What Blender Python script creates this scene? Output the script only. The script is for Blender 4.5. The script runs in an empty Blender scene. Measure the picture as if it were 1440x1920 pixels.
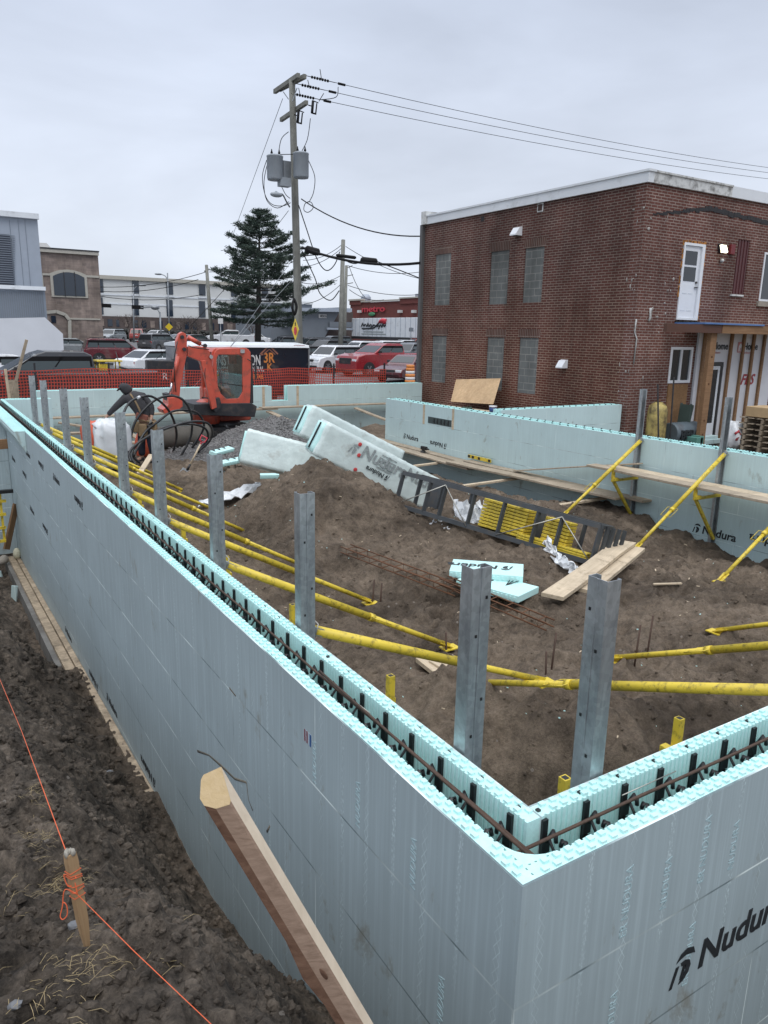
import bpy, bmesh, math, random
import numpy as np
from mathutils import Vector, Matrix
R_ = math.radians
C = bpy.context.scene.collection
SC = bpy.context.scene

# ------------------------------------------------------------------ camera
F, CX, CY = 1391., 720., 960.
def cdir(u, v):
    w = np.array([u-CX, -(v-CY), -F]); return w/np.linalg.norm(w)
aY = cdir(-174, 608); aX = cdir(3000, 670)
aZ = np.cross(aX, aY); aZ /= np.linalg.norm(aZ); aX = np.cross(aY, aZ)
RM = np.stack([aX, aY, aZ])
CAM = -2.514*(RM @ cdir(980, 1664))
cd = bpy.data.cameras.new('camera'); cam = bpy.data.objects.new('camera', cd); C.objects.link(cam)
M4 = Matrix([[*RM[0], CAM[0]], [*RM[1], CAM[1]], [*RM[2], CAM[2]], [0, 0, 0, 1]])
cam.matrix_world = M4
cd.sensor_fit = 'VERTICAL'; cd.sensor_height = 24; cd.lens = 24*F/1920
cd.clip_start = .05; cd.clip_end = 3000
SC.camera = cam
def ray(u, v): return RM @ cdir(u, v)
def onx(u, v, x):
    r = ray(u, v); return Vector(CAM+(x-CAM[0])/r[0]*r)
def ony(u, v, y):
    r = ray(u, v); return Vector(CAM+(y-CAM[1])/r[1]*r)
def onz(u, v, z):
    r = ray(u, v); return Vector(CAM+(z-CAM[2])/r[2]*r)
def ondepth(u, v, d):
    c = np.array([(u-CX)/F*d, -(v-CY)/F*d, -d]); return Vector(CAM+RM @ c)

# ------------------------------------------------------------------ light
SC.view_settings.view_transform = 'Standard'; SC.view_settings.look = 'None'
SC.view_settings.exposure = .2; SC.view_settings.gamma = 1
W = bpy.data.worlds.new('World'); SC.world = W; W.use_nodes = True
nt = W.node_tree; nt.nodes.clear()
def nn(t, ty, **k):
    n = t.nodes.new(ty)
    for a, b in k.items():
        if hasattr(n, a): setattr(n, a, b)
        else: n.inputs[a].default_value = b
    return n
def mth(t, op, a, b=None, c=None, clamp=False):
    n = t.nodes.new('ShaderNodeMath'); n.operation = op; n.use_clamp = clamp
    for i, v in enumerate((a, b, c)):
        if v is None: continue
        if isinstance(v, (int, float)): n.inputs[i].default_value = v
        else: t.links.new(v, n.inputs[i])
    return n.outputs[0]
def ramp(t, fac, stops, mode='LINEAR'):
    n = t.nodes.new('ShaderNodeValToRGB'); n.color_ramp.interpolation = mode
    e = n.color_ramp.elements
    while len(e) < len(stops): e.new(.5)
    for i, (p, c) in enumerate(stops):
        e[i].position = p; e[i].color = (c, c, c, 1) if isinstance(c, (int, float)) else (*c, 1)
    t.links.new(fac, n.inputs[0]); return n.outputs[0]
def mixc(t, fac, a, b, mode='MIX'):
    n = t.nodes.new('ShaderNodeMix'); n.data_type = 'RGBA'; n.blend_type = mode
    for i, v in ((0, fac), (6, a), (7, b)):
        if isinstance(v, (int, float)): n.inputs[i].default_value = v
        elif isinstance(v, tuple): n.inputs[i].default_value = (*v, 1)
        else: t.links.new(v, n.inputs[i])
    return n.outputs[2]
SUN_EL, SUN_AZ = R_(50), R_(205)     # high veiled sun behind the camera's right shoulder
sky = nn(nt, 'ShaderNodeTexSky', sky_type='NISHITA', sun_disc=False, sun_elevation=SUN_EL, sun_rotation=SUN_AZ)
bg1 = nn(nt, 'ShaderNodeBackground', Strength=.09); nt.links.new(sky.outputs[0], bg1.inputs[0])
tc = nn(nt, 'ShaderNodeTexCoord')
sep = nn(nt, 'ShaderNodeSeparateXYZ'); nt.links.new(tc.outputs['Generated'], sep.inputs[0])
mp = nn(nt, 'ShaderNodeMapping'); mp.inputs['Scale'].default_value = (1, 1, 3.2); nt.links.new(tc.outputs['Generated'], mp.inputs[0])
n1 = nn(nt, 'ShaderNodeTexNoise', Scale=2.1, Detail=5, Roughness=.5, Distortion=.3); nt.links.new(mp.outputs[0], n1.inputs['Vector'])
el = mth(nt, 'MAXIMUM', sep.outputs[2], 0.0)
grad = ramp(nt, el, [(0, (.72, .77, .86)), (.12, (.70, .755, .86)), (.42, (.56, .625, .76)), (.62, (.64, .70, .82)), (1, (2.38, 2.45, 2.55))])
cl = ramp(nt, n1.outputs[0], [(.30, .83), (.50, .99), (.70, 1.14)])
cloud = mixc(nt, 1.0, grad, cl, 'MULTIPLY')
bg2 = nn(nt, 'ShaderNodeBackground', Strength=1.0); nt.links.new(cloud, bg2.inputs[0])
mx = nn(nt, 'ShaderNodeMixShader', Fac=.93); nt.links.new(bg1.outputs[0], mx.inputs[1]); nt.links.new(bg2.outputs[0], mx.inputs[2])
wo = nn(nt, 'ShaderNodeOutputWorld'); nt.links.new(mx.outputs[0], wo.inputs[0])
sl = bpy.data.lights.new('sun', 'SUN'); sl.energy = .9; sl.angle = R_(35); sl.color = (1, .97, .93)
so = bpy.data.objects.new('sun', sl); C.objects.link(so)
sd = Vector((math.sin(SUN_AZ)*math.cos(SUN_EL), math.cos(SUN_AZ)*math.cos(SUN_EL), math.sin(SUN_EL)))
so.rotation_euler = sd.to_track_quat('Z', 'Y').to_euler()

# ------------------------------------------------------------------ mesh helpers
def rot_to(d, up=(0, 0, 1)):
    d = Vector(d).normalized(); up = Vector(up)
    if abs(d.dot(up)) > .98: up = Vector((0, 1, 0)) if abs(d.y) < .9 else Vector((1, 0, 0))
    s = d.cross(up).normalized(); u = s.cross(d)
    return Matrix((s, d, u)).transposed()      # columns: side, along, up
class MB:
    def __init__(s): s.v = []; s.f = []; s.sm = []
    def add(s, vs, fs, smooth=False):
        o = len(s.v); s.v += [tuple(v) for v in vs]
        s.f += [tuple(i+o for i in f) for f in fs]; s.sm += [smooth]*len(fs); return s
    def box(s, c, d, R=None, taper=1):
        c = Vector(c); x, y, z = d[0]/2, d[1]/2, d[2]/2
        vs = []
        for sz in (-1, 1):
            k = taper if sz > 0 else 1
            for sx, sy in ((-1, -1), (1, -1), (1, 1), (-1, 1)):
                p = Vector((sx*x*k, sy*y*k, sz*z)); vs.append(c+(R @ p if R else p))
        return s.add(vs, [(3, 2, 1, 0), (4, 5, 6, 7), (0, 1, 5, 4), (1, 2, 6, 5), (2, 3, 7, 6), (3, 0, 4, 7)])
    def bb(s, a, b):      # box by min/max corners
        a = [min(p, q) for p, q in zip(a, b)], [max(p, q) for p, q in zip(a, b)]
        return s.box([(p+q)/2 for p, q in zip(*a)], [q-p for p, q in zip(*a)])
    def beam(s, a, b, w, h, up=(0, 0, 1)):
        a = Vector(a); b = Vector(b); return s.box((a+b)/2, (w, (b-a).length, h), rot_to(b-a, up))
    def tube(s, pts, r, n=8, cap=True, closed=False, smooth=True):
        pts = [Vector(p) for p in pts]; m = len(pts)
        rs = r if isinstance(r, (list, tuple)) else [r]*m
        vs = []; ref = None
        for i, p in enumerate(pts):
            if closed: t = pts[(i+1) % m]-pts[i-1]
            else: t = pts[min(i+1, m-1)]-pts[max(i-1, 0)]
            if t.length < 1e-9: t = Vector((0, 0, 1))
            t.normalize()
            if ref is None: ref = Vector((0, 0, 1)) if abs(t.z) < .9 else Vector((1, 0, 0))
            u = t.cross(ref)
            if u.length < 1e-4: u = t.orthogonal()
            u.normalize(); w = u.cross(t); ref = w
            for k in range(n):
                a = 2*math.pi*k/n; vs.append(p+(u*math.cos(a)+w*math.sin(a))*rs[i])
        fs = []
        for i in range(m if closed else m-1):
            j = (i+1) % m
            for k in range(n):
                k2 = (k+1) % n; fs.append((i*n+k, i*n+k2, j*n+k2, j*n+k))
        s.add(vs, fs, smooth)
        if cap and not closed:
            o = len(s.v)-m*n
            s.f.append(tuple(o+k for k in reversed(range(n)))); s.f.append(tuple(o+(m-1)*n+k for k in range(n))); s.sm += [False, False]
        return s
    def cyl(s, a, b, r, n=12, r2=None): return s.tube([a, b], [r, r if r2 is None else r2], n)
    def prism(s, poly, a, b, ax='y', M=None):
        # poly in the plane normal to ax, extruded from a to b
        def P(p, t):
            q = {'x': (t, p[0], p[1]), 'y': (p[0], t, p[1]), 'z': (p[0], p[1], t)}[ax]
            return (M @ Vector(q)) if M else Vector(q)
        n = len(poly); vs = [P(p, a) for p in poly]+[P(p, b) for p in poly]
        fs = [tuple(range(n)), tuple(reversed(range(n, 2*n)))]+[(i, i+n, (i+1) % n+n, (i+1) % n) for i in range(n)]
        return s.add(vs, fs)
    def lathe(s, prof, c=(0, 0, 0), n=16, R=None, smooth=True):
        c = Vector(c); vs = []
        for r, z in prof:
            for k in range(n):
                a = 2*math.pi*k/n; p = Vector((r*math.cos(a), r*math.sin(a), z)); vs.append(c+(R @ p if R else p))
        m = len(prof); fs = [(i*n+k, i*n+(k+1) % n, (i+1)*n+(k+1) % n, (i+1)*n+k) for i in range(m-1) for k in range(n)]
        s.add(vs, fs, smooth); o = len(s.v)-m*n
        s.f.append(tuple(o+k for k in reversed(range(n)))); s.f.append(tuple(o+(m-1)*n+k for k in range(n))); s.sm += [False, False]
        return s
    def ell(s, c, r, n=12, m=8, R=None, jit=0, seed=0):
        rn = random.Random(seed); c = Vector(c); vs = []
        for i in range(m+1):
            t = math.pi*i/m
            for k in range(n):
                a = 2*math.pi*k/n; q = 1+rn.uniform(-jit, jit) if 0 < i < m else 1
                p = Vector((r[0]*math.sin(t)*math.cos(a), r[1]*math.sin(t)*math.sin(a), r[2]*math.cos(t)))*q
                vs.append(c+(R @ p if R else p))
        return s.add(vs, [(i*n+k, (i+1)*n+k, (i+1)*n+(k+1) % n, i*n+(k+1) % n) for i in range(m) for k in range(n)], True)
    def xf(s, M): s.v = [tuple(M @ Vector(v)) for v in s.v]; return s
    def build(s, name, mt, parent=None, world=False, bevel=0, sub=0, seg=2):
        v = s.v
        if world and parent is not None:
            r = parent
            while r.parent: r = r.parent
            Mi = Matrix.LocRotScale(r.location, r.rotation_euler, r.scale).inverted(); v = [tuple(Mi @ Vector(p)) for p in v]
        loc = None
        if parent is None and not world == 'keep':
            a = np.array(v); loc = Vector(((a[:, 0].min()+a[:, 0].max())/2, (a[:, 1].min()+a[:, 1].max())/2, a[:, 2].min()))
            v = [(p[0]-loc.x, p[1]-loc.y, p[2]-loc.z) for p in v]
        me = bpy.data.meshes.new(name); me.from_pydata(v, [], s.f); me.update()
        if any(s.sm): me.polygons.foreach_set('use_smooth', s.sm)
        bm = bmesh.new(); bm.from_mesh(me); bmesh.ops.remove_doubles(bm, verts=bm.verts, dist=1e-6); bmesh.ops.recalc_face_normals(bm, faces=bm.faces); bm.to_mesh(me); bm.free()
        me.materials.append(mt)
        o = bpy.data.objects.new(name, me); C.objects.link(o)
        if parent is not None: o.parent = parent
        elif loc is not None: o.location = loc
        if bevel:
            b = o.modifiers.new('bevel', 'BEVEL'); b.width = bevel; b.segments = seg; b.limit_method = 'ANGLE'; b.angle_limit = R_(40)
        if sub:
            b = o.modifiers.new('sub', 'SUBSURF'); b.levels = sub; b.render_levels = sub
        return o
def tag(o, label=None, cat=None, group=None, kind=None):
    if label: o['label'] = label
    if cat: o['category'] = cat
    if group: o['group'] = group
    if kind: o['kind'] = kind
    return o
def thing(name, label, cat, loc=(0, 0, 0), rz=0, group=None):
    o = bpy.data.objects.new(name, None); C.objects.link(o); o.empty_display_size = .2
    o.location = loc; o.rotation_euler = (0, 0, rz); return tag(o, label, cat, group)
def kids(o): return [c for c in C.objects if c.parent == o]
def dup(root, loc, rz=None, label=None, group=None, scale=None):
    src = list(C.objects); ch = {}
    for c in src:
        if c.parent: ch.setdefault(c.parent.name, []).append(c)
    def cp(o, par):
        n = o.copy(); C.objects.link(n); n.parent = par
        for c in ch.get(o.name, []): cp(c, n)
        return n
    r = cp(root, None); r.location = loc
    if rz is not None: r.rotation_euler = (0, 0, rz)
    if scale: r.scale = scale
    if label: r['label'] = label
    if group: r['group'] = group
    return r
def text(s, size, mt, parent, M, name='printed_lettering', ext=.0015, sx=1, bold=False, shear=0, spacing=1, align='LEFT'):
    cu = bpy.data.curves.new(name, 'FONT'); cu.body = s; cu.size = size; cu.extrude = ext; cu.resolution_u = 3
    cu.align_x = align; cu.shear = shear; cu.space_character = spacing
    if bold: cu.offset = size*.022
    t = bpy.data.objects.new('t', cu); C.objects.link(t)
    dg = bpy.context.evaluated_depsgraph_get(); dg.update()
    me = bpy.data.meshes.new_from_object(t.evaluated_get(dg)); bpy.data.objects.remove(t); bpy.data.curves.remove(cu)
    me.transform(M @ Matrix.Diagonal((sx, 1, 1, 1)))
    if parent is not None:
        r = parent
        while r.parent: r = r.parent
        me.transform(Matrix.LocRotScale(r.location, r.rotation_euler, r.scale).inverted())
    me.name = name; me.materials.clear(); me.materials.append(mt)
    o = bpy.data.objects.new(name, me); C.objects.link(o); o.parent = parent; return o
def frame(o, x, y):   # matrix with origin o, local x and y axes
    x = Vector(x).normalized(); y = Vector(y).normalized(); z = x.cross(y)
    m = Matrix((x, y, z)).transposed().to_4x4(); m.translation = Vector(o); return m

# ------------------------------------------------------------------ noise
def vnoise(x, y, seed=0):
    xi = np.floor(x).astype(np.int64); yi = np.floor(y).astype(np.int64); xf = x-xi; yf = y-yi
    u = xf*xf*(3-2*xf); w = yf*yf*(3-2*yf)
    def h(a, b):
        n = (a*374761393+b*668265263+seed*974634777) & 0x7fffffff
        n = ((n ^ (n >> 13))*1274126177) & 0x7fffffff
        return ((n ^ (n >> 16)) & 0xffff)/65535.
    return (h(xi, yi)*(1-u)+h(xi+1, yi)*u)*(1-w)+(h(xi, yi+1)*(1-u)+h(xi+1, yi+1)*u)*w
def fbm(x, y, s, o=4, seed=0, g=.5):
    t = 0; a = 1; n = 0
    for i in range(o):
        t = t+a*(vnoise(x/s+17.3*i, y/s+5.1*i, seed+i)-.5); n += a; a *= g; s /= 2.03
    return t/n*2

# ------------------------------------------------------------------ materials
def new_mat(name):
    m = bpy.data.materials.new(name); m.use_nodes = True; t = m.node_tree
    b = t.nodes['Principled BSDF']; return m, t, b
def coords(t, scale=1., kind='Object'):
    tc = t.nodes.new('ShaderNodeTexCoord'); mp = t.nodes.new('ShaderNodeMapping')
    mp.inputs['Scale'].default_value = scale if isinstance(scale, tuple) else (scale,)*3
    t.links.new(tc.outputs[kind], mp.inputs[0]); return mp.outputs[0]
def noise(t, vec, scale, detail=4, rough=.55, dist=0):
    n = nn(t, 'ShaderNodeTexNoise', Scale=scale, Detail=detail, Roughness=rough, Distortion=dist); t.links.new(vec, n.inputs['Vector']); return n.outputs[0]
def bump(t, b, h, strength=.4, dist=.02, prev=None):
    n = nn(t, 'ShaderNodeBump', Strength=strength, Distance=dist); t.links.new(h, n.inputs['Height'])
    if prev is not None: t.links.new(prev, n.inputs['Normal'])
    t.links.new(n.outputs[0], b.inputs['Normal']); return n.outputs[0]
def mat(name, col, rough=.6, metal=0, var=.12, vs=6., bs=0, bscale=40., coat=0, dirt=None, dirts=3., dirtamt=.5, spec=.5, stretch=None):
    """plain surface with tonal variation, optional second 'dirt' colour in patches and a bump"""
    m, t, b = new_mat(name); v = coords(t, stretch or 1.)
    n = noise(t, v, vs, 5)
    f = ramp(t, n, [(.25, 1-var), (.75, 1+var)])
    c = mixc(t, 1., tuple(col), f, 'MULTIPLY')
    if dirt:
        d = ramp(t, noise(t, v, dirts, 6, .65), [(.62-.25*dirtamt, 0.), (.80-.2*dirtamt, 1.)]); c = mixc(t, mth(t, 'MULTIPLY', d, .85), c, tuple(dirt))
    t.links.new(c, b.inputs['Base Color'])
    r = mth(t, 'MULTIPLY_ADD', n, .2, rough-.1, clamp=True); t.links.new(r, b.inputs['Roughness'])
    b.inputs['Metallic'].default_value = metal; b.inputs['Coat Weight'].default_value = coat; b.inputs['Specular IOR Level'].default_value = spec
    if bs: bump(t, b, noise(t, v, bscale, 5, .6), bs, .01)
    return m

def foam_mat(name, base, streak=1.0, joints=True, emb=1.0):
    m, t, b = new_mat(name); tc = t.nodes.new('ShaderNodeTexCoord'); s = t.nodes.new('ShaderNodeSeparateXYZ'); t.links.new(tc.outputs['Object'], s.inputs[0])
    x, y, z = s.outputs; V = tc.outputs['Object']
    mp = nn(t, 'ShaderNodeMapping'); mp.inputs['Scale'].default_value = (26, 26, .45); t.links.new(V, mp.inputs[0])
    st = noise(t, mp.outputs[0], 1.6, 4, .6)
    big = noise(t, V, 1.1, 4, .6)
    col = mixc(t, 1., tuple(base), ramp(t, st, [(.3, 1-.07*streak), (.52, 1.), (.72, 1+.16*streak)]), 'MULTIPLY')
    col = mixc(t, 1., col, ramp(t, big, [(.3, .93), (.7, 1.06)]), 'MULTIPLY')
    if joints:
        ci = mth(t, 'FLOOR', mth(t, 'DIVIDE', z, .45715)); fz = mth(t, 'SUBTRACT', z, mth(t, 'MULTIPLY', ci, .45715))
        off = mth(t, 'MULTIPLY', mth(t, 'MODULO', mth(t, 'ADD', ci, 40), 2), 1.07)
        xx = mth(t, 'ADD', mth(t, 'ADD', x, off), 40*2.4384)
        fx = mth(t, 'MODULO', xx, 2.4384)
        hj = mth(t, 'LESS_THAN', fz, .0085); vj = mth(t, 'LESS_THAN', fx, .0055)
        brk = ramp(t, noise(t, V, 3.1, 3, .7), [(.35, .35), (.55, 1.)])
        j = mth(t, 'MULTIPLY', mth(t, 'MAXIMUM', hj, vj), brk)
        dk = ramp(t, noise(t, V, 1.3, 2, .5), [(.45, 0.), (.55, 1.)])
        jc = mixc(t, dk, (.85, .95, .93), (.10, .14, .15))
        # moulded strips at the ties: chains of diamonds and rows of small raised letters
        fs = mth(t, 'MODULO', mth(t, 'ADD', x, 40.64-.0935+.2032), .4064)
        u = mth(t, 'SUBTRACT', fs, .2032); au = mth(t, 'ABSOLUTE', u)
        tri = mth(t, 'ABSOLUTE', mth(t, 'SUBTRACT', mth(t, 'FRACT', mth(t, 'DIVIDE', z, .052)), .5))
        dl = mth(t, 'LESS_THAN', mth(t, 'ABSOLUTE', mth(t, 'SUBTRACT', au, mth(t, 'MULTIPLY', tri, .03))), .0018)
        dl = mth(t, 'MULTIPLY', dl, mth(t, 'LESS_THAN', au, .02))
        au2 = mth(t, 'ABSOLUTE', mth(t, 'SUBTRACT', fs, .4064-.0)); au2 = mth(t, 'MINIMUM', au2, fs)
        mp2 = nn(t, 'ShaderNodeMapping'); mp2.inputs['Scale'].default_value = (150, 1, 55); t.links.new(V, mp2.inputs[0])
        sq = mth(t, 'GREATER_THAN', noise(t, mp2.outputs[0], 1., 1, .5), .56); sq = mth(t, 'MULTIPLY', sq, mth(t, 'LESS_THAN', au2, .013))
        e = mth(t, 'MAXIMUM', dl, sq); fade = ramp(t, noise(t, V, 2.3, 3, .6), [(.40, 0.), (.62, 1.)])
        e = mth(t, 'MULTIPLY', e, mth(t, 'MULTIPLY', fade, emb))
        col = mixc(t, mth(t, 'MULTIPLY', e, .48), col, (.70, .84, .86))
        col = mixc(t, mth(t, 'MULTIPLY', j, .8), col, jc)
        # dried mud and scuffs
        mp3 = nn(t, 'ShaderNodeMapping'); mp3.inputs['Scale'].default_value = (2.2, 2, 1.2); t.links.new(V, mp3.inputs[0])
        mud = ramp(t, noise(t, mp3.outputs[0], 1.3, 7, .7, .4), [(.60, 0.), (.68, 1.)]); col = mixc(t, mth(t, 'MULTIPLY', mud, .55), col, (.20, .18, .13))
        h = mth(t, 'SUBTRACT', mth(t, 'ADD', mth(t, 'MULTIPLY', st, .3), mth(t, 'MULTIPLY', e, .5)), j)
        bump(t, b, h, .35, .004)
    else:
        spk = ramp(t, noise(t, V, 60, 3, .7), [(.3, .93), (.7, 1.05)]); col = mixc(t, 1., col, spk, 'MULTIPLY'); bump(t, b, noise(t, V, 130, 2, .5), .15, .002)
    t.links.new(col, b.inputs['Base Color']); b.inputs['Roughness'].default_value = .55; b.inputs['Specular IOR Level'].default_value = .35
    return m

def wood_mat(name, c1, c2, sc=(1.2, 30, 30), dirt=None, amt=.4):
    m, t, b = new_mat(name); v = coords(t, sc); n = noise(t, v, 1.4, 6, .65, .6)
    col = mixc(t, ramp(t, n, [(.3, 0.), (.7, 1.)]), c1, c2)
    w = noise(t, coords(t, 1.), 2.3, 5, .6)
    col = mixc(t, 1., col, ramp(t, w, [(.3, .82), (.7, 1.12)]), 'MULTIPLY')
    if dirt: col = mixc(t, mth(t, 'MULTIPLY', ramp(t, noise(t, coords(t, 1.), 7, 7, .75), [(.66-.25*amt, 0.), (.78-.15*amt, 1.)]), .7), col, dirt)
    t.links.new(col, b.inputs['Base Color']); b.inputs['Roughness'].default_value = .75; b.inputs['Specular IOR Level'].default_value = .25
    bump(t, b, n, .35, .003); return m

def soil_mat(name):
    m, t, b = new_mat(name); tc = t.nodes.new('ShaderNodeTexCoord'); V = tc.outputs['Object']
    s = t.nodes.new('ShaderNodeSeparateXYZ'); t.links.new(V, s.inputs[0])
    a = noise(t, V, .9, 8, .68); f = noise(t, V, 9, 8, .74); g = noise(t, V, 55, 5, .75)
    sand = mixc(t, ramp(t, a, [(.35, 0.), (.66, 1.)]), (.112, .087, .066), (.208, .163, .122))
    dark = mixc(t, ramp(t, f, [(.35, 0.), (.68, 1.)]), (.066, .056, .047), (.165, .135, .108))
    # the spoil bank outside the wall is a dark clay, the fill inside is brown sand
    side = mth(t, 'ADD', s.outputs[0], mth(t, 'MULTIPLY', mth(t, 'SUBTRACT', a, .5), 1.2))
    col = mixc(t, ramp(t, mth(t, 'MULTIPLY_ADD', side, .25, .5), [(.42, 0.), (.52, 1.)]), dark, sand)
    col = mixc(t, 1., col, ramp(t, f, [(.30, .50), (.50, 1.0), (.70, 1.40)]), 'MULTIPLY')  # tone contrast; its dark end puts small shade spots into the colour
    col = mixc(t, 1., col, ramp(t, g, [(.32, .72), (.70, 1.25)]), 'MULTIPLY')
    wet = ramp(t, noise(t, V, .55, 6, .62, .5), [(.50, 1.0), (.62, .55)]); col = mixc(t, 1., col, wet, 'MULTIPLY')
    vo = nn(t, 'ShaderNodeTexVoronoi', Scale=7.5); t.links.new(V, vo.inputs['Vector'])
    peb = mth(t, 'MULTIPLY', mth(t, 'LESS_THAN', vo.outputs['Distance'], .09), mth(t, 'GREATER_THAN', noise(t, V, 2., 2), .57))
    col = mixc(t, mth(t, 'MULTIPLY', peb, .55), col, (.30, .27, .24))
    t.links.new(col, b.inputs['Base Color']); b.inputs['Roughness'].default_value = .93; b.inputs['Specular IOR Level'].default_value = .2
    h = mth(t, 'ADD', mth(t, 'MULTIPLY', f, 1.), mth(t, 'MULTIPLY', g, .28)); bump(t, b, h, .75, .09)
    return m
def asphalt_mat(name, c=(.085, .086, .088)):
    m, t, b = new_mat(name); V = coords(t)
    a = noise(t, V, .16, 7, .65); f = noise(t, V, 30, 4, .7)
    col = mixc(t, ramp(t, a, [(.38, 0.), (.62, 1.)]), c, tuple(x*1.8 for x in c))
    col = mixc(t, 1., col, ramp(t, f, [(.3, .8), (.7, 1.2)]), 'MULTIPLY')
    t.links.new(col, b.inputs['Base Color']); t.links.new(ramp(t, a, [(.3, .45), (.6, .85)]), b.inputs['Roughness']); bump(t, b, f, .3, .01)
    return m
def brick_mat(name, c1, c2, mortar, bw=.21, rh=.067, var=1., ms=.011, ax='both', lift=None, off=.5):
    m, t, b = new_mat(name); tc = t.nodes.new('ShaderNodeTexCoord'); s = t.nodes.new('ShaderNodeSeparateXYZ'); t.links.new(tc.outputs['Object'], s.inputs[0])
    u = mth(t, 'ADD', s.outputs[0], s.outputs[1]); cb = t.nodes.new('ShaderNodeCombineXYZ'); t.links.new(u, cb.inputs[0]); t.links.new(s.outputs[2], cb.inputs[1])
    br = nn(t, 'ShaderNodeTexBrick', offset=off); i = br.inputs
    i['Scale'].default_value = 1; i['Brick Width'].default_value = bw; i['Row Height'].default_value = rh; i['Mortar Size'].default_value = ms; i['Mortar Smooth'].default_value = .3
    i['Color1'].default_value = (*c1, 1); i['Color2'].default_value = (*c2, 1); i['Mortar'].default_value = (*mortar, 1); i['Bias'].default_value = -.1
    t.links.new(cb.outputs[0], i['Vector'])
    V = tc.outputs['Object']; col = br.outputs[0]
    a = noise(t, V, .55, 6, .65); col = mixc(t, 1., col, ramp(t, a, [(.3, .62), (.7, 1.38)]), 'MULTIPLY')
    st_ = noise(t, coords(t, (1.2, 1.2, .18)), 1.6, 5, .6); col = mixc(t, 1., col, ramp(t, st_, [(.35, .78), (.62, 1.12)]), 'MULTIPLY')
    # per-brick tint from a second, coarser brick pattern
    br2 = nn(t, 'ShaderNodeTexBrick', offset=off); j = br2.inputs
    for k in ('Scale', 'Brick Width', 'Row Height'): j[k].default_value = i[k].default_value
    j['Mortar Size'].default_value = 0; j['Color1'].default_value = (.68, .64, .62, 1); j['Color2'].default_value = (1.3, 1.22, 1.15, 1); j['Bias'].default_value = .0
    t.links.new(cb.outputs[0], j['Vector']); col = mixc(t, .8*var, col, mixc(t, 1., col, br2.outputs[0], 'MULTIPLY'))
    if lift:   # pale, worn brick towards the ground
        lz = ramp(t, mth(t, 'ADD', mth(t, 'MULTIPLY', s.outputs[2], .14), mth(t, 'MULTIPLY', mth(t, 'SUBTRACT', a, .5), .7)), [(.25, .55), (.62, 0.)])
        col = mixc(t, lz, col, mixc(t, 1., col, lift, 'MULTIPLY'))
    eff = ramp(t, noise(t, V, 2.2, 7, .7), [(.64, 0.), (.76, .35)]); col = mixc(t, eff, col, (.36, .32, .29))
    t.links.new(col, b.inputs['Base Color']); b.inputs['Roughness'].default_value = .88; b.inputs['Specular IOR Level'].default_value = .25
    bump(t, b, mth(t, 'SUBTRACT', 1., br.outputs['Fac']), .6, .008); return m
def glass_mat(name, c=(.02, .025, .03), rough=.06):
    m, t, b = new_mat(name); b.inputs['Base Color'].default_value = (*c, 1); b.inputs['Roughness'].default_value = rough; b.inputs['Specular IOR Level'].default_value = .5
    b.inputs['Coat Weight'].default_value = .25; b.inputs['Coat Roughness'].default_value = .03; return m
def clear_mat(name, tint=(.75, .82, .82)):
    m, t, b = new_mat(name); t.nodes.remove(b); g = nn(t, 'ShaderNodeBsdfGlossy', Roughness=.03); tr = t.nodes.new('ShaderNodeBsdfTransparent'); tr.inputs[0].default_value = (*tint, 1)
    g.inputs[0].default_value = (.9, .9, .9, 1)
    ms = nn(t, 'ShaderNodeMixShader', Fac=.16); t.links.new(tr.outputs[0], ms.inputs[1]); t.links.new(g.outputs[0], ms.inputs[2]); t.links.new(ms.outputs[0], t.nodes['Material Output'].inputs[0]); return m
def galv_mat(name):
    m, t, b = new_mat(name); V = coords(t); n = noise(t, coords(t, (3, 3, .8)), 2.2, 5, .6, .8)
    vo = nn(t, 'ShaderNodeTexVoronoi', Scale=46); t.links.new(V, vo.inputs['Vector'])
    z = t.nodes.new('ShaderNodeSeparateXYZ'); t.links.new(V, z.inputs[0])
    col = mixc(t, ramp(t, n, [(.36, 0.), (.64, 1.)]), (.30, .32, .335), (.56, .60, .62))
    col = mixc(t, 1., col, ramp(t, vo.outputs['Color'], [(0, .85), (1, 1.12)]), 'MULTIPLY')
    t.links.new(col, b.inputs['Base Color']); b.inputs['Metallic'].default_value = .75
    t.links.new(ramp(t, n, [(.3, .5), (.7, .32)]), b.inputs['Roughness']); return m
def emit_mat(name, c, s):
    m, t, b = new_mat(name); b.inputs['Emission Color'].default_value = (*c, 1); b.inputs['Emission Strength'].default_value = s; b.inputs['Base Color'].default_value = (*c, 1); return m
def paint(name, c, rough=.28, dirt=(.16, .14, .12), amt=.35): 
    return mat(name, c, rough, 0, .05, 2, coat=.7, dirt=dirt, dirts=1.6, dirtamt=amt)

M = {}
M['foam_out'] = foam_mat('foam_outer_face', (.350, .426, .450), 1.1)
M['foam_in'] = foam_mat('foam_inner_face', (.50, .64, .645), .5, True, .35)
M['foam_raw'] = foam_mat('foam_raw', (.53, .80, .78), .4, False)
M['web'] = mat('black_plastic', (.012, .012, .013), .4, var=.1)
M['print'] = mat('printed_ink', (.018, .022, .026), .6, var=.3, vs=30)
M['print_grey'] = mat('grey_ink', (.27, .30, .30), .6, var=.35, vs=25)
M['emboss'] = mat('moulded_letters', (.36, .49, .52), .5, var=.03)
M['rebar'] = mat('rebar_steel', (.085, .052, .038), .7, .3, .3, 20, .3, 90)
M['rust'] = mat('rusted_steel', (.13, .060, .030), .85, .1, .35, 14, .4, 80)
M['galv'] = galv_mat('galvanised_steel')
M['yellow'] = mat('yellow_paint', (.66, .495, .045), .42, 0, .10, 5, dirt=(.10, .075, .03), dirts=26, dirtamt=.42)
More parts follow.
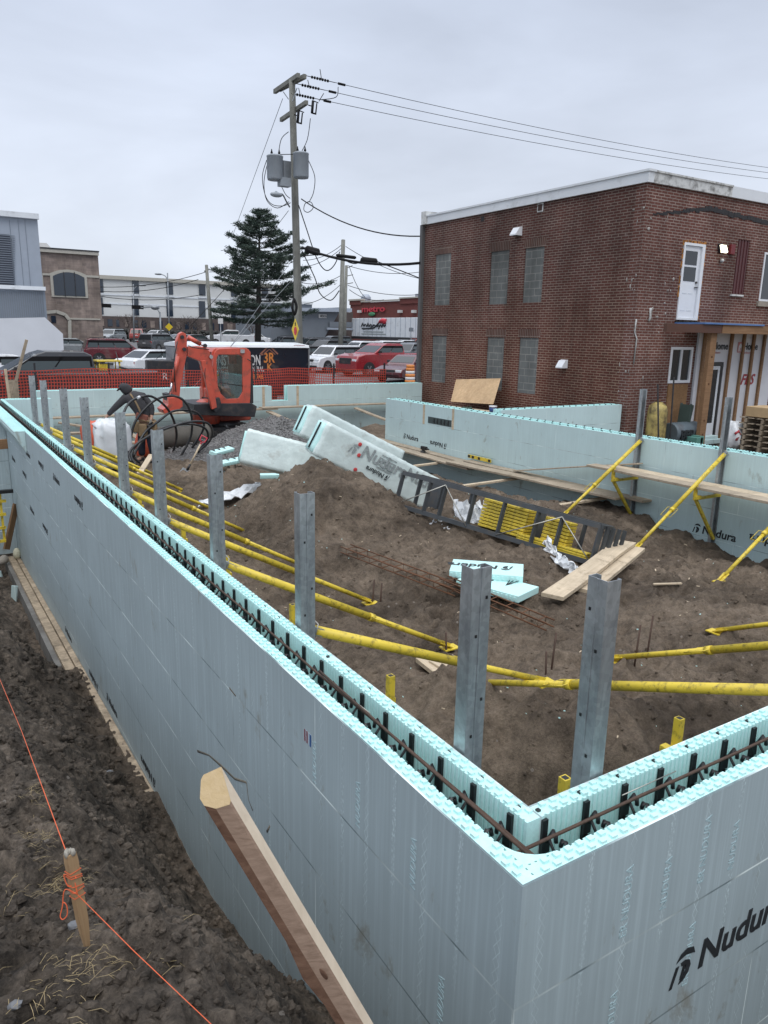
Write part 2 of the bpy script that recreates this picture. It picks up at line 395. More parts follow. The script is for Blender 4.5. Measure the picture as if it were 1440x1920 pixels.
M['wire'] = mat('zinc_wire', (.45, .44, .40), .45, .7)
M['soil'] = soil_mat('soil')
M['wood'] = wood_mat('new_lumber', (.46, .37, .26), (.60, .50, .37), dirt=(.16, .12, .08), amt=.5)
M['wood_grey'] = wood_mat('weathered_plank', (.30, .245, .18), (.43, .36, .275), dirt=(.10, .08, .06), amt=.55)
M['wood_end'] = wood_mat('cut_end_grain', (.62, .46, .25), (.68, .52, .31), (60, 60, 60))
M['wood_orange'] = wood_mat('stained_lumber', (.19, .105, .055), (.29, .175, .095))
M['bark'] = wood_mat('bark_edge', (.095, .050, .032), (.18, .105, .07), (2, 40, 40))
M['concrete'] = mat('concrete', (.17, .165, .155), .85, var=.25, vs=4, bs=.4, bscale=40, dirt=(.07, .06, .05))

# ================================================================== terrain
PTS = np.array([
 (.4, .4, -2.6), (.7, .6, -2.4), (1.1, 1.0, -1.85), (1.7, .5, -1.9), (.5, 1.8, -1.9), (2.2, 2.1, -.95), (2.5, 3.5, -1.20), (2.5, 5, -1.25), (2.4, 8.2, -1.22), (.5, 5, -1.6), (.5, 9, -1.6), (.5, 13, -1.6),
 (2.06, .7, -1.55), (2.06, 2.6, -.98), (3.5, 2.6, -1.1), (3.5, .6, -1.5), (5, 2.6, -1.15), (4.2, 4.2, -1.12), (5.5, 4.2, -1.15), (6.9, 5.1, -1.30), (7.2, 6.7, -1.12), (6.3, 6.0, -1.0), (7.9, 4.4, -1.42), (8.5, 4.3, -1.45), (8.6, 5.2, -1.50), (8.6, 5.7, -1.37), (8.6, 6.8, -1.28), (7.6, 3.2, -1.3), (8.5, 1, -1.5),
 (8.6, 9, -1.65), (8.6, 11, -1.75), (8.6, 13.5, -1.75), (7.6, 9, -1.2), (7.6, 11, -1.35), (7.0, 13, -1.35), (8.5, 15.6, -1.45), (9.5, 16.5, -1.2), (10.5, 17.6, -1.15), (9, 18.2, -1.25), (11.5, 17, -1.3), (12.5, 15, -1.5), (10, 13, -1.6), (10.5, 18.9, -1.6), (7, 18.8, -1.6), (3, 18.8, -1.7), (1, 16, -1.6),
 (2.4, 10.8, -1.22), (3.5, 12.5, -1.15), (2.5, 14.8, -1.22), (4.2, 15.5, -1.2), (5.5, 17, -1.32), (7.2, 17, -1.3), (3.3, 7.0, -1.1), (3.9, 5.4, -1.1), (5.0, 5.5, -1.05), (6, 7.6, -1.1), (6.2, 9.2, -.95), (6.6, 11, -1.1)])
_r = random.Random(31); FEET = []
for _ in range(26):
    a0, x0, y0 = _r.uniform(0, 6.28), _r.uniform(1.6, 7.6), _r.uniform(1.6, 8.5)
    for k in range(5): FEET.append((x0+.33*k*math.cos(a0)-.11*(k % 2)*math.sin(a0)+_r.uniform(-.04, .04), y0+.33*k*math.sin(a0)+.11*(k % 2)*math.cos(a0), a0+_r.uniform(-.3, .3)))
def gfar(x, y): return -1.05+np.maximum(0, y-30)*.013
def terr(x, y):
    x = np.asarray(x, float); y = np.asarray(y, float)
    num = 0; den = 0
    for px, py, pz in PTS:
        w = 1/((x-px)**2+(y-py)**2+.12)**1.6; num = num+w*pz; den = den+w
    zi = num/den
    def hill(cx, cy, rx, ry, h, a=0, p=1.3):
        dx = x-cx; dy = y-cy; c, s = math.cos(a), math.sin(a); u = (dx*c+dy*s)/rx; v = (-dx*s+dy*c)/ry
        return h*np.maximum(0, 1-(u*u+v*v)**(.5*p))
    zi = zi+hill(3.52, 8.45, 1.45, 1.65, 1.02, .5, 1.0)+hill(4.3, 7.3, 1.7, .9, .25, -.5)+hill(2.7, 7.2, .8, .7, .22)+hill(5.4, 6.6, .9, .6, .18)+hill(3.2, 11.2, .9, .9, .25)+hill(7.3, 4.2, .8, .6, .12)-hill(1.0, 1.0, 1.5, 1.1, .85, .7)
    rg_ = 1-np.abs(fbm(x, y, .55, 4, 41, .55))*2.2; zi = zi+fbm(x, y, 1.5, 5, 3)*.13+fbm(x, y, .32, 4, 9, .6)*.075+rg_*.085-.05+(.5-np.abs(fbm(x, y, .24, 3, 55, .6))*2.4)*.05+fbm(x, y, .11, 2, 15, .7)*.045
    for fx_, fy_, fa in FEET:
        dx = x-fx_; dy = y-fy_; c, s_ = math.cos(fa), math.sin(fa); u = (dx*c+dy*s_)/.15; v = (-dx*s_+dy*c)/.062; q = (u*u+v*v)**2; zi = zi-.045*np.exp(-q)+.016*np.exp(-(np.sqrt(u*u+v*v)-1.5)**2*6)
    # outside the left wall: trench at the footing, then the spoil bank
    d = -x
    top = -.95+.95*np.clip((2.9-y)/3.6, 0, 1)**1.2-.45*np.clip((y-3)/3, 0, 1)
    foot = np.interp(y, [-3, .6, 1.05, 1.3, 2.2, 3.0, 3.6, 4.35, 4.5, 7.6, 8.6, 14], [-.9, -1.35, -1.50, -1.62, -2.10, -2.26, -2.28, -2.22, -2.30, -2.45, -2.80, -3.0])
    flat = np.interp(y, [0, 4, 4.6, 7.6, 8.6, 20], [0, 0, .10, .13, .40, .55]); run = np.interp(y, [0, 2, 6, 20], [.75, 1.05, 1.3, 1.6])
    s = np.clip((d-flat)/run, 0, 1); s = s*s*(3-2*s)*.55+s*.45
    zo = foot+(top-foot)*s+np.where(d > .03, 1, .2)*(fbm(x, y, .9, 5, 21)*.22*np.clip(s*4, .15, 1)+(.5-np.abs(fbm(x, y, .22, 4, 31, .62))*2.4)*.085+fbm(x, y, .07, 3, 35, .7)*.045)
    zo = np.where(y < 0, np.minimum(zo, 5), zo)
    inside = (x > .1) & (y > .1) & (x < 13.6) & (y < 19.7)
    z = np.where(inside, zi, np.where(x < .1, zo, -1.0))
    # in front of the near wall (out of the picture) and beside the brick building
    z = np.where((y <= .1) & (x > -.2), np.interp(y, [-3, -.9, -.4], [0, -.9, -2.8]), z)
    z = np.where((x > 8.95) & (y < 11.3), -1.0+fbm(x, y, 2, 4, 5)*.05, z)
    z = np.where(y >= 19.7, gfar(x, y), z)
    z = np.where(x >= 13.6, np.minimum(-1.0, gfar(x, y)) if False else gfar(x, y), z)
    # far left blends from the bank to street level
    k = np.clip((d-2.5)/3, 0, 1)*np.clip((y+2)/3, 0, 1)*np.clip((y-4)/3, 0, 1); z = np.where((x < 0) & (y < 19.7), z*(1-k)+(-1.25)*k, z)
    return z
def axis(segs):
    a = []
    for s, e, st in segs: a += list(np.arange(s, e-1e-6, st))
    return np.array(a+[segs[-1][1]])
gx = axis([(-600, -100, 100), (-100, -20, 20), (-20, -4, 2), (-4, -2.6, .1), (-2.6, .02, .021), (.02, .3, .07), (.3, 9, .040), (9, 14, .2), (14, 40, 3), (40, 200, 16), (200, 900, 100)])
gy = axis([(-500, -100, 100), (-100, -10, 15), (-10, -2, 1), (-2, .6, .1), (.6, 5.2, .022), (5.2, 10, .040), (10, 14.5, .06), (14.5, 20, .11), (20, 60, 2), (60, 300, 12), (300, 1500, 150)])
XX, YY = np.meshgrid(gx, gy); ZZ = terr(XX, YY)
def grid_obj(name, X, Y, Z, mt, skip=None):
    ny, nx = X.shape; me = bpy.data.meshes.new(name)
    co = np.stack([X, Y, Z], -1).reshape(-1, 3).astype(np.float32)
    idx = np.arange(ny*nx).reshape(ny, nx); q = np.stack([idx[:-1, :-1], idx[:-1, 1:], idx[1:, 1:], idx[1:, :-1]], -1).reshape(-1, 4)
    me.vertices.add(len(co)); me.vertices.foreach_set('co', co.ravel()); me.loops.add(q.size); me.loops.foreach_set('vertex_index', q.ravel().astype(np.int32))
    me.polygons.add(len(q)); me.polygons.foreach_set('loop_start', np.arange(0, q.size, 4, dtype=np.int32)); me.polygons.foreach_set('use_smooth', np.ones(len(q), bool))
    me.update(); me.validate(); me.materials.append(mt); o = bpy.data.objects.new(name, me); C.objects.link(o); return o
tag(grid_obj('ground', XX, YY, ZZ, M['soil']), kind='structure')
ax_ = axis([(-120, -40, 20), (-40, 60, 4), (60, 300, 20)]); ay_ = axis([(20.6, 60, 2), (60, 260, 10)])
AX, AYY = np.meshgrid(ax_, ay_)
tag(grid_obj('parking_lot', AX, AYY, gfar(AX, AYY)+.02, asphalt_mat('asphalt')), kind='structure')
import bisect
GXL = list(gx); GYL = list(gy)
def gz(x, y):
    i = min(max(bisect.bisect_right(GXL, x)-1, 0), len(GXL)-2); j = min(max(bisect.bisect_right(GYL, y)-1, 0), len(GYL)-2)
    u = (x-GXL[i])/(GXL[i+1]-GXL[i]); w = (y-GYL[j])/(GYL[j+1]-GYL[j])
    return float((ZZ[j, i]*(1-u)+ZZ[j, i+1]*u)*(1-w)+(ZZ[j+1, i]*(1-u)+ZZ[j+1, i+1]*u)*w)

# ================================================================== foam form walls
T_ = .2858; TP = .067; H_ = 2.743
def ribbed(mb, x0, x1, yin, yout, z0, z1, fine):
    """panel from x0 to x1; the cavity face yin carries vertical ribs, yout is the flat face"""
    if not fine: mb.bb((x0, yin, z0), (x1, yout, z1)); return
    p = .0254; n = max(1, int((x1-x0)/p)); s = 1 if yin > yout else -1
    prof = []
    for i in range(n):
        a = x0+i*(x1-x0)/n; w = (x1-x0)/n
        prof += [(a, yin), (a+w*.55, yin), (a+w*.62, yin-s*.006), (a+w*.93, yin-s*.006)]
    prof.append((x1, yin)); vs = []; fs = []
    for i, (x, y) in enumerate(prof): vs += [(x, y, z1), (x, y, z0), (x, yout, z1), (x, yout, z0)]
    for i in range(len(prof)-1):
        a = 4*i; b = a+4; fs += [(a, b, b+1, a+1), (a, a+2, b+2, b), (a+2, a+3, b+3, b+2), (a+1, b+1, b+3, a+3)]
    e = 4*(len(prof)-1); fs += [(0, 1, 3, 2), (e, e+2, e+3, e+1)]; mb.add(vs, fs)
def nubs(mb, x0, x1, y0, y1, z, step=.0508, rnd=None):
    s = 1 if y1 > y0 else -1; n = int((x1-x0)/step)
    for i in range(n):
        x = x0+(i+.25)*step
        if rnd and rnd.random() < .03: continue
        h = .011+(rnd.uniform(-.002, .001) if rnd else 0)
        mb.box((x+.011, y0+s*.021, z+h/2), (.023, .018, h)); mb.box((x+.011+step/2, y0+s*.050, z+h/2), (.023, .020, h))
def web_mesh(s):
    yi, yo = s*(T_-TP), s*TP; m = MB(); top = H_-.012
    m.box((0, yi-s*.005, top-.45), (.024, .012, .90)); m.box((0, yo+s*.004, top-.50), (.020, .008, .86))
    m.box((0, yi-s*.014, top-.10), (.036, .010, .05)); m.box((0, yi-s*.014, top-.30), (.036, .010, .05)); m.box((.0, yi+s*.030, top+.012), (.014, .014, .014))
    for k in (0, -.457):
        def P(f, z): return (0, yo+(yi-yo)*f, H_+z+k+.045)
        def L(*a, r=.0048): m.tube([P(*q) for q in a], r*1.25, 5)
        L((1, -.15), (.80, -.115), (.68, -.075), (.60, -.085), (.58, -.11), r=.0065); L((0, -.15), (.18, -.115), (.30, -.08), (.40, -.085), (.44, -.11), r=.0065)
        L((1, -.19), (0, -.19), r=.006)
        for f, z in ((.9, -.40), (.7, -.40), (.5, -.40), (.3, -.40), (.1, -.40)): L((.5, -.17), (f, z))
        L((.5, -.17), (.8, -.115)); L((.5, -.17), (.2, -.115)); L((1, -.41), (0, -.41), r=.006)
    return m
def icf(name, label, loc, rz, s, L, top=0., o0=0., o1=0., i0=0., i1=0., webs=0, fine=0., seed=1, tips=False, group='foam form walls of the foundation', nub=True, outer='foam_out', inner='foam_in', segs=None, skin0=0):
    """outer face at local y=0, wall thickness towards s*y; segs=(x0,x1,top) pieces"""
    r = thing(name, label, 'foundation wall', (loc[0], loc[1], -H_), rz, group); rnd = random.Random(seed)
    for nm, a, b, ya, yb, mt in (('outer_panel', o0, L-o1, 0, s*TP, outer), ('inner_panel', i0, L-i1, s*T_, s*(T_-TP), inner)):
        m = MB(); raw = MB(); sk = (TP if (nm == 'outer_panel' and skin0) else 0)
        for x0, x1, tp in (segs or [(a, b, top)]):
            x0 = max(a, x0); x1 = min(b, x1); z1 = H_+tp
            m.bb((x0-(sk if x0 == a else 0), ya, 0), (x1, ya+(yb-ya)*.12, z1))
            xf = min(x1, x0+fine) if fine else x0
            if fine: ribbed(raw, x0, xf, yb, ya+(yb-ya)*.12, z1-1.2, z1, True)
            if fine: raw.bb((x0, yb, 0), (xf, ya+(yb-ya)*.12, z1-1.2))
            if xf < x1: raw.bb((xf, yb, 0), (x1, ya+(yb-ya)*.12, z1))
            if nub: nubs(raw, x0+.02, x1-.02, ya, yb, z1, rnd=rnd)
        p = m.build(nm, M[mt], r); raw.build('moulded_core', M['foam_raw'], p)
    if webs:
        wm = web_mesh(s).build('web', M['web'], r); k = 1; wm.location.x = .0935+.2032
        while k < webs:
            k += 1; c = wm.copy(); C.objects.link(c); c.parent = r; c.location.x = .0935+.2032*k
    if tips:
        m = MB(); m.box((0, s*TP*.5, H_+.012), (.022, .022, .024)); m.box((0, s*(T_-TP*.5), H_+.012), (.022, .022, .024)); w = m.build('web', M['web'], r); w.location.x = .1; k = 0
        while k < min(99, int(L/.2032)-1):
            k += 1; c = w.copy(); C.objects.link(c); c.parent = r; c.location.x = .1+.2032*k
    return r
def emblem(mb_M, s, mt, parent):
    """two leaning strokes under a small arched roof"""
    m = MB(); t = .0015
    def P(poly): m.prism(poly, 0, t, 'z')
    P([(0, 0), (.10, 0), (.28, .55), (.17, .55)]); P([(.34, .0), (.50, .04), (.66, .20), (.72, .40), (.66, .55), (.50, .62), (.34, .60), (.37, .50), (.50, .47), (.54, .36), (.49, .18), (.40, .12)])
    P([(.36, .12), (.46, .12), (.54, .47), (.43, .47)])
    P([(.16, .66), (.30, .86), (.52, .94), (.76, .86), (.84, .66), (.74, .70), (.50, .76), (.30, .72)])
    m.v = [tuple(mb_M @ Vector((x*s, y*s, z))) for x, y, z in m.v]
    return m.build('printed_emblem', mt, parent, world=True)
def logo(o, xd, yd, h, parent, mt='print', flip=False, sx=1.05):
    """word plus emblem printed on a face; h is the letter height"""
    if flip: xd = [-a for a in xd]; yd = [-a for a in yd]
    Mf = frame(o, xd, yd); emblem(Mf @ Matrix.Translation((0, 0, .0005)), h*1.25, M[mt], parent)
    text('Nudura', h*1.35, M[mt], parent, Mf @ Matrix.Translation((h*1.25, h*.12, .0008)), sx=sx, bold=True, shear=.12)

TOPL = ''
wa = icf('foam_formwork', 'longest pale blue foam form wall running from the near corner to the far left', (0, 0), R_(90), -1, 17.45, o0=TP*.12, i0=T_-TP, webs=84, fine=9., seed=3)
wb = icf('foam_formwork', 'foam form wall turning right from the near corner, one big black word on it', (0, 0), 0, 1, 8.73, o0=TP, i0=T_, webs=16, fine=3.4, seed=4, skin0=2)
m = MB(); a = TP; pts = [(a, a), (.20, a)]+[(.20-.13*math.sin(q*R_(15)), .20-.13*math.cos(q*R_(15))) for q in range(0, 7)]; m.prism(pts, -1.2, -.0, 'z')
m.build('corner_fillet', M['foam_raw'], wa, world=True)
m = MB(); m.prism([(.2188, .2188)]+[(.2188-.012*math.cos(q*R_(15)), .2188+.0-.012*math.sin(q*R_(15))) for q in range(7)], -1.2, -.002, 'z')
# horizontal bars lying in the ties of the two near walls
def rebar(label, pts, r=.0065, name='rebar', cat='steel bar', group=None, mt='rebar'):
    m = MB(); m.tube(pts, r, 6); return tag(m.build(name, M[mt]), label, cat, group)
rg = 'bars lying in the wall cavities'
rebar('long rusty bar lying in the ties of the left foam wall', [(.158, y, -.036+.004*math.sin(y*3)) for y in np.arange(.07, 17, .8)], group=rg)
rebar('second rusty bar lapped beside the long one in the left wall cavity', [(.150, 1.62, -.010), (.145, .9, -.022), (.135, .1, -.022)], group=rg)
rebar('rusty bar lying in the ties of the right-hand near wall', [(x, .155, -.034+.003*math.sin(x*3)) for x in np.arange(.08, 8, .6)], group=rg)
for pa, pb, w in (((.17, 1.50, -.045), (.19, 1.20, -.05), 'left'), ((.66, .19, -.03), (.98, .20, -.04), 'right')):
    rebar('thin bright wire clip lying on the ties of the %s near wall' % w, [pa, pb], .0022, 'wire_clip', 'wire', mt='wire')
# printed words on the outer faces
for (p1, p2, fl) in (((48, 840), (62, 870), 0), ((66, 858), (82, 880), 1), ((22, 852), (35, 878), 0), ((38, 877), (50, 897), 1), ((99, 885), (122, 925), 0), ((130, 918), (156, 955), 1), ((56, 948), (72, 978), 0), ((75, 975), (90, 1000), 1), ((122, 1175), (145, 1225), 0), ((152, 1230), (184, 1290), 1), ((200, 1305), (238, 1375), 0), ((250, 1390), (292, 1475), 1)):
    a = onx(*p1, 0); b = onx(*p2, 0); ln = abs(a.y-b.y); ya, yb = max(a.y, b.y), min(a.y, b.y)
    zc = (a.z+b.z)/2; h = min(.085, ln/5.2)
    if fl: logo((-.0008, yb, zc+h/2), (0, -1, 0), (0, 0, 1), h, wa, flip=True)
    else: logo((-.0008, ya, zc-h/2), (0, -1, 0), (0, 0, 1), h, wa)
a = ony(1262, 1856, 0)
logo((a.x-.03, -.0008, a.z+.012), (1, 0, 0), (0, 0, 1), .132, wb)
# raised lettering moulded in the panels round the corner, reading upwards
for k, (x, z) in enumerate(((.51, -.42), (.72, -.40), (.93, -.38), (.50, -.86), (.92, -.84), (1.12, -.40))):
    text('NUDURA' if k % 2 else 'ER NUDURA', .052, M['emboss'], wb, frame((x, -.0004, z), (0, 0, 1), (-1, 0, 0)), 'moulded_lettering', ext=.0012, shear=.1)
for y, z in ((.55, -.42), (.96, -.42), (.35, -.86), (1.36, -.44)):
    text('NUDURA', .052, M['emboss'], wa, frame((-.0004, y, z), (0, 0, 1), (0, 1, 0)), 'moulded_lettering', ext=.0012, shear=.1)
# small printed sticker on the left wall
a = onx(570, 1365, 0); b = onx(584, 1402, 0)
m = MB(); m.bb((-.0012, a.y, a.z), (-.0002, b.y, b.z)); m.build('paper_sticker', mat('sticker', (.42, .50, .56), .5), wa, world=True)
m = MB()
for i in range(4):
    for j in range(2): q = (j+.25)/2*.6+.08; zz = a.z+(b.z-a.z)*(i+.4)/4; yy = a.y+(b.y-a.y)*q; m.box((-.0018, yy, zz), (.001, .012, .014))
m.build('sticker_print', mat('sticker_ink', (.20, .04, .05), .5), wa, world=True)
m = MB(); m.bb((-.0016, a.y+(b.y-a.y)*.78, a.z), (-.0013, b.y, b.z)); m.build('sticker_stripe', mat('sticker_blue', (.03, .10, .28), .5), wa, world=True)
# flared brick ledge at the far end of the left wall
m = MB(); m.prism([(-.003, -.33), (-.003, .012), (-.16, .012), (-.16, -.05)], 11.35, 17.3, 'y'); l = m.build('ledge_form', M['foam_in'], wa, world=True)
m = MB()
for i in range(70): m.box((-.08, 11.40+i*.084, .018), (.15, .03, .012))
m.build('ledge_ribs', M['foam_raw'], l, world=True)
m = MB(); m.bb((-.17, 11.348, -.33), (-.004, 11.34, .0)); 

wc = icf('foam_formwork', 'light blue foam form wall on the right with printed words and a small opening', (8.73, -.0), R_(90), -1, 14.70, i0=0, tips=True, seed=5, outer='foam_in', segs=[(0, 14.70, 0)])
# opening in wall C framed with wood
for px, tx in ((795, 0), (850, 0)):
    a = onx(px, 775, 8.73); m = MB(); m.bb((8.722, a.y-.035, -.46), (8.732, a.y+.035, .0)); m.build('wood_strip', M['wood'], wc, world=True)
a = onx(803, 783, 8.73); b = onx(846, 806, 8.73)
m = MB(); m.bb((8.724, a.y, b.z+.06), (8.731, b.y, b.z+.21)); o = m.build('window_opening', mat('cavity_dark', (.05, .07, .07), .8), wc, world=True)
for k in range(5):
    m = MB(); y = b.y+(a.y-b.y)*(.12+.15*k); m.bb((8.716, y-.012, b.z+.07), (8.7235, y+.012, b.z+.19)); m.box((8.72, y+.03, b.z+.12), (.006, .05, .012)); m.build('tie_in_opening', M['web'], o, world=True)
for px, py, fl, h in ((756, 822, 0, .115), (838, 832, 1, .115)):
    a = onx(px, py, 8.73); logo((8.7292, a.y, a.z), (0, -1, 0), (0, 0, 1), h, wc, flip=bool(fl))
for px, py, fl, h in ((1298, 997, 0, .13), (1500, 1022, 1, .13)):
    a = onx(px, py, 8.73); logo((8.7292, a.y, a.z), (0, -1, 0), (0, 0, 1), h, wc, flip=bool(fl))
wd = icf('foam_formwork', 'far foam form wall with a notch, in front of the orange mesh fence', (1.24, 19.5), 0, 1, 11.95, seed=6, tips=False, outer='foam_in',
    segs=[(0, 6.45, 0), (6.45, 6.98, -.44), (6.98, 11.95, 0)])
for px in (343+0, 560, 783):
    pass
for px in (494, 558):
    a = ony(px, 740, 19.5); m = MB(); m.bb((a.x-.04, 19.493, -.62), (a.x+.04, 19.501, .0)); m.build('wood_strip', M['wood'], wd, world=True)
wf = icf('foam_formwork', 'short foam form wall stub running from behind the right wall to the brick building', (9.55, 11.2), 0, 1, 3.9, seed=7, outer='foam_in', tips=True)
wg = icf('foam_formwork', 'foam wall return at the left picture edge, behind the leaning brown board', (-3.2, 14.35), 0, 1, 3.195, top=-.12, seed=8)
wh = icf('foam_formwork', 'small foam wall block standing inside the far end of the long left wall', (T_+.004, 17.2), 0, 1, .95, seed=9, outer='foam_in')

M['mud'] = mat('dried_mud', (.16, .145, .115), .95, var=.3, vs=40)
# smear of dried mud on the left wall beside the timber
for ch, rr_ in ((((370, 1408), (392, 1416), (415, 1436), (440, 1460), (462, 1467)), .007), (((462, 1467), (466, 1500), (474, 1520)), .004), (((500, 1560), (506, 1548)), .006), (((430, 1290), (442, 1305)), .006)):
    m = MB(); P_ = [onx(u, v, -.001) for u, v in ch]; m.tube(P_, [rr_*1.7*(.6+.4*math.sin(k*2+1)**2) for k in range(len(P_))], 6); m.v = [(-.001-max(0, -(p[0]+.001))*.08, p[1], p[2]) for p in m.v]; m.build('mud_smear', M['mud'], wa, world=True)

# ================================================================== bracing
def post(label, loc, swap=False, rz=0, top=.77, depth=3.3):
    r = thing('steel_brace_post', label, 'steel post', (loc[0], loc[1], top-depth), rz, 'steel posts bracing the foam walls')
    m = MB(); w, f, t = .09, .07, .0035
    def B(x0, x1, y0, y1):
        if swap: x0, x1, y0, y1 = y0, y1, x0, x1
        m.bb((x0, y0, 0), (x1, y1, depth))
    B(0, w, 0, t); B(0, t, t, f); B(w-t, w, t, f*.62); B(w-.022, w-t, f*.62-t, f*.62); B(t, .016, f-t, f); B(.040, .048, -.004, .0)
    m.build('channel', M['galv'], r)
    m = MB(); m.box((0, 0, 0), (.009, .003, .012) if not swap else (.003, .009, .012)); s0 = m.build('slot', M['web'], r, world=False); k = 0
    for k in range(8):
        z = depth-.12-k*.21+(.06 if k%2 else 0); o = s0 if k == 0 else s0.copy()
        if k: C.objects.link(o); o.parent = r
        q = (.027 if k % 2 else .070, -.0015); o.location = (q[0], q[1], z) if not swap else (q[1], q[0], z)
    return r
ordn = ['nearest', 'second', 'third', 'fourth', 'fifth', 'sixth', 'seventh', 'eighth', 'ninth']
ya_ = [.66, 2.13, 3.55, 5.0, 6.34, 8.18, 9.64, 11.49, 12.78]
for n, y in zip(ordn, ya_): post('%s steel post from the near corner, inside the long left foam wall' % n, (.295, y), top=.76+(y > 6)*.02)
post('galvanised steel post just right of the near foam wall corner', (.60, .295), swap=True)
post('galvanised steel post, second from the corner on the near right foam wall', (2.02, .295), swap=True, top=.3)
post('steel post on the light blue right wall, left one of two', (8.725, 6.78), rz=R_(180), top=.80)
post('steel post on the light blue right wall, nearer one of two', (8.725, 5.25), rz=R_(180), top=.79)
def brace(label, a, b, group='yellow telescopic braces', hook=True):
    a = Vector(a); b = Vector(b); r = thing('yellow_brace', label, 'brace', b, 0, group); d = (b-a); mid = a+d*.60; e = b-d.normalized()*.10
    m = MB(); m.tube([a+d*.012, mid], .031, 12); m.build('outer_tube', M['yellow'], r, world=True)
    m = MB(); m.tube([mid-d*.02, e], .0235, 12); o = m.build('inner_tube', M['yellow'], r, world=True)
    m = MB(); m.tube([mid-d*.01, mid+d*.012], .035, 12); m.build('collar', M['yellow'], r, world=True)
    s = d.cross(Vector((0, 0, 1))).normalized(); u = s.cross(d).normalized(); dn = d.normalized(); c = mid+d*.03
    m = MB(); q = [c-dn*.09-s*.085, c+dn*.09-s*.085, c+dn*.09+s*.085, c-dn*.09+s*.085]; q = [p+u*.012 for p in q]; m.tube(q, .0045, 5, closed=True); m.build('wire_handle', M['yellow'], r, world=True)
    m = MB(); m.beam(e-dn*.04, b+dn*.02, .075, .008, u); m.beam(e, b, .008, .05, u); g = b+Vector((0, 0, -.015)); m.box(g, (.11, .16, .010), rot_to(Vector((d.x, d.y, 0)))); m.build('foot_plate', M['yellow'], r, world=True)
    m = MB(); m.beam(a-dn*.02, a+dn*.07, .05, .045, u); m.build('top_bracket', M['galv'], r, world=True)
    m = MB(); m.tube([a+s*.05+Vector((0, 0, -.02)), a+s*.05+u*.05, a-s*.03+u*.06, a-s*.05-u*.03], .004, 5); m.build('lock_pin', M['wire'], r, world=True)
    return r
endsA = {2.13: (2.27, -.83), 3.55: (2.49, -1.15), 5.0: (2.52, -1.20), 6.34: (2.50, -1.22), 8.18: (2.46, -1.21), 9.64: (2.5, -1.2), 11.49: (2.5, -1.2), 12.78: (2.5, -1.2)}
for n, y in zip(ordn[1:], ya_[1:]): brace('yellow brace pipe from the %s steel post of the left wall' % n, (.39, y+.06, -.05), (endsA[y][0], y+.06, endsA[y][1]))
for i, (x, e, w) in enumerate(((2.06, (2.68, -1.00), 'nearest, crossing the end of another brace'), (3.50, (2.62, -1.10), 'the middle one, ending beside two rusty stakes'), (4.98, (2.62, -1.15), 'the farthest one, only its foot in view'))):
    brace('yellow brace from the right picture edge, '+w, (x, .38, -.05), (x, e[0], e[1]))
brace('yellow brace leaning on the right wall, behind the end of the scaffold plank', (8.70, 6.71, -.03), (7.0, 6.71, -1.14))
brace('yellow brace leaning on the right wall, its foot beside the grey rack', (8.70, 5.18, -.03), (6.88, 5.18, -1.26))
a = ony(1350, 1088, 3.72); brace('yellow brace at the right picture edge with its foot alone on the soil', (8.70, 3.72, -.03), (a.x, 3.72, a.z))
def bracket(label, o, rz, z=-.55):
    r = thing('scaffold_bracket', label, 'bracket', (o[0], o[1], -1.4), rz, 'yellow scaffold brackets')
    m = MB(); k = 1.4+z; m.box((.60, 0, k+.02), (.042, .042, .20)); m.build('rail_socket', M['yellow'], r)
    m = MB(); m.box((.31, .0, k-.11), (.62, .04, .04)); m.box((.60, .045, k-.08), (.11, .05, .05)); m.build('arm', M['yellow'], r)
    m = MB(); m.beam((.58, 0, k-.12), (.03, 0, .06), .04, .04); m.build('strut', M['yellow'], r)
    m = MB(); m.box((.60, 0, k+.119), (.028, .028, .004)); m.build('socket_opening', M['web'], r)
for n, y in zip(ordn[:6], ya_[:6]): bracket('yellow socket bracket on the %s steel post of the left wall' % n, (.33, y+.05), 0, -.58 if y > 1 else -.46)
bracket('yellow socket bracket on the steel post second from the corner of the right near wall', (2.05, .33), R_(90), -.58)
bracket('yellow bracket under the scaffold plank, on the left post of the right wall', (8.70, 6.71), R_(180)); bracket('yellow bracket under the scaffold plank, on the nearer post of the right wall', (8.70, 5.18), R_(180))

# ================================================================== planks
def plank(label, a, b, w=.24, h=.038, up=(0, 0, 1), mt='wood_grey', name='plank', cat='plank', group='weathered boards', jig=0):
    m = MB(); a = Vector(a); b = Vector(b); c = (a+b)/2; L = (b-a).length; Rm = rot_to(b-a, up)
    rn = random.Random(hash(label) % 999 if False else len(label)*7+int(abs(a.x)*10))
    n = max(2, int(L/.6)); vs = []
    for i in range(n+1):
        t = -L/2+L*i/n; s = rn.uniform(-.004, .004)
        for x, z in ((-w/2, -h/2), (w/2, -h/2), (w/2, h/2), (-w/2, h/2)): vs.append(Vector((x+s, t, z+s)))
    fs = [(3, 2, 1, 0), tuple(4*n+k for k in range(4))]+[(4*i+k, 4*i+(k+1) % 4, 4*i+4+(k+1) % 4, 4*i+4+k) for i in range(n) for k in range(4)]
    m.add([(v.y, v.x, v.z) for v in vs], fs); o = m.build(name, M[mt], None, bevel=.003, seg=1)
    o.location = c; Q = Matrix((Rm.col[1], -Rm.col[0], Rm.col[2])).transposed(); off = Vector(((max(v.x for v in vs)+min(v.x for v in vs))/2, 0, -h/2))
    o.rotation_euler = Q.to_euler(); o.location = c+Q @ Vector((0, 0, -h/2)); return tag(o, label, cat, group)
plank('long scaffold plank on the yellow brackets of the right wall, outer board', (8.20, 7.28, -.50), (8.20, 2.4, -.50))
plank('long scaffold plank on the yellow brackets of the right wall, board against the wall', (8.46, 7.05, -.50), (8.46, 2.4, -.50), mt='wood')
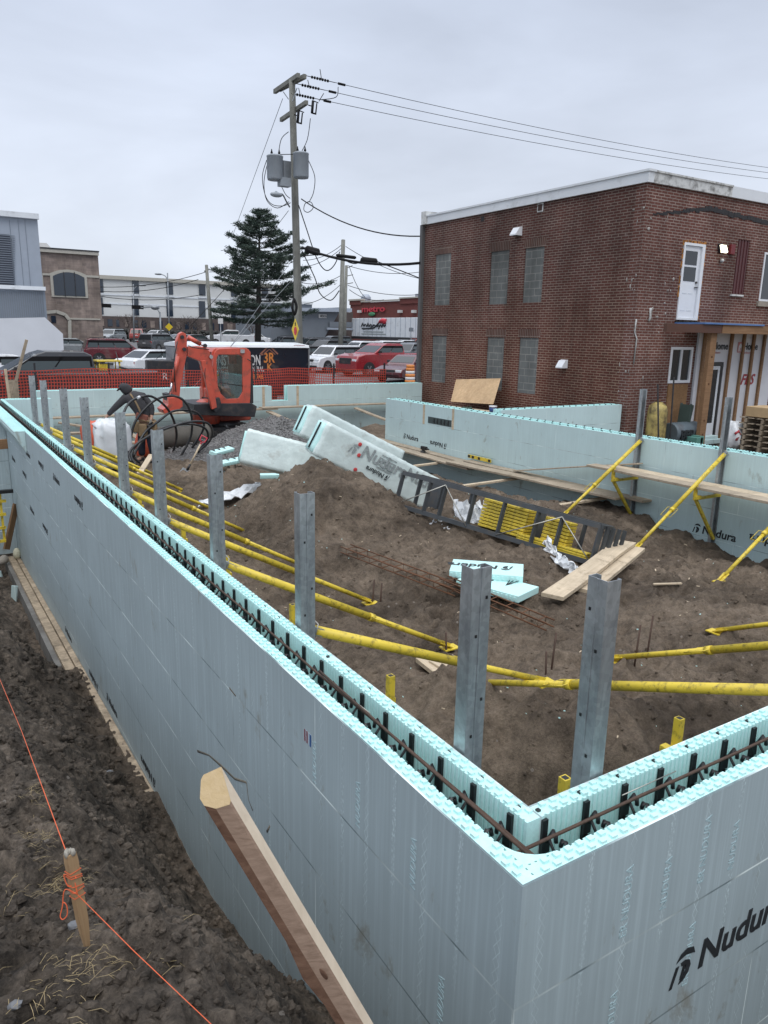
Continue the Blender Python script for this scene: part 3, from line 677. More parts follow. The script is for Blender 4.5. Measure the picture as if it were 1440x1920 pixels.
plank('low walkway plank along the right foam wall, far end beside the printed words', (8.30, 15.3, -1.06), (8.32, 10.6, -1.12), .28)
plank('second low walkway plank tight against the right foam wall, below the small opening', (8.58, 15.1, -1.05), (8.60, 10.9, -1.09), .24)
plank('low walkway plank overlapping towards the rack, upper of two', (8.28, 11.3, -1.07), (8.40, 6.75, -1.00), .28)
plank('low walkway plank against the wall near the rack, its end cut square', (8.57, 11.1, -1.045), (8.62, 6.4, -1.0), .22)
plank('thin board leaning up along the right foam wall', (8.52, 9.5, -.99), (8.60, 6.6, -.40), .14, .022)
for i, (y, w) in enumerate(((13.4, 'beside the wrapped bundle'), (11.6, 'second one'), (9.4, 'third one, beside the rack'), (7.3, 'nearest one by the crossing brace'))):
    plank('short timber bearer sticking out from under the low walkway, '+w, (7.35, y+.25, -1.22), (8.65, y, -1.12), .09, .04, mt='wood', name='timber_bearer')
plank('walkway board along the foot of the far foam wall, left length', (1.3, 19.15, -.66), (7.7, 19.20, -.64), .30)
plank('walkway board along the foot of the far foam wall, right length', (7.2, 19.18, -.60), (13.0, 19.22, -.62), .30)
for i, (p, q, w) in enumerate((((7.4, 19.1, -.70), (8.05, 17.6, -1.15), 'behind the wrapped bundles'), ((10.3, 19.0, -.70), (11.3, 17.4, -1.22), 'right of the wrapped bundles'), ((2.6, 19.0, -.75), (3.7, 17.2, -1.3), 'left of the worker'), ((1.6, 18.9, -.75), (2.9, 18.6, -1.0), 'inside the far left corner'))):
    plank('loose board sloping down from the far walkway, '+w, p, q, .2, .04)
plank('bent pale board lying on the soil in front of the far wall', (8.6, 17.2, -1.22), (12.2, 17.6, -1.28), .12, .04, mt='wood')
plank('grey board crossing below the far walkway, lower of two left of the worker', (1.3, 17.6, -1.15), (3.6, 17.5, -1.18), .2, .05)
plank('grey board crossing below the far walkway, upper of two left of the worker', (1.3, 18.3, -.95), (3.9, 18.2, -.98), .2, .05)
# lumber lying on the fill
plank('wide pale plank lying on top of another across the brown soil', (3.98, 3.84, -1.02), (6.30, 4.86, -1.00), .24, .045, mt='wood')
plank('narrower plank lying under the wide pale one on the brown soil', (4.55, 3.92, -1.08), (6.35, 4.72, -1.05), .20, .045, mt='wood')
a = onz(785, 1236, -1.1); b = onz(832, 1266, -1.1)
plank('short pale offcut under the yellow brace', onz(790, 1236, -1.10), onz(833, 1268, -1.10), .12, .04, mt='wood', name='timber_offcut', cat='offcut')
plank('smaller offcut lying beside the short pale one under the brace', onz(812, 1240, -1.08), onz(846, 1262, -1.08), .09, .04, mt='wood', name='timber_offcut', cat='offcut')
plank('thin stick of wood lying alone on the soil at right', onz(1225, 1096, -1.17), onz(1278, 1094, -1.17), .03, .02, mt='wood', name='wooden_stick', cat='stick')
plank('narrow white painted board propped in the soil by the steel posts', ony(284, 853, 12.6), ony(262, 888, 11.9), .10, .03, mt='wood', name='white_board', cat='board')

# big timber in the foreground, a squared stake leaning up towards the viewer
p0 = ondepth(404, 1478, 1.15); p1 = ondepth(668, 1920, 1.23); dd = (p1-p0).normalized(); Lt = 1.75
r = thing('leaning_timber', 'thick squared timber with a dark bark edge, leaning up in the foreground', 'timber', p0+dd*Lt)
ca = Vector(RM @ np.array([1, 0, 0])); cb_ = Vector(RM @ np.array([0, -1, 0]))
Ct = [(-27, -16), (-22, -25), (11, -40), (29, 24), (27, 31), (1, 39), (-21, 33), (-29, 20)]
Ct = [ca*(x/F*1.15)+cb_*(y/F*1.15) for x, y in Ct]
def timber(name, idx, mt, par):
    m = MB(); n = 26; K = len(Ct); vs = []
    for i in range(n+1):
        t = Lt*i/n; k = 1+.28*math.exp(-((t-.335)/.035)**2)
        for j, q in enumerate(Ct): vs.append(p0+dd*t+q*(k if j == 6 else 1))
    m.add(vs, [(i*K+j, i*K+(j+1) % K, (i+1)*K+(j+1) % K, (i+1)*K+j) for i in range(n) for j in idx]); return m.build(name, mt, par, world=True)
M['timber_side'] = wood_mat('sawn_side', (.22, .150, .108), (.33, .235, .175), (22, 22, 70)); M['timber_top'] = wood_mat('sawn_top', (.50, .42, .32), (.60, .52, .41), (30, 30, 3))
timber('sawn_face', (0, 1, 2, 7), M['timber_top'], r); timber('side_face', (3, 4), M['timber_side'], r); timber('bark_edge', (5, 6), M['bark'], r)
m = MB(); m.add([p0+q-dd*.0005 for q in Ct], [tuple(range(len(Ct)))]); m.build('cut_end', M['wood_end'], r, world=True)
kn = p0+dd*.335+Ct[4]*.25+Ct[5]*.62; m = MB(); m.ell((0, 0, 0), (.0075, .012, .0015), R=rot_to(dd, (Ct[4]+Ct[5])).to_3x3(), n=14); m.v = [tuple(Vector(v)+p0+dd*.335+(Ct[4]+Ct[5])/2*1.0) for v in m.v]
m.build('knot', M['bark'], r, world=True)

# ================================================================== interior clutter
M['wrap'] = mat('plastic_wrap', (.60, .69, .67), .32, var=.14, vs=5, bs=.9, bscale=11, coat=.35, dirt=(.24, .22, .19), dirts=2.5, dirtamt=.12)
M['white_plastic'] = mat('white_plastic_film', (.66, .68, .70), .35, var=.08, vs=8, bs=.6, bscale=18, dirt=(.25, .22, .2), dirtamt=.15)
M['steel_grey'] = mat('grey_painted_steel', (.062, .068, .074), .5, .2, .2, 5, .15, 60, dirt=(.10, .08, .06), dirts=5, dirtamt=.3)
def wrinkled(mb, o, L, U, W, n=(30, 10, 7), jit=.0055, seed=0, round_=.018):
    """oriented box with a crinkled skin: o corner, edge vectors L U W"""
    rn = random.Random(seed); cache = {}
    def P(a, b, c):
        k = (round(a, 4), round(b, 4), round(c, 4))
        if k not in cache:
            q = o+L*a+U*b+W*c; e = sum(min(t, 1-t) < 1e-6 for t in k)
            cen = o+(L+U+W)*.5; q = q+(cen-q).normalized()*round_*(max(0, e-1)*.5)
            j = jit*math.sin(a*63+b*9+seed)+rn.uniform(-jit, jit); q = q+(q-cen).normalized()*j; cache[k] = len(vs); vs.append(q)
        return cache[k]
    vs = []; fs = []
    def face(f, nu, nv):
        for i in range(nu):
            for j in range(nv): fs.append((f(i/nu, j/nv), f((i+1)/nu, j/nv), f((i+1)/nu, (j+1)/nv), f(i/nu, (j+1)/nv)))
    a, b, c = n
    for t in (0, 1): face(lambda u, v: P(u, v, t), a, b); face(lambda u, v: P(u, t, v), a, c); face(lambda u, v: P(t, u, v), b, c)
    return mb.add(vs, fs, True)
def bundle(label, o, L, h, w, tilt, seed, words=0, slab=True):
    o = Vector(o); L = Vector(L); Ln = L.normalized(); up = Vector((tilt[0], tilt[1], 1)); U = (up-Ln*up.dot(Ln)).normalized(); W = Ln.cross(U)
    if W.dot(Vector(CAM)-o) > 0: W = -W
    r = thing('wrapped_foam_bundle', label, 'foam bundle', o, 0, 'plastic wrapped bundles of foam forms')
    m = MB(); wrinkled(m, o, L, U*h, W*w, seed=seed); m.build('plastic_wrap', M['wrap'], r, world=True)
    if slab:      # pale slab ends and black ties seen at the open end
        m = MB()
        for k in range(2):
            a = o-Ln*.03+W*w*(.12+.45*k)+U*h*.06; wrinkled(m, a, Ln*.10, U*h*.88, W*w*.32, (2, 5, 3), .002, seed, .01)
        m.build('slab_end', M['foam_raw'], r, world=True)
        m = MB(); m.beam(o-Ln*.036+W*w*.50+U*h*.12, o-Ln*.036+W*w*.50+U*h*.90, .035, .02, -Ln); m.build('black_tie', M['web'], r, world=True)
    if words:
        fr = frame(o-W*.018+L*.22+U*h*.52, Ln, U)
        if fr.to_3x3().col[2].dot(Vector(CAM)-o) < 0: pass
        emblem(fr, .17, M['print_grey'], r); text('Nudura', .27, M['print_grey'], r, fr @ Matrix.Translation((.20, .02, .003)), bold=True, shear=.1)
        text('Nudura', .24, M['print_grey'], r, frame(o-W*.018+L*.70+U*h*.60, Ln, U) @ Matrix.Translation((0, 0, .003)), bold=True, shear=.1)
        logo(o-W*.018+L*.60+U*h*.42, Ln, U, .075, r, flip=True)
        m = MB()
        for a, b in ((.28, .84), (.31, .56), (.335, .16)):
            q = o+L*a+U*h*b-W*.017; m.ell(q, (.032, .006, .032), R=Matrix((Ln, W, U)).transposed())
        m.build('red_warning_mark', mat('red_ink', (.50, .05, .05), .5), r, world=True)
        m = MB()
        for k in range(5): q = o+L*.47+U*h*(.86-.09*k)-W*.016; m.beam(q, q+L*.13, .014, .004, W)
        m.build('printed_block', M['print_grey'], r, world=True)
    return r
b0 = ondepth(586, 853, 11.3); b1 = ondepth(800, 958, 12.1)
bundle('large wrapped foam bundle with grey printed words, sliding off the soil mound towards the rack', b0, b1-b0, .56, .58, (.0, .0), 1, words=1)
b2 = ondepth(562, 814, 12.3); bundle('rear wrapped foam bundle lying behind the printed one, its open end raised highest', b2+Vector((0, 0, -.02)), (b1-b0)*.86+Vector((.06, .06, .0)), .56, .50, (.05, .05), 2)
b3 = ondepth(448, 866, 12.2); bundle('plain wrapped foam bundle lying flat at left of the mound', b3, ondepth(600, 903, 12.4)-b3, .58, .55, (.45, .1), 3)
# two loose forms in front of the mound
def loose_form(label, o, x, y, L, W, h=.07, word=False, ties=True, seed=0):
    """one foam panel lying flat with its nubs and black ties"""
    x = Vector(x).normalized(); z = Vector((0, 0, 1)); y = Vector(y); y = (y-x*y.dot(x)).normalized(); z = x.cross(y)
    if z.z < 0: z = -z
    o = Vector(o); r = thing('foam_form_panel', label, 'foam panel', o, 0, 'loose foam form pieces')
    Q = Matrix((x, y, z)).transposed(); m = MB(); m.box(o+x*L/2+y*W/2+z*h/2, (L, W, h), Q)
    for i in range(int(L/.051)):
        for yy in (-.004, W+.004): m.box(o+x*(.025+.051*i)+y*yy+z*h*.5, (.026, .012, h*.5), Q)
    m.build('foam_slab', M['foam_raw'], r, world=True)
    if ties:
        m = MB()
        for i in range(int(L/.2)):
            q = o+x*(.1+.2*i)+y*W*.5; m.beam(q-y*W*.5, q+y*W*.5, .02, .012); 
            for k in (-1, 0, 1): m.tube([q+z*(h+.002), q+x*.03*k+y*.05*k+z*(-.08)], .005, 5); m.tube([q+z*(h), q+x*(.05*k)+y*W*.45+z*(h+.02)], .005, 5)
        m.build('tie', M['web'], r, world=True)
    if word: logo(o+x*L*.86+y*W*.72+z*(h+.002), -x, -y, .13, r)
    return r
q0 = onz(842, 1082, -1.0); q1 = onz(970, 1092, -1.0); q2 = onz(880, 1053, -1.0)
loose_form('loose foam panel with a black printed word, resting on another panel on the soil', q0, q1-q0, q2-q0, .80, .46, word=True, ties=False)
q0 = onz(855, 1098, -1.07); q1 = onz(962, 1128, -1.07); q2 = onz(905, 1078, -1.07)
loose_form('foam panel with black ties showing, lying under the printed panel', q0, q1-q0, q2-q0, .78, .42)
q0 = onz(404, 856, -.92); q1 = onz(455, 842, -.92)
loose_form('foam panel edge sticking out left of the flat wrapped bundle, upper one', q0, q1-q0, (0, 1, .2), .75, .16)
q0 = onz(416, 876, -1.04); q1 = onz(462, 866, -1.04)
loose_form('foam panel edge sticking out left of the flat wrapped bundle, lower one', q0, q1-q0, (0, 1, .2), .75, .16)
q0 = onz(490, 806, -.92); q1 = onz(533, 806, -.92)
loose_form('small foam slab lying on the gravel behind the bundles', q0, q1-q0, (0, 1, .2), .62, .16, ties=False)
q0 = onz(488, 898, -1.08); loose_form('foam offcut poking out under the flat wrapped bundle', q0, (1, -.4, 0), (0, 1, 0), .35, .2, ties=False)

# grey steel rack with yellow brackets, lying on its side
ra = ondepth(742, 946, 10.7); rb = ondepth(1108, 1056, 9.2); Lr = rb-ra; Ln = Lr.normalized(); up = Vector((.22, .12, 1)); Ur = (up-Ln*up.dot(Ln)).normalized(); Wr = Ln.cross(Ur)
if Wr.dot(Vector(CAM)-ra) > 0: Wr = -Wr
hr, wr, Lm = .47, .55, Lr.length
rk = thing('storage_rack', 'grey steel rack lying on its side across the soil, holding yellow brackets', 'rack', ra)
def RP(a, b, c): return ra+Ln*a*Lm+Ur*b*hr+Wr*c*wr
def rbeam(nm, segs, w=.05, h=.05, mt='steel_grey', par=rk):
    m = MB()
    for p, q in segs: m.beam(p, q, w, h, Ur)
    return m.build(nm, M[mt], par, world=True)
for b, c in ((0, 0), (1, 0), (0, 1), (1, 1)): rbeam('long_rail', [(RP(0, b, c), RP(1, b, c))], .055, .06)
for c, fr_ in ((0, (0, .16, .245, .40, .555, .72, .83, 1)), (1, (0, .06, .13, .30, .47, .62, .74, .88, .95, 1))):
    for f_ in fr_: rbeam('upright', [(RP(f_, 0, c), RP(f_, 1, c))], .055, .03)
for f_ in (.105, .515, .665): 
    m = MB(); m.box(RP(f_, .5, .9), (.19, .015, hr), Matrix((Ln, Wr, Ur)).transposed()); m.build('side_plate', M['steel_grey'], rk, world=True)
for f_ in (0, 1, .3, .62): rbeam('cross_bar', [(RP(f_, 0, 0), RP(f_, 0, 1))]); rbeam('cross_bar', [(RP(f_, 1, 0), RP(f_, 1, 1))])
for k in range(5): rbeam('end_bar', [(RP(1.0+.015*k, 0, .1+.2*k), RP(1.0+.015*k, 1.03, .1+.2*k))], .05, .03)
for a, b in ((0, .245), (.40, .245), (.555, .83), (1.0, .83)):
    m = MB(); m.tube([RP(a, 0, -.06) if a < b else RP(a, 0.0, -.06), RP(b, .98, -.06)], .008, 5); m.build('brace_rod', M['wire'], rk, world=True)
def yel(label, a0, a1, b0, b1, n, c0=.25, c1=.75, name='yellow_bracket'):
    for i in range(n):
        b = b0+(b1-b0)*(i+.5)/n; m = MB(); m.box(RP((a0+a1)/2, b, (c0+c1)/2), ((a1-a0)*Lm, (c1-c0)*wr, (b1-b0)*hr/n*.80), Matrix((Ln, Wr, Ur)).transposed())
        tag(m.build(name, M['yellow'], bevel=.004, seg=1), label.replace('stacked', ('lowest' if i == 0 else 'topmost' if i == n-1 else '%s from the bottom' % ordn[i]), 1).replace('nearest', 'first'), 'bracket', 'yellow brackets stacked in the rack')
yel('yellow bracket, stacked in the middle pile of the grey rack', .43, .66, .08, .92, 9)
yel('yellow bracket, stacked in the right-hand pile of the grey rack', .74, .86, .20, .88, 7)
yel('long yellow bar, stacked low in the right half of the grey rack', .64, .97, .02, .22, 3, .1, .5, 'yellow_bar')
# crumpled plastic
def crumple(name, label, pts, cat='plastic sheet', mt='white_plastic', th=.012, amp=.05, n=16, seed=0, group=None):
    """a thin irregular sheet between two chains of points"""
    rn = random.Random(seed); A, B = pts; m = MB()
    def lerp(ch, t):
        k = t*(len(ch)-1); i = min(int(k), len(ch)-2); return Vector(ch[i]).lerp(Vector(ch[i+1]), k-i)
    vs = []; nv = 6
    for i in range(n+1):
        for j in range(nv+1):
            p = lerp(A, i/n).lerp(lerp(B, i/n), j/nv); p.z += rn.uniform(-1, 1)*amp*.5+amp*math.sin(i*1.7+j*2.1)*.4; p += Vector((rn.uniform(-1, 1), rn.uniform(-1, 1), 0))*amp*.5; vs.append(p)
    K = nv+1; fs = [(i*K+j, i*K+j+1, (i+1)*K+j+1, (i+1)*K+j) for i in range(n) for j in range(nv)]; m.add(vs, fs)
    o = m.build(name, M[mt]); s = o.modifiers.new('solid', 'SOLIDIFY'); s.thickness = th; return tag(o, label, cat, group)
crumple('plastic_sheet', 'strip of white plastic sheet lying on the soil left of the mound', ([onz(370, 940, -1.12), onz(425, 925, -1.1), onz(455, 912, -1.02), onz(487, 905, -1.0)], [onz(372, 950, -1.17), onz(420, 940, -1.15), onz(458, 930, -1.1), onz(490, 912, -1.05)]), amp=.05, seed=2)
crumple('plastic_sheet', 'twist of clear plastic wrap hanging out of the grey rack onto the soil', ([RP(.80, .35, -.1), RP(.86, .05, -.25), ondepth(1065, 1050, 8.9), ondepth(1092, 1072, 8.75)], [RP(.78, .15, -.12), RP(.84, -.1, -.3), ondepth(1050, 1060, 8.9), ondepth(1085, 1080, 8.75)]), amp=.05, seed=5, n=20)
crumple('plastic_sheet', 'white plastic sheet crumpled inside the left half of the grey rack', ([RP(.27, .05, .6), RP(.33, .0, .5), RP(.42, .05, .5)], [RP(.24, .55, .8), RP(.33, .62, .8), RP(.40, .75, .8)]), amp=.08, seed=6)
crumple('plastic_sheet', 'small white plastic scrap on the soil below the grey rack', ([RP(.20, -.25, .1), RP(.35, -.25, .0)], [RP(.20, -.05, .3), RP(.36, -.1, .2)]), amp=.05, seed=7)

# rusty reinforcing ladders lying on the soil
def soilpt(u, v, lift=.03, z0=-1.15):
    z = z0
    for _ in range(6):
        p = onz(u, v, z); z = gz(p.x, p.y)
    return Vector((p.x, p.y, z+lift))
def ladder(label, a, b, w, n, h=.0):
    r = thing('rebar_ladder', label, 'steel ladder mesh', (a+b)/2, 0, 'rusty reinforcing ladders'); d = (b-a).normalized(); s = d.cross(Vector((0, 0, 1))).normalized()
    for k, (o, z) in enumerate(((-w/2, 0), (w/2, 0), (-w/2, .07), (w/2, .07))):
        m = MB(); m.tube([a+s*o+Vector((0, 0, z)), b+s*o+Vector((0, 0, z))], .008, 6); m.build('side_bar', M['rust'], r, world=True)
    for i in range(n):
        q = a.lerp(b, (i+.5)/n); m = MB(); m.tube([q-s*w/2, q+s*w/2, q+s*w/2+Vector((0, 0, .07)), q-s*w/2+Vector((0, 0, .07))], .006, 5, closed=True); m.build('stirrup', M['rust'], r, world=True)
A = soilpt(648, 1068); B = soilpt(1030, 1200); ladder('long rusty reinforcing ladder lying on the soil in front of the mound', A, A.lerp(B, .62), .16, 9); ladder('second rusty reinforcing ladder overlapping the long one, by the tall steel posts', A.lerp(B, .52)+Vector((.02, -.05, .05)), B, .13, 7)
for i, (u, v, u2, v2, w) in enumerate(((1025, 1268, 1018, 1220, 'left of a pair at the meeting of two braces'), (1032, 1262, 1036, 1200, 'right of a pair at the meeting of two braces'), (1188, 1250, 1203, 1183, 'left of a pair at the middle right brace foot'), (1211, 1232, 1229, 1160, 'right of a pair at the middle right brace foot'), (838, 1222, 832, 1185, 'by the foot of the third brace'), (697, 1130, 712, 1090, 'left of a pair by the rusty ladder'), (712, 1128, 722, 1095, 'right of a pair by the rusty ladder'))):
    a = soilpt(u, v, -.15); c = soilpt(u, v, 0); L_ = (c-Vector(CAM)).length*(v-v2)/F*1.12
    m = MB(); t = Vector((.12 if u2 > u else -.08, .02, 1)).normalized(); m.tube([a, c+t*L_], .009, 6); tag(m.build('steel_stake', M['rebar']), 'thin steel stake in the soil, '+w, 'stake', 'steel stakes holding the brace feet')

# ------------------------------------------------------------------ gravel heap
m = MB(); rn = random.Random(4); n = 70; gxs = np.linspace(-2.9, 2.9, n); G, Hh = np.meshgrid(gxs, gxs)
gc = (6.0, 15.4)
rr = np.sqrt((G/2.5)**2+(Hh/1.7)**2+.015); hh = 1.15*np.maximum(0, 1-rr)**.85+fbm(G, Hh, .6, 4, 77)*.05*(rr < 1)-.12; hh2 = .38*np.maximum(0, 1-np.sqrt(((G+1.8)/1.9)**2+((Hh+.1)/1.2)**2))
zz = terr(G+gc[0], Hh+gc[1])+np.maximum(hh, hh2-.1)+fbm(G, Hh, .09, 2, 8)*.02
m_, t_, b_ = new_mat('gravel'); V_ = coords(t_); vo = nn(t_, 'ShaderNodeTexVoronoi', Scale=22); t_.links.new(V_, vo.inputs['Vector'])
c_ = mixc(t_, 1., (.105, .102, .10), ramp(t_, vo.outputs['Color'], [(0, .4), (1, 1.9)]), 'MULTIPLY'); t_.links.new(c_, b_.inputs['Base Color']); bump(t_, b_, vo.outputs['Distance'], .9, .05)
M['gravel'] = m_
gp = tag(grid_obj('gravel_heap', G+gc[0], Hh+gc[1], zz, M['gravel']), 'heap of dark grey gravel', kind='stuff')
m = MB()
for i in range(2600):
    a = rn.uniform(0, 6.28); q = rn.random()**.6*1.03; x = gc[0]+2.5*q*math.cos(a)*1.02; y = gc[1]+1.7*q*math.sin(a)
    ix = int((x-gc[0]+2.9)/5.8*(n-1)); iy = int((y-gc[1]+2.9)/5.8*(n-1))
    s = rn.uniform(.014, .032); m.ell((x, y, zz[iy, ix]+s*.3), (s, s*rn.uniform(.6, 1), s*.7), 5, 3, jit=.2, seed=i)
o = m.build('gravel_stones', mat('gravel_stone', (.17, .165, .16), .8, var=.5, vs=30)); tag(o, 'loose gravel stones', kind='stuff')
# grey concrete pipe behind the hoses
a = ony(283, 805, 16.3); b = ony(390, 800, 16.3)
r = thing('concrete_pipe', 'grey concrete pipe lying behind the black hoses', 'pipe', a)
m = MB(); a.z = b.z = -.92; Rr = .27; n = 24
prof = []; d = (b-a).normalized(); L_ = (b-a).length
m.lathe([(Rr*.86, 0), (Rr, .0), (Rr, L_*.9), (Rr*1.08, L_*.91), (Rr*1.08, L_), (Rr*.8, L_)], a, 24, R=rot_to(Vector((0, 1, 0)), d)); 
m.build('pipe_barrel', mat('weathered_concrete', (.105, .098, .085), .9, var=.25, dirt=(.05, .045, .04)), r, world=True)
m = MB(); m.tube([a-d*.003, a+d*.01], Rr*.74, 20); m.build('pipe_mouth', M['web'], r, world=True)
# black hose coil
M['hose'] = mat('black_hose', (.018, .019, .021), .32, var=.2, vs=8, dirt=(.10, .09, .08), dirts=6, dirtamt=.35)
def smooth(pts, n=5):
    out = []; P = [Vector(p) for p in pts]
    for i in range(len(P)-1):
        p0_, p1_, p2_, p3_ = P[max(i-1, 0)], P[i], P[i+1], P[min(i+2, len(P)-1)]
        for k in range(n):
            t = k/n; out.append(.5*((2*p1_)+(p2_-p0_)*t+(2*p0_-5*p1_+4*p2_-p3_)*t*t+(3*p1_-p0_-3*p2_+p3_)*t**3))
    return out+[P[-1]]
hr_ = thing('black_hose_coil', 'coil of thick black hose standing in loose loops beside the worker', 'hose', (3.6, 14.5, -1.2))
loops = [([(222, 800), (229, 781), (241, 757), (261, 745), (283, 743), (304, 756), (319, 774), (328, 796), (331, 820), (324, 850)], 14.0, 15.2),
 ([(262, 868), (249, 855), (245, 835), (248, 807), (257, 785), (275, 763), (297, 747), (322, 742), (342, 749), (355, 767), (360, 789), (357, 821), (338, 857)], 14.6, 14.9),
 ([(255, 872), (247, 858), (250, 843), (261, 828), (275, 807), (297, 790), (322, 772), (348, 769), (369, 774), (382, 792), (378, 812), (360, 840)], 14.2, 15.3),
 ([(246, 866), (242, 850), (257, 832), (286, 814), (322, 800), (355, 791), (386, 792), (398, 807), (393, 827), (370, 848)], 14.0, 15.0),
 ([(250, 856), (268, 826), (300, 805), (335, 796), (366, 796), (387, 806), (388, 826), (366, 850)], 14.3, 15.1),
 ([(240, 845), (236, 856), (244, 872), (258, 880)], 14.0, 14.0)]
for pts, y0, y1 in loops:
    P = [ony(u, v, y0+(y1-y0)*i/(len(pts)-1)) for i, (u, v) in enumerate(pts)]; m = MB(); m.tube(smooth(P), .026, 9); m.build('hose_loop', M['hose'], hr_, world=True)
m = MB(); p = ony(258, 746, 14.22); q = ony(262, 744, 14.25); m.tube([p, q], .029, 9); m.build('pale_tape', M['white_plastic'], hr_, world=True)
# big white bag, red-orange bags
def blob(name, label, c, r, mt, cat, seed=0, sq=.5, jit=.06, group=None, n=20, m_=14, par=None):
    rn = random.Random(seed); m = MB(); vs = []
    for i in range(m_+1):
        t = math.pi*i/m_
        for k in range(n):
            a = 2*math.pi*k/n; x, y, z = math.sin(t)*math.cos(a), math.sin(t)*math.sin(a), math.cos(t)
            f = lambda v: math.copysign(abs(v)**sq, v); w = 1+jit*math.sin(5*a+seed+3*z)*math.sin(t)+(rn.uniform(-jit, jit)*.5 if 0 < i < m_ else 0)
            vs.append((c[0]+r[0]*f(x)*w, c[1]+r[1]*f(y)*w, c[2]+r[2]*(1+f(z)*w)))
    m.add(vs, [(i*n+k, (i+1)*n+k, (i+1)*n+(k+1) % n, i*n+(k+1) % n) for i in range(m_) for k in range(n)], True)
    o = m.build(name, M[mt], par, world=par is not None); return tag(o, label, cat, group) if par is None else o
r = thing('bulk_bag', 'big white woven bag standing open beside the worker', 'bag', (2.0, 14.7, -1.22))
blob('bag_body', '', (2.0, 14.75, -1.28), (.35, .33, .52), 'white_plastic', '', 3, .55, .085, par=r, n=34, m_=22)
m = MB(); 
for i in range(7): rn = random.Random(i); m.box((1.85+.3*rn.random(), 14.65+.2*rn.random(), -.34+.06*rn.random()), (.22, .10, .06), Matrix.Rotation(rn.random()*3, 3, 'Z') @ Matrix.Rotation(rn.random(), 3, 'X'))
m.build('foam_scrap', M['foam_raw'], r, world=True)
m = MB(); m.tube([(1.68, 14.6, -.40), (1.60, 14.6, -.30), (1.66, 14.62, -.36)], .018, 6); m.build('bag_loop', M['white_plastic'], r, world=True)
M['orange_plastic'] = mat('orange_plastic', (.58, .10, .045), .45, var=.2, vs=9, bs=.5, bscale=20)
c = onz(181, 842, -1.25); blob('orange_bag', 'slumped red orange bag behind the white bag', (c.x, c.y, -1.3), (.30, .25, .36), 'orange_plastic', 'bag', 5, .7, .12)
c = ony(280, 828, 15.6); blob('orange_bag', 'red orange bag lying behind the hose loops and the worker\'s legs', (c.x, c.y, -1.3), (.28, .25, .34), 'orange_plastic', 'bag', 6, .7, .12)
# shovel
r = thing('shovel', 'shovel with a red D grip and wooden shaft standing in the soil', 'shovel', soilpt(352, 892, 0))
t = ony(379, 817, 13.1); s0 = ony(376, 833, 13.1); s1 = ony(356, 872, 13.1); s2 = ony(349, 893, 13.1)
m = MB(); m.tube([s0, s1], .019, 8); m.build('shaft', M['wood'], r, world=True)
dd2 = (s0-s1).normalized(); sd2 = dd2.cross(Vector(CAM)-s0).normalized()
m = MB(); m.tube([s0-dd2*.04, s0+dd2*.05, s0+dd2*.07+sd2*.055, s0+dd2*.17+sd2*.06, s0+dd2*.17-sd2*.06, s0+dd2*.07-sd2*.055, s0+dd2*.05], .017, 6); m.build('grip', mat('red_grip', (.45, .03, .05), .4), r, world=True)
m = MB(); m.tube([s1+dd2*.02, s1-dd2*.12], [.022, .028], 8); m.build('socket', M['web'], r, world=True)
q = s1-dd2*.10; m = MB(); sh = [(-.10, 0), (-.115, -.10), (-.10, -.22), (0, -.29), (.10, -.22), (.115, -.10), (.10, 0)]; nrm = sd2.cross(dd2)
m.prism(sh, -.003, .003, 'z', M=frame(q, sd2, dd2)); m.build('blade', M['galv'], r, world=True)
# small tools on the walkway
a = onx(880, 863, 8.38); b = onx(920, 872, 8.38); r = thing('spirit_level', 'yellow spirit level lying on the low walkway against the wall', 'level', a)
zl = -1.0; a = Vector((8.66, onx(878, 858, 8.66).y, zl)); b = Vector((8.66, onx(920, 872, 8.66).y, zl)); 
m = MB(); m.beam(a+Vector((0, 0, .05)), b+Vector((0, 0, .05)), .025, .07); m.build('level_body', M['yellow'], r, world=True)
m = MB(); [m.beam(a.lerp(b, f)+Vector((-.014, 0, .05)), a.lerp(b, f+.10)+Vector((-.014, 0, .05)), .004, .05) for f in (.0, .18, .45, .9)]; m.build('vial_window', M['web'], r, world=True)
c = onx(795, 845, 8.45); r = thing('cordless_drill', 'black cordless drill lying on the low walkway below the printed words', 'drill', c)
m = MB(); m.box(c+Vector((0, 0, .06)), (.07, .20, .08)); m.box(c+Vector((0, .03, .02)), (.05, .06, .14)); m.cyl(c+Vector((0, -.10, .06)), c+Vector((0, -.20, .055)), .025, 10, .015); m.build('drill_body', M['web'], r, world=True, bevel=.008)
m = MB(); m.box(c+Vector((0, .04, -.03)), (.075, .11, .05)); m.build('battery', M['steel_grey'], r, world=True, bevel=.006)

# ------------------------------------------------------------------ excavator
M['exc_red'] = mat('faded_red_paint', (.54, .085, .050), .38, 0, .12, 3, coat=.3, dirt=(.12, .07, .05), dirts=5, dirtamt=.42)
M['dark_metal'] = mat('dark_metal', (.035, .036, .04), .5, .3, .2, 5, dirt=(.10, .08, .07), dirts=4, dirtamt=.4)
M['chrome'] = mat('chrome_rod', (.65, .66, .68), .18, 1)
M['clear'] = clear_mat('clear_glass')
M['tyre'] = mat('tyre_rubber', (.018, .018, .019), .75, var=.2, dirt=(.08, .07, .06), dirtamt=.3)
ex = thing('mini_excavator', 'red orange mini excavator with its arm folded down to the left', 'excavator', (5.4, 17.3, -1.32))
def E(u, v, y=17.0): p = ony(u, v, y); return (p.x, p.z)
def plate(nm, px, y0, y1, mt='exc_red', yref=None, bevel=.012, par=ex):
    m = MB(); m.prism([E(u, v, yref or y0) for u, v in px], y0, y1, 'y'); return m.build(nm, M[mt], par, world=True, bevel=bevel)
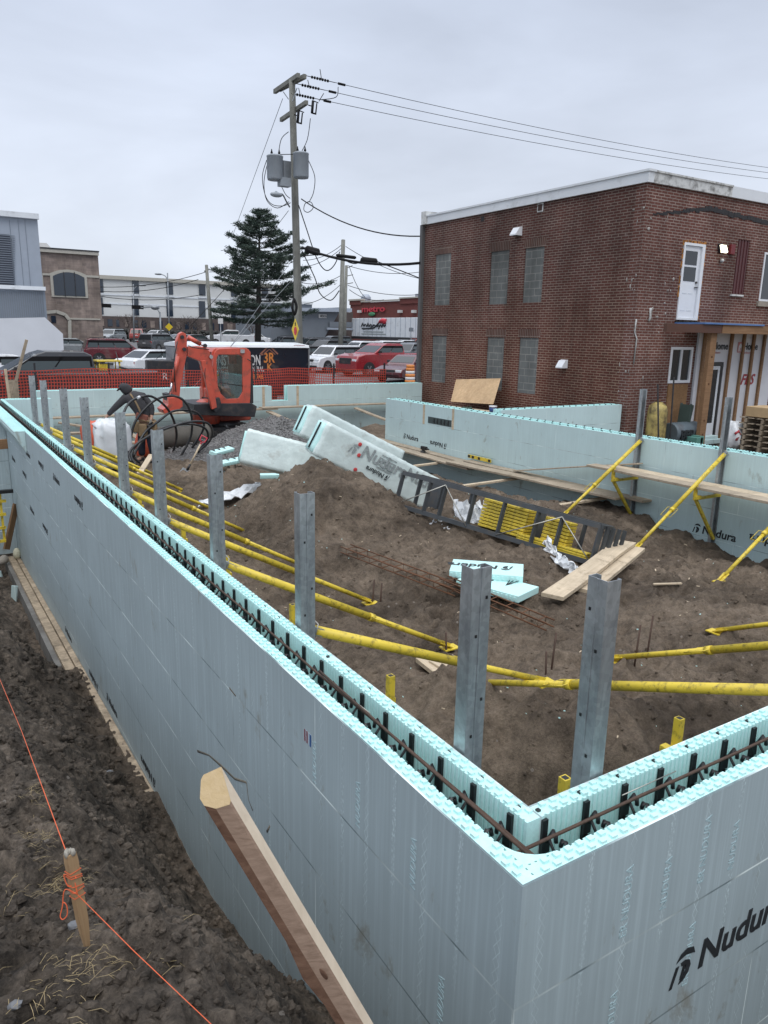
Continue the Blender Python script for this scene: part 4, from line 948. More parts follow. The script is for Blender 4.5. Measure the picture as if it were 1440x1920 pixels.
for y in (16.55, 17.75):   # crawler tracks
    m = MB(); pts = []; x0, x1, zb, zt = 4.5, 6.35, -1.36, -.90
    for k in range(9): a = math.pi/2+math.pi*k/8; pts.append((x0+.22+.23*math.cos(a), (zb+zt)/2+.23*math.sin(a)))
    for k in range(9): a = -math.pi/2+math.pi*k/8; pts.append((x1-.22+.23*math.cos(a), (zb+zt)/2+.23*math.sin(a)))
    m.prism(pts, y, y+.30, 'y'); o = m.build('crawler_track', M['tyre'], ex, world=True)
    m = MB()
    for k in range(22): x = x0+.1+k*(x1-x0-.2)/21; m.box((x, y+.15, zt-.003), (.045, .30, .04)); m.box((x, y-.006, zb+.04), (.04, .02, .05))
    m.build('track_cleat', M['tyre'], o, world=True)
m = MB(); m.box((5.42, 17.3, -.92), (1.3, 1.0, .22)); m.cyl((5.42, 17.3, -.85), (5.42, 17.3, -.70), .38, 20); m.build('undercarriage', M['dark_metal'], ex, world=True)
plate('slew_platform', [(364, 758), (364, 778), (478, 782), (482, 762), (472, 756), (400, 757)], 16.62, 18.0, 'dark_metal', 16.62)
# round red hood left of the boom and the rear counterweight
m = MB(); hc = ony(383, 740, 17.3); prof = [(.36, 0), (.37, .22), (.35, .38), (.27, .52), (.13, .60), (.0, .62)]
m.lathe(prof, (hc.x, 17.25, -.72), 22); m.build('side_hood', M['exc_red'], ex, world=True)
m = MB(); cx_ = E(436, 700, 16.75)[0]
def rounded(x0, x1, y0, y1, r, n=4):
    out = []
    for sx_, sy_, a0 in ((x1-r, y1-r, 0), (x0+r, y1-r, 90), (x0+r, y0+r, 180), (x1-r, y0+r, 270)):
        for k in range(n+1): a = R_(a0+90*k/n); out.append((sx_+r*math.cos(a), sy_+r*math.sin(a)))
    return out
m.prism(rounded(4.95, 6.22, 17.3, 18.1, .25), -.72, .15, 'z'); m.build('engine_cover', M['exc_red'], ex, world=True, bevel=.03)
# cab: pillars, roof, floor, door with glass
Yc0, Yc1 = 16.70, 17.72
outer = [(402, 757), (402, 700), (399, 690), (401, 662), (408, 654), (462, 652), (470, 658), (471, 700), (469, 757)]
inner = [(412, 736), (409, 730), (407, 700), (406, 672), (410, 665), (450, 665), (455, 671), (455, 735), (448, 747), (425, 748)]
def ring(nm, y0, y1, mt):
    o = [E(u, v, Yc0) for u, v in outer]; i_ = [E(u, v, Yc0) for u, v in inner]
    n = 40
    def res(P):
        L = [math.dist(P[k], P[(k+1) % len(P)]) for k in range(len(P))]; T = sum(L); out = []
        c = (sum(p[0] for p in P)/len(P), sum(p[1] for p in P)/len(P)); return P
    # connect with rays from the centre
    c = (sum(p[0] for p in i_)/len(i_), sum(p[1] for p in i_)/len(i_))
    def hit(P, a):
        dx, dy = math.cos(a), math.sin(a); best = 9
        for k in range(len(P)):
            x1, y1_ = P[k][0]-c[0], P[k][1]-c[1]; x2, y2 = P[(k+1) % len(P)][0]-c[0], P[(k+1) % len(P)][1]-c[1]
            den = dx*(y2-y1_)-dy*(x2-x1)
            if abs(den) < 1e-9: continue
            t = (x1*(y2-y1_)-y1_*(x2-x1))/den; s_ = (x1*dy-y1_*dx)/den
            if t > 0 and -1e-6 <= s_ <= 1+1e-6: best = min(best, t)
        return (c[0]+dx*best, c[1]+dy*best)
    m = MB(); N = 64; A_ = [2*math.pi*k/N for k in range(N)]; vs = []
    for y in (y0, y1):
        vs += [(hit(o, a)[0], y, hit(o, a)[1]) for a in A_]+[(hit(i_, a)[0], y, hit(i_, a)[1]) for a in A_]
    fs = []
    for k in range(N):
        q = (k+1) % N; fs += [(k, q, N+q, N+k), (2*N+k, 3*N+k, 3*N+q, 2*N+q), (k, 2*N+k, 2*N+q, q), (N+k, N+q, 3*N+q, 3*N+k)]
    m.add(vs, fs); return m.build(nm, M[mt], ex, world=True, bevel=.012)
cabf = ring('cab_frame', Yc0, Yc0+.07, 'exc_red'); ring('cab_frame', Yc1-.07, Yc1, 'exc_red')
m = MB(); m.prism([E(u, v, Yc0) for u, v in inner], Yc0+.03, Yc0+.036, 'y'); m.build('door_glass', M['clear'], cabf, world=True)
m = MB(); m.prism([E(u, v, Yc0) for u, v in inner], Yc1-.04, Yc1-.036, 'y'); m.build('far_glass', M['clear'], cabf, world=True)
m = MB(); xa, za = E(401, 757, Yc0); xb, zb = E(470, 654, Yc0)
m.prism([(xa+.02, zb-.09), (xa+.08, zb+.0), (xb-.08, zb+.02), (xb+.0, zb-.06), (xb, zb-.1)], Yc0+.07, Yc1-.07, 'y'); m.build('cab_roof', M['exc_red'], ex, world=True, bevel=.015)
for x, y in ((xa+.05, Yc0+.1), (xb-.05, Yc0+.1), (xb-.05, Yc1-.1), (xa+.05, Yc1-.1)):
    m = MB(); m.bb((x-.03, y-.03, za), (x+.03, y+.03, zb-.08)); m.build('cab_pillar', M['exc_red'], ex, world=True)
m = MB(); m.bb((xa+.02, Yc0+.07, za-.02), (xb-.02, Yc1-.07, za+.10)); m.build('cab_floor', M['dark_metal'], ex, world=True)
m = MB(); m.bb((xb-.33, 16.98, za+.1), (xb-.05, 17.45, za+.45)); m.bb((xb-.36, 16.98, za+.45), (xb-.22, 17.42, za+.95)); m.build('seat', M['web'], ex, world=True, bevel=.03)
m = MB(); m.bb((xa+.18, 16.95, za+.1), (xa+.30, 17.45, za+.45)); m.bb((xa+.1, 16.85, za+.55), (xb-.3, 16.88, za+.60)); m.tube([(xa+.36, 17.0, za+.4), (xa+.40, 17.0, za+.68)], .02, 6); m.tube([(xa+.36, 17.35, za+.4), (xa+.40, 17.35, za+.68)], .02, 6); m.build('control_lever', M['web'], ex, world=True)
m = MB(); a, b = E(450, 655, 16.69), E(458, 662, 16.69); m.bb((a[0], 16.66, b[1]), (b[0], 16.72, a[1])); m.build('work_light', M['chrome'], ex, world=True)
m = MB(); a, b = E(463, 668, 16.72), E(474, 757, 16.72); m.bb((a[0]+.05, 16.78, b[1]), (b[0]+.05, 17.7, a[1])); m.build('rear_panel', M['dark_metal'], ex, world=True, bevel=.02)
m = MB(); m.tube([(*[E(463, 672, 16.66)[0]], 16.64, E(463, 672)[1]), (E(466, 680)[0], 16.64, E(466, 680)[1])], .012, 6); m.tube([(E(416, 718, 16.68)[0], 16.685, E(416, 718, 16.68)[1]), (E(455, 724, 16.68)[0], 16.685, E(455, 724, 16.68)[1])], .012, 6); m.build('grab_handle', M['web'], ex, world=True)
# boom, stick, cylinders, bucket
bm1 = [(352, 650), (372, 649), (386, 651), (394, 660), (399, 690), (404, 716), (413, 734), (417, 748), (404, 750), (397, 738), (389, 716), (381, 690), (375, 677), (352, 668)]
plate('boom', bm1, 16.50, 16.68, 'exc_red')
plate('boom_cylinder', [(377, 676), (386, 676), (396, 716), (405, 750), (407, 764), (398, 768), (394, 752), (386, 716)], 16.36, 16.46, 'exc_red')
plate('boom_foot', [(400, 748), (412, 745), (415, 756), (413, 768), (404, 774), (399, 764)], 16.38, 16.74, 'dark_metal')
plate('stick', [(336, 626), (342, 622), (349, 626), (351, 640), (350, 668), (344, 696), (339, 720), (337, 744), (323, 744), (325, 716), (330, 690), (333, 664), (331, 640)], 16.50, 16.66, 'exc_red')
def rod(nm, a, b, r, mt, y=16.56):
    p = ony(*a, y); q = ony(*b, y); m = MB(); m.cyl(p, q, r, 10); return m.build(nm, M[mt], ex, world=True)
rod('stick_cylinder', (352, 632), (376, 645), .055, 'exc_red'); rod('cylinder_rod', (374, 644), (386, 650), .028, 'chrome')
rod('bucket_cylinder', (334, 668), (323, 716), .050, 'exc_red', 16.44); rod('bucket_rod', (323, 714), (318, 742), .024, 'chrome', 16.44)
plate('link_bracket', [(310, 738), (318, 737), (334, 742), (340, 752), (332, 768), (316, 762)], 16.42, 16.72, 'dark_metal')
plate('bucket', [(316, 746), (334, 744), (342, 750), (343, 762), (334, 770), (322, 772), (309, 776), (305, 768), (311, 764), (316, 758)], 16.30, 16.80, 'exc_red')
m = MB()
for k in range(4): y = 16.34+k*.14; p = ony(308, 772, y); m.box(p, (.12, .05, .03), Matrix.Rotation(.5, 3, 'Y'))
m.build('bucket_tooth', M['dark_metal'], ex, world=True)
for u, v in ((345, 655), (395, 669), (341, 632), (384, 648)):
    m = MB(); p = ony(u, v, 16.48); m.cyl(p, p+Vector((0, -.05, 0)), .045, 12); m.build('pivot_pin', M['chrome'] if u == 395 else M['dark_metal'], ex, world=True)
for a, b, c in (((352, 648), (366, 652), (392, 655)), ((333, 640), (326, 680), (330, 735)), ((388, 680), (384, 700), (390, 736))):
    m = MB(); m.tube(smooth([ony(*a, 16.40), ony(*b, 16.36), ony(*c, 16.42)]), .012, 6); m.build('hydraulic_hose', M['hose'], ex, world=True)
m = MB(); [m.tube([(5.2+.03*k, 16.45, -.9), (5.1, 16.4, -.7)], .02, 5) for k in range(3)]; m.bb((4.1, 16.4, -1.25), (4.2, 18.1, -.95)); m.bb((4.2, 16.9, -1.15), (4.8, 17.0, -1.0)); m.bb((4.2, 17.5, -1.15), (4.8, 17.6, -1.0)); m.build('dozer_blade', M['dark_metal'], ex, world=True)

# ================================================================== footing, bank, stakes
M['wood_dirty'] = wood_mat('muddy_form_board', (.36, .28, .20), (.48, .39, .28), dirt=(.10, .08, .06), amt=.9)
r = thing('footing', 'pale boards and concrete strip of the footing along the foot of the left wall', 'footing', (-.15, 9, -3.1))
def shear(m): m.v = [(x, y, z+(14.2-y)*.05-.03) for x, y, z in m.v]; return m
for a, b, x0, x1 in ((4.3, 7.1, -.075, -.004), (7.105, 10.2, -.075, -.004), (10.205, 14.3, -.075, -.004)):
    m = MB(); m.bb((x0, a, -2.79), (x1, b, -2.735)); shear(m).build('form_board', M['wood_dirty'], r, world=True, bevel=.004)
for a, b in ((7.7, 11.3), (11.305, 14.3)):
    m = MB(); m.bb((-.195, a, -2.80), (-.085, b, -2.75)); shear(m).build('form_board', M['wood_dirty'], r, world=True, bevel=.004)
m = MB(); m.bb((-.26, 8.0, -3.15), (.3, 14.3, -2.80)); shear(m).build('footing_strip', M['concrete'], r, world=True)
m = MB(); p = onz(-30, 1060, -2.6); m.tube(smooth([Vector((-1.5, 14.0, -2.5)), Vector((-.8, 13.9, -2.62)), Vector((-.42, 13.75, -2.70)), Vector((-.28, 13.85, -2.70))]), .085, 9); tag(m.build('sandbag_roll', mat('dusty_cloth', (.33, .30, .26), .9, var=.3)), 'dusty grey roll lying at the end of the footing board', 'roll')
m = MB(); m.ell((-.06, 13.98, -2.66), (.07, .08, .11), jit=.08, seed=2); tag(m.build('foam_lump', mat('sprayed_foam', (.62, .60, .45), .8)), 'lump of cream sprayed foam at the end of the footing board', 'foam lump')
plank('brown board leaning against the left foam wall at the picture edge', ony(12, 1030, 13.7), ony(30, 945, 13.9), .14, .04, up=(1, -1, 0), mt='wood_orange', name='leaning_board', cat='board')
m = MB(); a = ony(-14, 1020, 13.5)
r = thing('form_rack', 'yellow and black frame at the left picture edge below the wall return', 'frame', a)
m = MB(); [m.box(ony(4+3*k, 970, 13.6)+Vector((0, 0, 0)), (.04, .04, .95)) for k in (0,)]; [m.box(ony(0, 940+25*k, 13.55), (.20, .04, .05)) for k in range(4)]; m.build('frame_bars', M['yellow'], r, world=True)
m = MB(); m.box(ony(4, 922, 13.5), (.36, .1, .06)); m.build('frame_top', M['web'], r, world=True)
plank('brown board end sticking out over the far left brick ledge', ony(-30, 836, 12.2), ony(14, 832, 12.25), .16, .04, up=(0, 1, 0), mt='wood_orange', name='board_end', cat='board')
m = MB(); p = soilpt(30, 1128, .0, -2.9); m.prism([(0, 0), (.14, .03), (.16, .24), (.02, .30)], 0, .02, 'x', M=Matrix.Translation(p) @ Matrix.Rotation(.5, 4, 'Z') @ Matrix.Rotation(.3, 4, 'X')); tag(m.build('foam_scrap', M['foam_in']), 'pale blue foam scrap standing in the trench beside the footing', 'foam scrap')
m = MB(); p = soilpt(4, 1082, .0, -2.9); m.prism([(0, 0), (.2, .0), (.16, .15), (.02, .12)], 0, .03, 'x', M=Matrix.Translation(p) @ Matrix.Rotation(1, 4, 'Z')); tag(m.build('foam_scrap', M['foam_in']), 'small pale blue foam scrap at the left picture edge in the trench', 'foam scrap')
# pointed stake with orange string
sp = soilpt(165, 1778, -.03, -1.0); st = ony(131, 1600, sp.y+.02); dv = (st-sp).normalized()
r = thing('survey_stake', 'pointed wooden stake with orange string tied round its top, stuck in the dark bank', 'stake', sp)
m = MB(); Ls = (st-sp).length; Q = rot_to(dv, (.4, -.9, 0)); vs = []
for t, w, h in ((-.02, .004, .004), (.22, .012, .010), (.35, .015, .012), (.94, .017, .013), (1., .015, .012)):
    for x, y in ((-1, -1), (1, -1), (1, 1), (-1, 1)): vs.append(sp+dv*Ls*t+Q @ Vector((x*w, 0, y*h)))
m.add(vs, [(3, 2, 1, 0), (16, 17, 18, 19)]+[(4*i+k, 4*i+(k+1) % 4, 4*i+4+(k+1) % 4, 4*i+4+k) for i in range(4) for k in range(4)]); m.build('stake_body', wood_mat('stake_wood', (.30, .19, .10), (.40, .27, .15), (30, 30, 2), dirt=(.12, .09, .06), amt=.5), r, world=True)
rn = random.Random(1); m = MB()
for i in range(14): q = st+dv*.004+Vector((rn.uniform(-.013, .013), rn.uniform(-.01, .01), 0)); m.ell(q, (.006, .006, .012), 6, 4, jit=.2, seed=i)
m.build('splintered_top', mat('grey_splinter', (.30, .28, .24), .9, var=.3), r, world=True)
M['string'] = mat('orange_string', (.70, .13, .045), .55, var=.1)
for k, f_ in enumerate((.60, .66, .70, .78, .80, .84)):
    c = sp+dv*Ls*f_; m = MB(); tl = rn.uniform(-.012, .012); m.tube([c+Q @ Vector((x*.019, tl*x, y*.015)) for x, y in ((-1, -1), (1, -1), (1, 1), (-1, 1))], .0014, 5, closed=True); m.build('string_turn', M['string'], r, world=True)
kn = sp+dv*Ls*.62+Q @ Vector((0, 0, .022)); cc = (Vector(CAM)-kn).normalized()
kn = sp+dv*Ls*.60+cc*.03; m = MB()
def dpt(u, v, p=kn, o=.0): return ondepth(u, v, -(RM.T @ (np.array(p)-CAM))[2]+o)
m.tube(smooth([kn, dpt(122, 1668), dpt(117, 1700), dpt(113, 1718), dpt(118, 1724), dpt(126, 1715), dpt(125, 1698), dpt(119, 1692), dpt(117, 1700)]), .0018, 5); m.tube(smooth([kn, dpt(138, 1650), dpt(120, 1640), dpt(128, 1662), dpt(140, 1655)]), .0018, 5); m.build('string_knot', M['string'], r, world=True)
g1 = soilpt(372, 1925, .06, -.8); g0 = soilpt(-60, 1090, .05, -1.3)
m = MB(); m.tube([kn, kn.lerp(g1, .5)+Vector((0, 0, -.01)), g1+(g1-kn)*1.2], .0013, 5); m.tube([kn+Vector((0, 0, .06)), kn.lerp(ondepth(0, 1250, 6.3), .5)-Vector((0, 0, .01)), ondepth(-80, 1085, 9.)], .0018, 5)
tag(m.build('orange_string', M['string']), 'thin orange string line running over the dark bank past the stake', 'string')
# clods, stones and dry grass on the bank
rn = random.Random(11); m = MB(); nclod = 0
def clods(m, n, xr, yr, smin, smax, seed):
    rn = random.Random(seed); k = 0
    while k < n:
        x = rn.uniform(*xr); y = rn.uniform(*yr)
        if math.sin(x*7+seed)*math.sin(y*6.1+x*3)+.5*math.sin(y*13+x*11) < rn.uniform(-1.3, .5): continue
        s = smin+(smax-smin)*rn.random()**3; z = gz(x, y); k += 1
        if x < 0 and z < -2.85 and x > -.32 and y > 4: continue
        m.ell((x, y, z+s*.25), (s, s*rn.uniform(.6, 1.1), s*rn.uniform(.5, .9)), 6, 4, jit=.22, seed=seed*9999+k, R=Matrix.Rotation(rn.random()*3, 3, 'Z'))
    m.sm = [False]*len(m.sm); return m
clods(m, 6500, (-2.5, -.03), (.3, 4.2), .006, .030, 1); clods(m, 2600, (-3.2, -.1), (4.2, 9), .012, .05, 2); m_b = m.build('soil_clods', M['soil'], world='keep'); tag(m_b, 'clods of dark earth on the spoil bank', kind='stuff')
m = clods(MB(), 5200, (.5, 8.4), (1.0, 10), .004, .024, 5); tag(m.build('soil_crumbs', M['soil'], world='keep'), 'crumbs of earth on the brown fill', kind='stuff')
m = MB(); rn = random.Random(77)
for i in range(260):
    x = rn.uniform(.6, 8.3); y = rn.uniform(1.2, 13); k = rn.uniform(.004, .013); m.box((x, y, gz(x, y)+k*.5), (k*rn.uniform(.6, 2.4), k, k*.7), Matrix.Rotation(rn.random()*3, 3, 'Z') @ Matrix.Rotation(rn.random(), 3, 'X'))
tag(m.build('foam_crumbs', M['foam_raw'], world='keep'), 'tiny pale foam crumbs scattered on the fill', kind='stuff')
m = MB()
for i in range(170):
    x = rn.uniform(.6, 8.3); y = rn.uniform(1.2, 10); k = rn.uniform(.02, .07); m.box((x, y, gz(x, y)+.004), (k, k*rn.uniform(.1, .3), .006), Matrix.Rotation(rn.random()*6, 3, 'Z') @ Matrix.Rotation(rn.uniform(-.3, .3), 3, 'Y'))
tag(m.build('wood_chips', M['wood'], world='keep'), 'small wood chips scattered on the fill', kind='stuff')
M['stone'] = mat('grey_stone', (.15, .155, .165), .75, var=.4, vs=12, bs=.3)
for u, v, s_, w in ((58, 1836, .034, 'largest, near the bottom left corner'), (143, 1757, .020, 'pale one left of the pointed stake'), (28, 1882, .018, 'round one at the bottom left edge'), (205, 1450, .030, 'flat one high on the bank'), (340, 1420, .03, 'flat one high up by the wall')):
    p = soilpt(u, v, 0, -1); m = MB(); m.ell(p+Vector((0, 0, s_*.2)), (s_*1.2, s_, s_*.7), 9, 6, jit=.16, seed=u); m.sm = [False]*len(m.sm); tag(m.build('stone', M['stone']), 'grey stone on the dark bank, '+w, 'stone', 'stones on the bank')
m = MB(); rn = random.Random(9)
for cu, cv, n_, sp_ in ((60, 1570, 90, 30), (110, 1650, 110, 45), (30, 1700, 40, 40), (160, 1800, 60, 60), (100, 1880, 70, 90), (60, 1500, 40, 20), (300, 1780, 12, 60)):
    for i in range(n_):
        p = soilpt(cu+rn.gauss(0, sp_*.6), cv+rn.gauss(0, sp_*.5), 0, -.95); a = rn.gauss(-.6, .7); L_ = rn.uniform(.03, .10); d = Vector((math.cos(a), math.sin(a), rn.uniform(.05, .7))).normalized()
        q = p+d*L_*.6; e = p+d*L_+Vector((0, 0, -L_*.35)); s = d.cross(Vector((0, 0, 1))).normalized()*.0007; m.add([p-s, p+s, q+s, q-s, e], [(0, 1, 2, 3), (3, 2, 4)])
m_, t_, b_ = new_mat('dry_grass'); b_.inputs['Base Color'].default_value = (.36, .28, .15, 1); b_.inputs['Roughness'].default_value = .8; M['dry_grass'] = m_
tag(m.build('dry_grass', M['dry_grass'], world='keep'), 'dry straw coloured grass on the dark bank', kind='stuff')

# far left stakes by the fence
plank('weathered stake leaning in front of the orange mesh fence at far left', ony(22, 745, 19.9), ony(50, 637, 19.7), .07, .05, up=(0, 1, 0), mt='wood_grey', name='fence_stake', cat='stake', group='wooden stakes at the far left')
plank('pale upright stake at the left picture edge in front of the orange mesh fence', ony(18, 752, 18.9), ony(10, 692, 18.9), .06, .04, up=(0, 1, 0), mt='wood', name='fence_stake', cat='stake', group='wooden stakes at the far left')
m = MB(); p = ony(25, 735, 20.1); m.box(p, (.26, .03, .62)); tag(m.build('grey_panel', M['wood_grey']), 'small weathered grey panel standing behind the leaning stake', 'panel')

# ================================================================== brick building
BX, BY, BT = 13.5, 11.1, 5.11
M['brick'] = brick_mat('old_brick', (.115, .045, .037), (.055, .028, .026), (.20, .165, .145), lift=(1.5, 1.25, 1.0))
M['brick_front'] = brick_mat('old_brick_front', (.150, .060, .048), (.085, .038, .033), (.25, .21, .19))
M['cmu'] = brick_mat('grey_block', (.155, .168, .165), (.115, .125, .125), (.23, .235, .225), .40, .20, ms=.012, var=.5)
M['soldier'] = brick_mat('soldier_brick', (.125, .062, .049), (.060, .036, .032), (.21, .18, .16), .072, .30, off=0)
M['white_trim'] = mat('white_metal_trim', (.66, .69, .72), .45, var=.06, vs=1.5, dirt=(.35, .36, .36), dirts=1.2, dirtamt=.2)
M['white_peel'] = mat('peeling_white_paint', (.58, .59, .58), .7, var=.1, dirt=(.07, .065, .06), dirts=4.5, dirtamt=.62)
M['tar'] = mat('tar', (.015, .014, .015), .6, bs=.6, bscale=15)
M['dark_glass'] = glass_mat('dark_glass'); M['white_pvc'] = mat('white_pvc', (.72, .74, .77), .35, var=.03)
bb_ = thing('brick_building', 'old two storey red brown brick building with white roof edge and blocked up windows', 'building', (18, 15, -1.1))
def wallface(nm, axis, base, rng, zr, holes, depth, mt, par, sgn=-1):
    """a wall slab with rectangular holes; axis 'x': plane x=base, rng along y; axis 'y': plane y=base"""
    us = sorted(set([rng[0], rng[1]]+[h[0] for h in holes]+[h[1] for h in holes])); zs = sorted(set([zr[0], zr[1]]+[h[2] for h in holes]+[h[3] for h in holes])); m = MB()
    for i in range(len(us)-1):
        for j in range(len(zs)-1):
            a, b, c, d = us[i], us[i+1], zs[j], zs[j+1]; cu, cz = (a+b)/2, (c+d)/2
            if any(h[0] < cu < h[1] and h[2] < cz < h[3] for h in holes): continue
            vs = []
            for t in (base, base+depth):
                for u, z in ((a, c), (b, c), (b, d), (a, d)): vs.append((t, u, z) if axis == 'x' else (u, t, z))
            m.add(vs, [(0, 1, 2, 3), (7, 6, 5, 4)]+[(k, k+4, (k+1) % 4+4, (k+1) % 4) for k in range(4)])
    # remove inner faces by welding duplicates
    return m.build(nm, M[mt], par, world=True)
HL = [(18.56, 19.40, 2.54, 4.12), (15.78, 16.60, 2.50, 4.0), (14.36, 15.12, 2.52, 3.98), (18.64, 19.43, .05, 1.56), (15.79, 16.57, .0, 1.55), (14.36, 15.13, .0, 1.56)]
wl = wallface('left_wall', 'x', BX, (BY+.30, 20.05), (-1.3, BT), HL, .3, 'brick', bb_)
for i, h in enumerate(HL):
    m = MB(); m.bb((BX+.025, h[0], h[2]), (BX+.2, h[1], h[3])); o = m.build('blocked_window', M['cmu'], bb_, world=True)
    m = MB(); m.bb((BX-.003, h[0]-.06, h[3]+.004), (BX+.02, h[1]+.06, h[3]+.24)); m.build('brick_lintel', M['soldier'], o, world=True)
HF = [(15.02, 15.85, 2.08, 3.92), (17.2, 17.72, 2.80, 4.16), (18.42, 19.6, 2.66, 3.92), (14.96, 15.84, .50, 1.41), (16.2, 18.9, -1.3, 1.80)]
wallface('front_wall', 'y', BY, (BX, 26), (-1.3, BT), HF, .3, 'brick_front', bb_)
m = MB(); m.bb((BX+.3, 19.75, -1.3), (26, 20.05, BT)); m.bb((25.7, BY+.3, -1.3), (26, 19.75, BT)); m.build('rear_wall', M['brick'], bb_, world=True)
m = MB(); m.bb((BX+.01, BY+.01, BT-.02), (25.99, 20.04, BT+.2)); ro = m.build('roof', mat('roof_membrane', (.12, .12, .125), .8), bb_, world=True)
m = MB(); m.bb((BX-.07, BY-.07, BT), (BX+.12, 19.85, BT+.23)); m.bb((BX-.10, BY-.10, BT+.23), (BX+.16, 19.88, BT+.28)); m.build('roof_fascia', M['white_trim'], bb_, world=True)
m = MB(); m.bb((BX+.12, BY-.07, BT+.0), (BX+3.1, BY+.12, BT+.23)); m.bb((BX+.16, BY-.10, BT+.23), (BX+3.1, BY+.16, BT+.27)); m.build('roof_fascia', M['white_peel'], bb_, world=True)
m = MB(); m.bb((BX+3.1, BY-.07, BT-.0), (26, BY+.12, BT+.26)); m.build('roof_fascia', M['white_trim'], bb_, world=True)
m = MB(); m.bb((BX-.12, 19.86, BT-.0), (BX+.5, 20.12, BT+.40)); m.build('parapet_end', M['white_peel'], bb_, world=True)
m = MB(); m.bb((BX-.10, 20.06, -1.3), (BX+.05, 20.2, BT)); m.build('corner_pipe', mat('grey_conduit', (.10, .10, .10), .7), bb_, world=True)
# old tar line of a vanished roof, and render patch
m = MB(); rn = random.Random(3)
for i in range(60):
    t = i/59; x = BX+.35+t*7; z = 4.46+.30*min(1, t*3.6)-.26*max(0, t-.28)+rn.uniform(-.02, .02); h = .02+.085*min(1, t*3)+rn.uniform(-.02, .03); m.bb((x-.07, BY-.012-rn.random()*.006, z-h/2), (x+.08, BY-.002, z+h/2))
m.build('tar_line', M['tar'], bb_, world=True)
# door
def win(nm, x0, x1, z0, z1, fr=.06, mull=(), rails=(), y=BY, gl='dark_glass', frm='white_pvc', d=.06, out=.02):
    m = MB(); a, b = y-out, y+d
    m.bb((x0, a, z0), (x0+fr, b, z1)); m.bb((x1-fr, a, z0), (x1, b, z1)); m.bb((x0+fr, a+.002, z0), (x1-fr, b, z0+fr)); m.bb((x0+fr, a+.002, z1-fr), (x1-fr, b, z1))
    for q in mull: m.bb((q-fr*.45, a+.004, z0+fr), (q+fr*.45, b, z1-fr))
    for q in rails: m.bb((x0+fr, a+.006, q-fr*.4), (x1-fr, b, q+fr*.4))
    o = m.build(nm, M[frm], bb_, world=True); m = MB(); m.bb((x0+fr*.5, y+.02, z0+fr*.5), (x1-fr*.5, y+.035, z1-fr*.5)); m.build('pane', M[gl], o, world=True); return o
m = MB(); m.bb((15.02, BY-.03, 2.08), (15.07, BY+.1, 3.92)); m.bb((15.74, BY-.03, 2.08), (15.85, BY+.1, 3.92)); m.bb((15.07, BY-.028, 3.86), (15.74, BY+.1, 3.92)); m.bb((15.07, BY-.028, 2.08), (15.74, BY+.1, 2.12)); m.build('door_frame', M['white_pvc'], bb_, world=True)
m = MB(); m.bb((15.075, BY+.02, 2.125), (15.735, BY+.06, 3.855)); dr = m.build('door', M['white_pvc'], bb_, world=True)
m = MB(); m.bb((15.16, BY+.012, 3.02), (15.62, BY+.018, 3.36)); m.bb((15.16, BY+.012, 3.41), (15.62, BY+.018, 3.74)); m.build('door_pane', M['dark_glass'], dr, world=True)
m = MB()
for z in (2.30, 2.72):
    for x in (15.18, 15.42): m.bb((x, BY+.014, z), (x+.18, BY+.019, z+.025))
m.build('raised_panel', M['white_trim'], dr, world=True)
m = MB(); m.box((15.67, BY-.01, 2.88), (.10, .03, .025)); m.box((15.67, BY, 3.0), (.05, .03, .05)); m.build('door_handle', M['dark_metal'], dr, world=True)
m = MB(); rn = random.Random(5)
for i in range(60):
    k = i % 3; x, z = ((15.0, rn.uniform(2.6, 3.95)), (15.87, rn.uniform(2.1, 3.95)), (rn.uniform(15.0, 15.9), 3.94))[k]; m.box((x+rn.uniform(-.01, .01), BY-.012, z), (.03, .02, rn.uniform(.03, .10)))
m.build('foam_sealant', mat('orange_sealant', (.50, .22, .06), .8, var=.3), bb_, world=True)
m = MB()
for i in range(16): m.box((15.0+i*.06+rn.uniform(-.02, .02), BY-.03, 2.03+rn.uniform(-.02, .01)), (.05, .05, .05))
m.build('broken_sill', M['tar'], bb_, world=True)
win('window', 14.96, 15.84, .50, 1.41, .07, mull=(15.40,)); win('window', 18.42, 19.6, 2.66, 3.92, .05, mull=(19.0,))
m = MB(); m.bb((18.35, BY-.06, 2.52), (19.7, BY+.05, 2.655)); m.build('stone_sill', mat('sill_stone', (.28, .25, .21), .8), bb_, world=True)
m = MB(); m.bb((17.2, BY+.03, 2.8), (17.72, BY+.06, 4.16)); [m.bb((17.26+k*.13, BY+.012, 2.8), (17.31+k*.13, BY+.03, 4.16)) for k in range(4)]; m.build('ribbed_shutter', mat('maroon_sheet', (.085, .025, .026), .5), bb_, world=True)
m = MB(); m.bb((17.12, BY-.05, 2.74), (17.66, BY+.02, 2.78)); m.build('window_ledge', M['white_peel'], bb_, world=True)
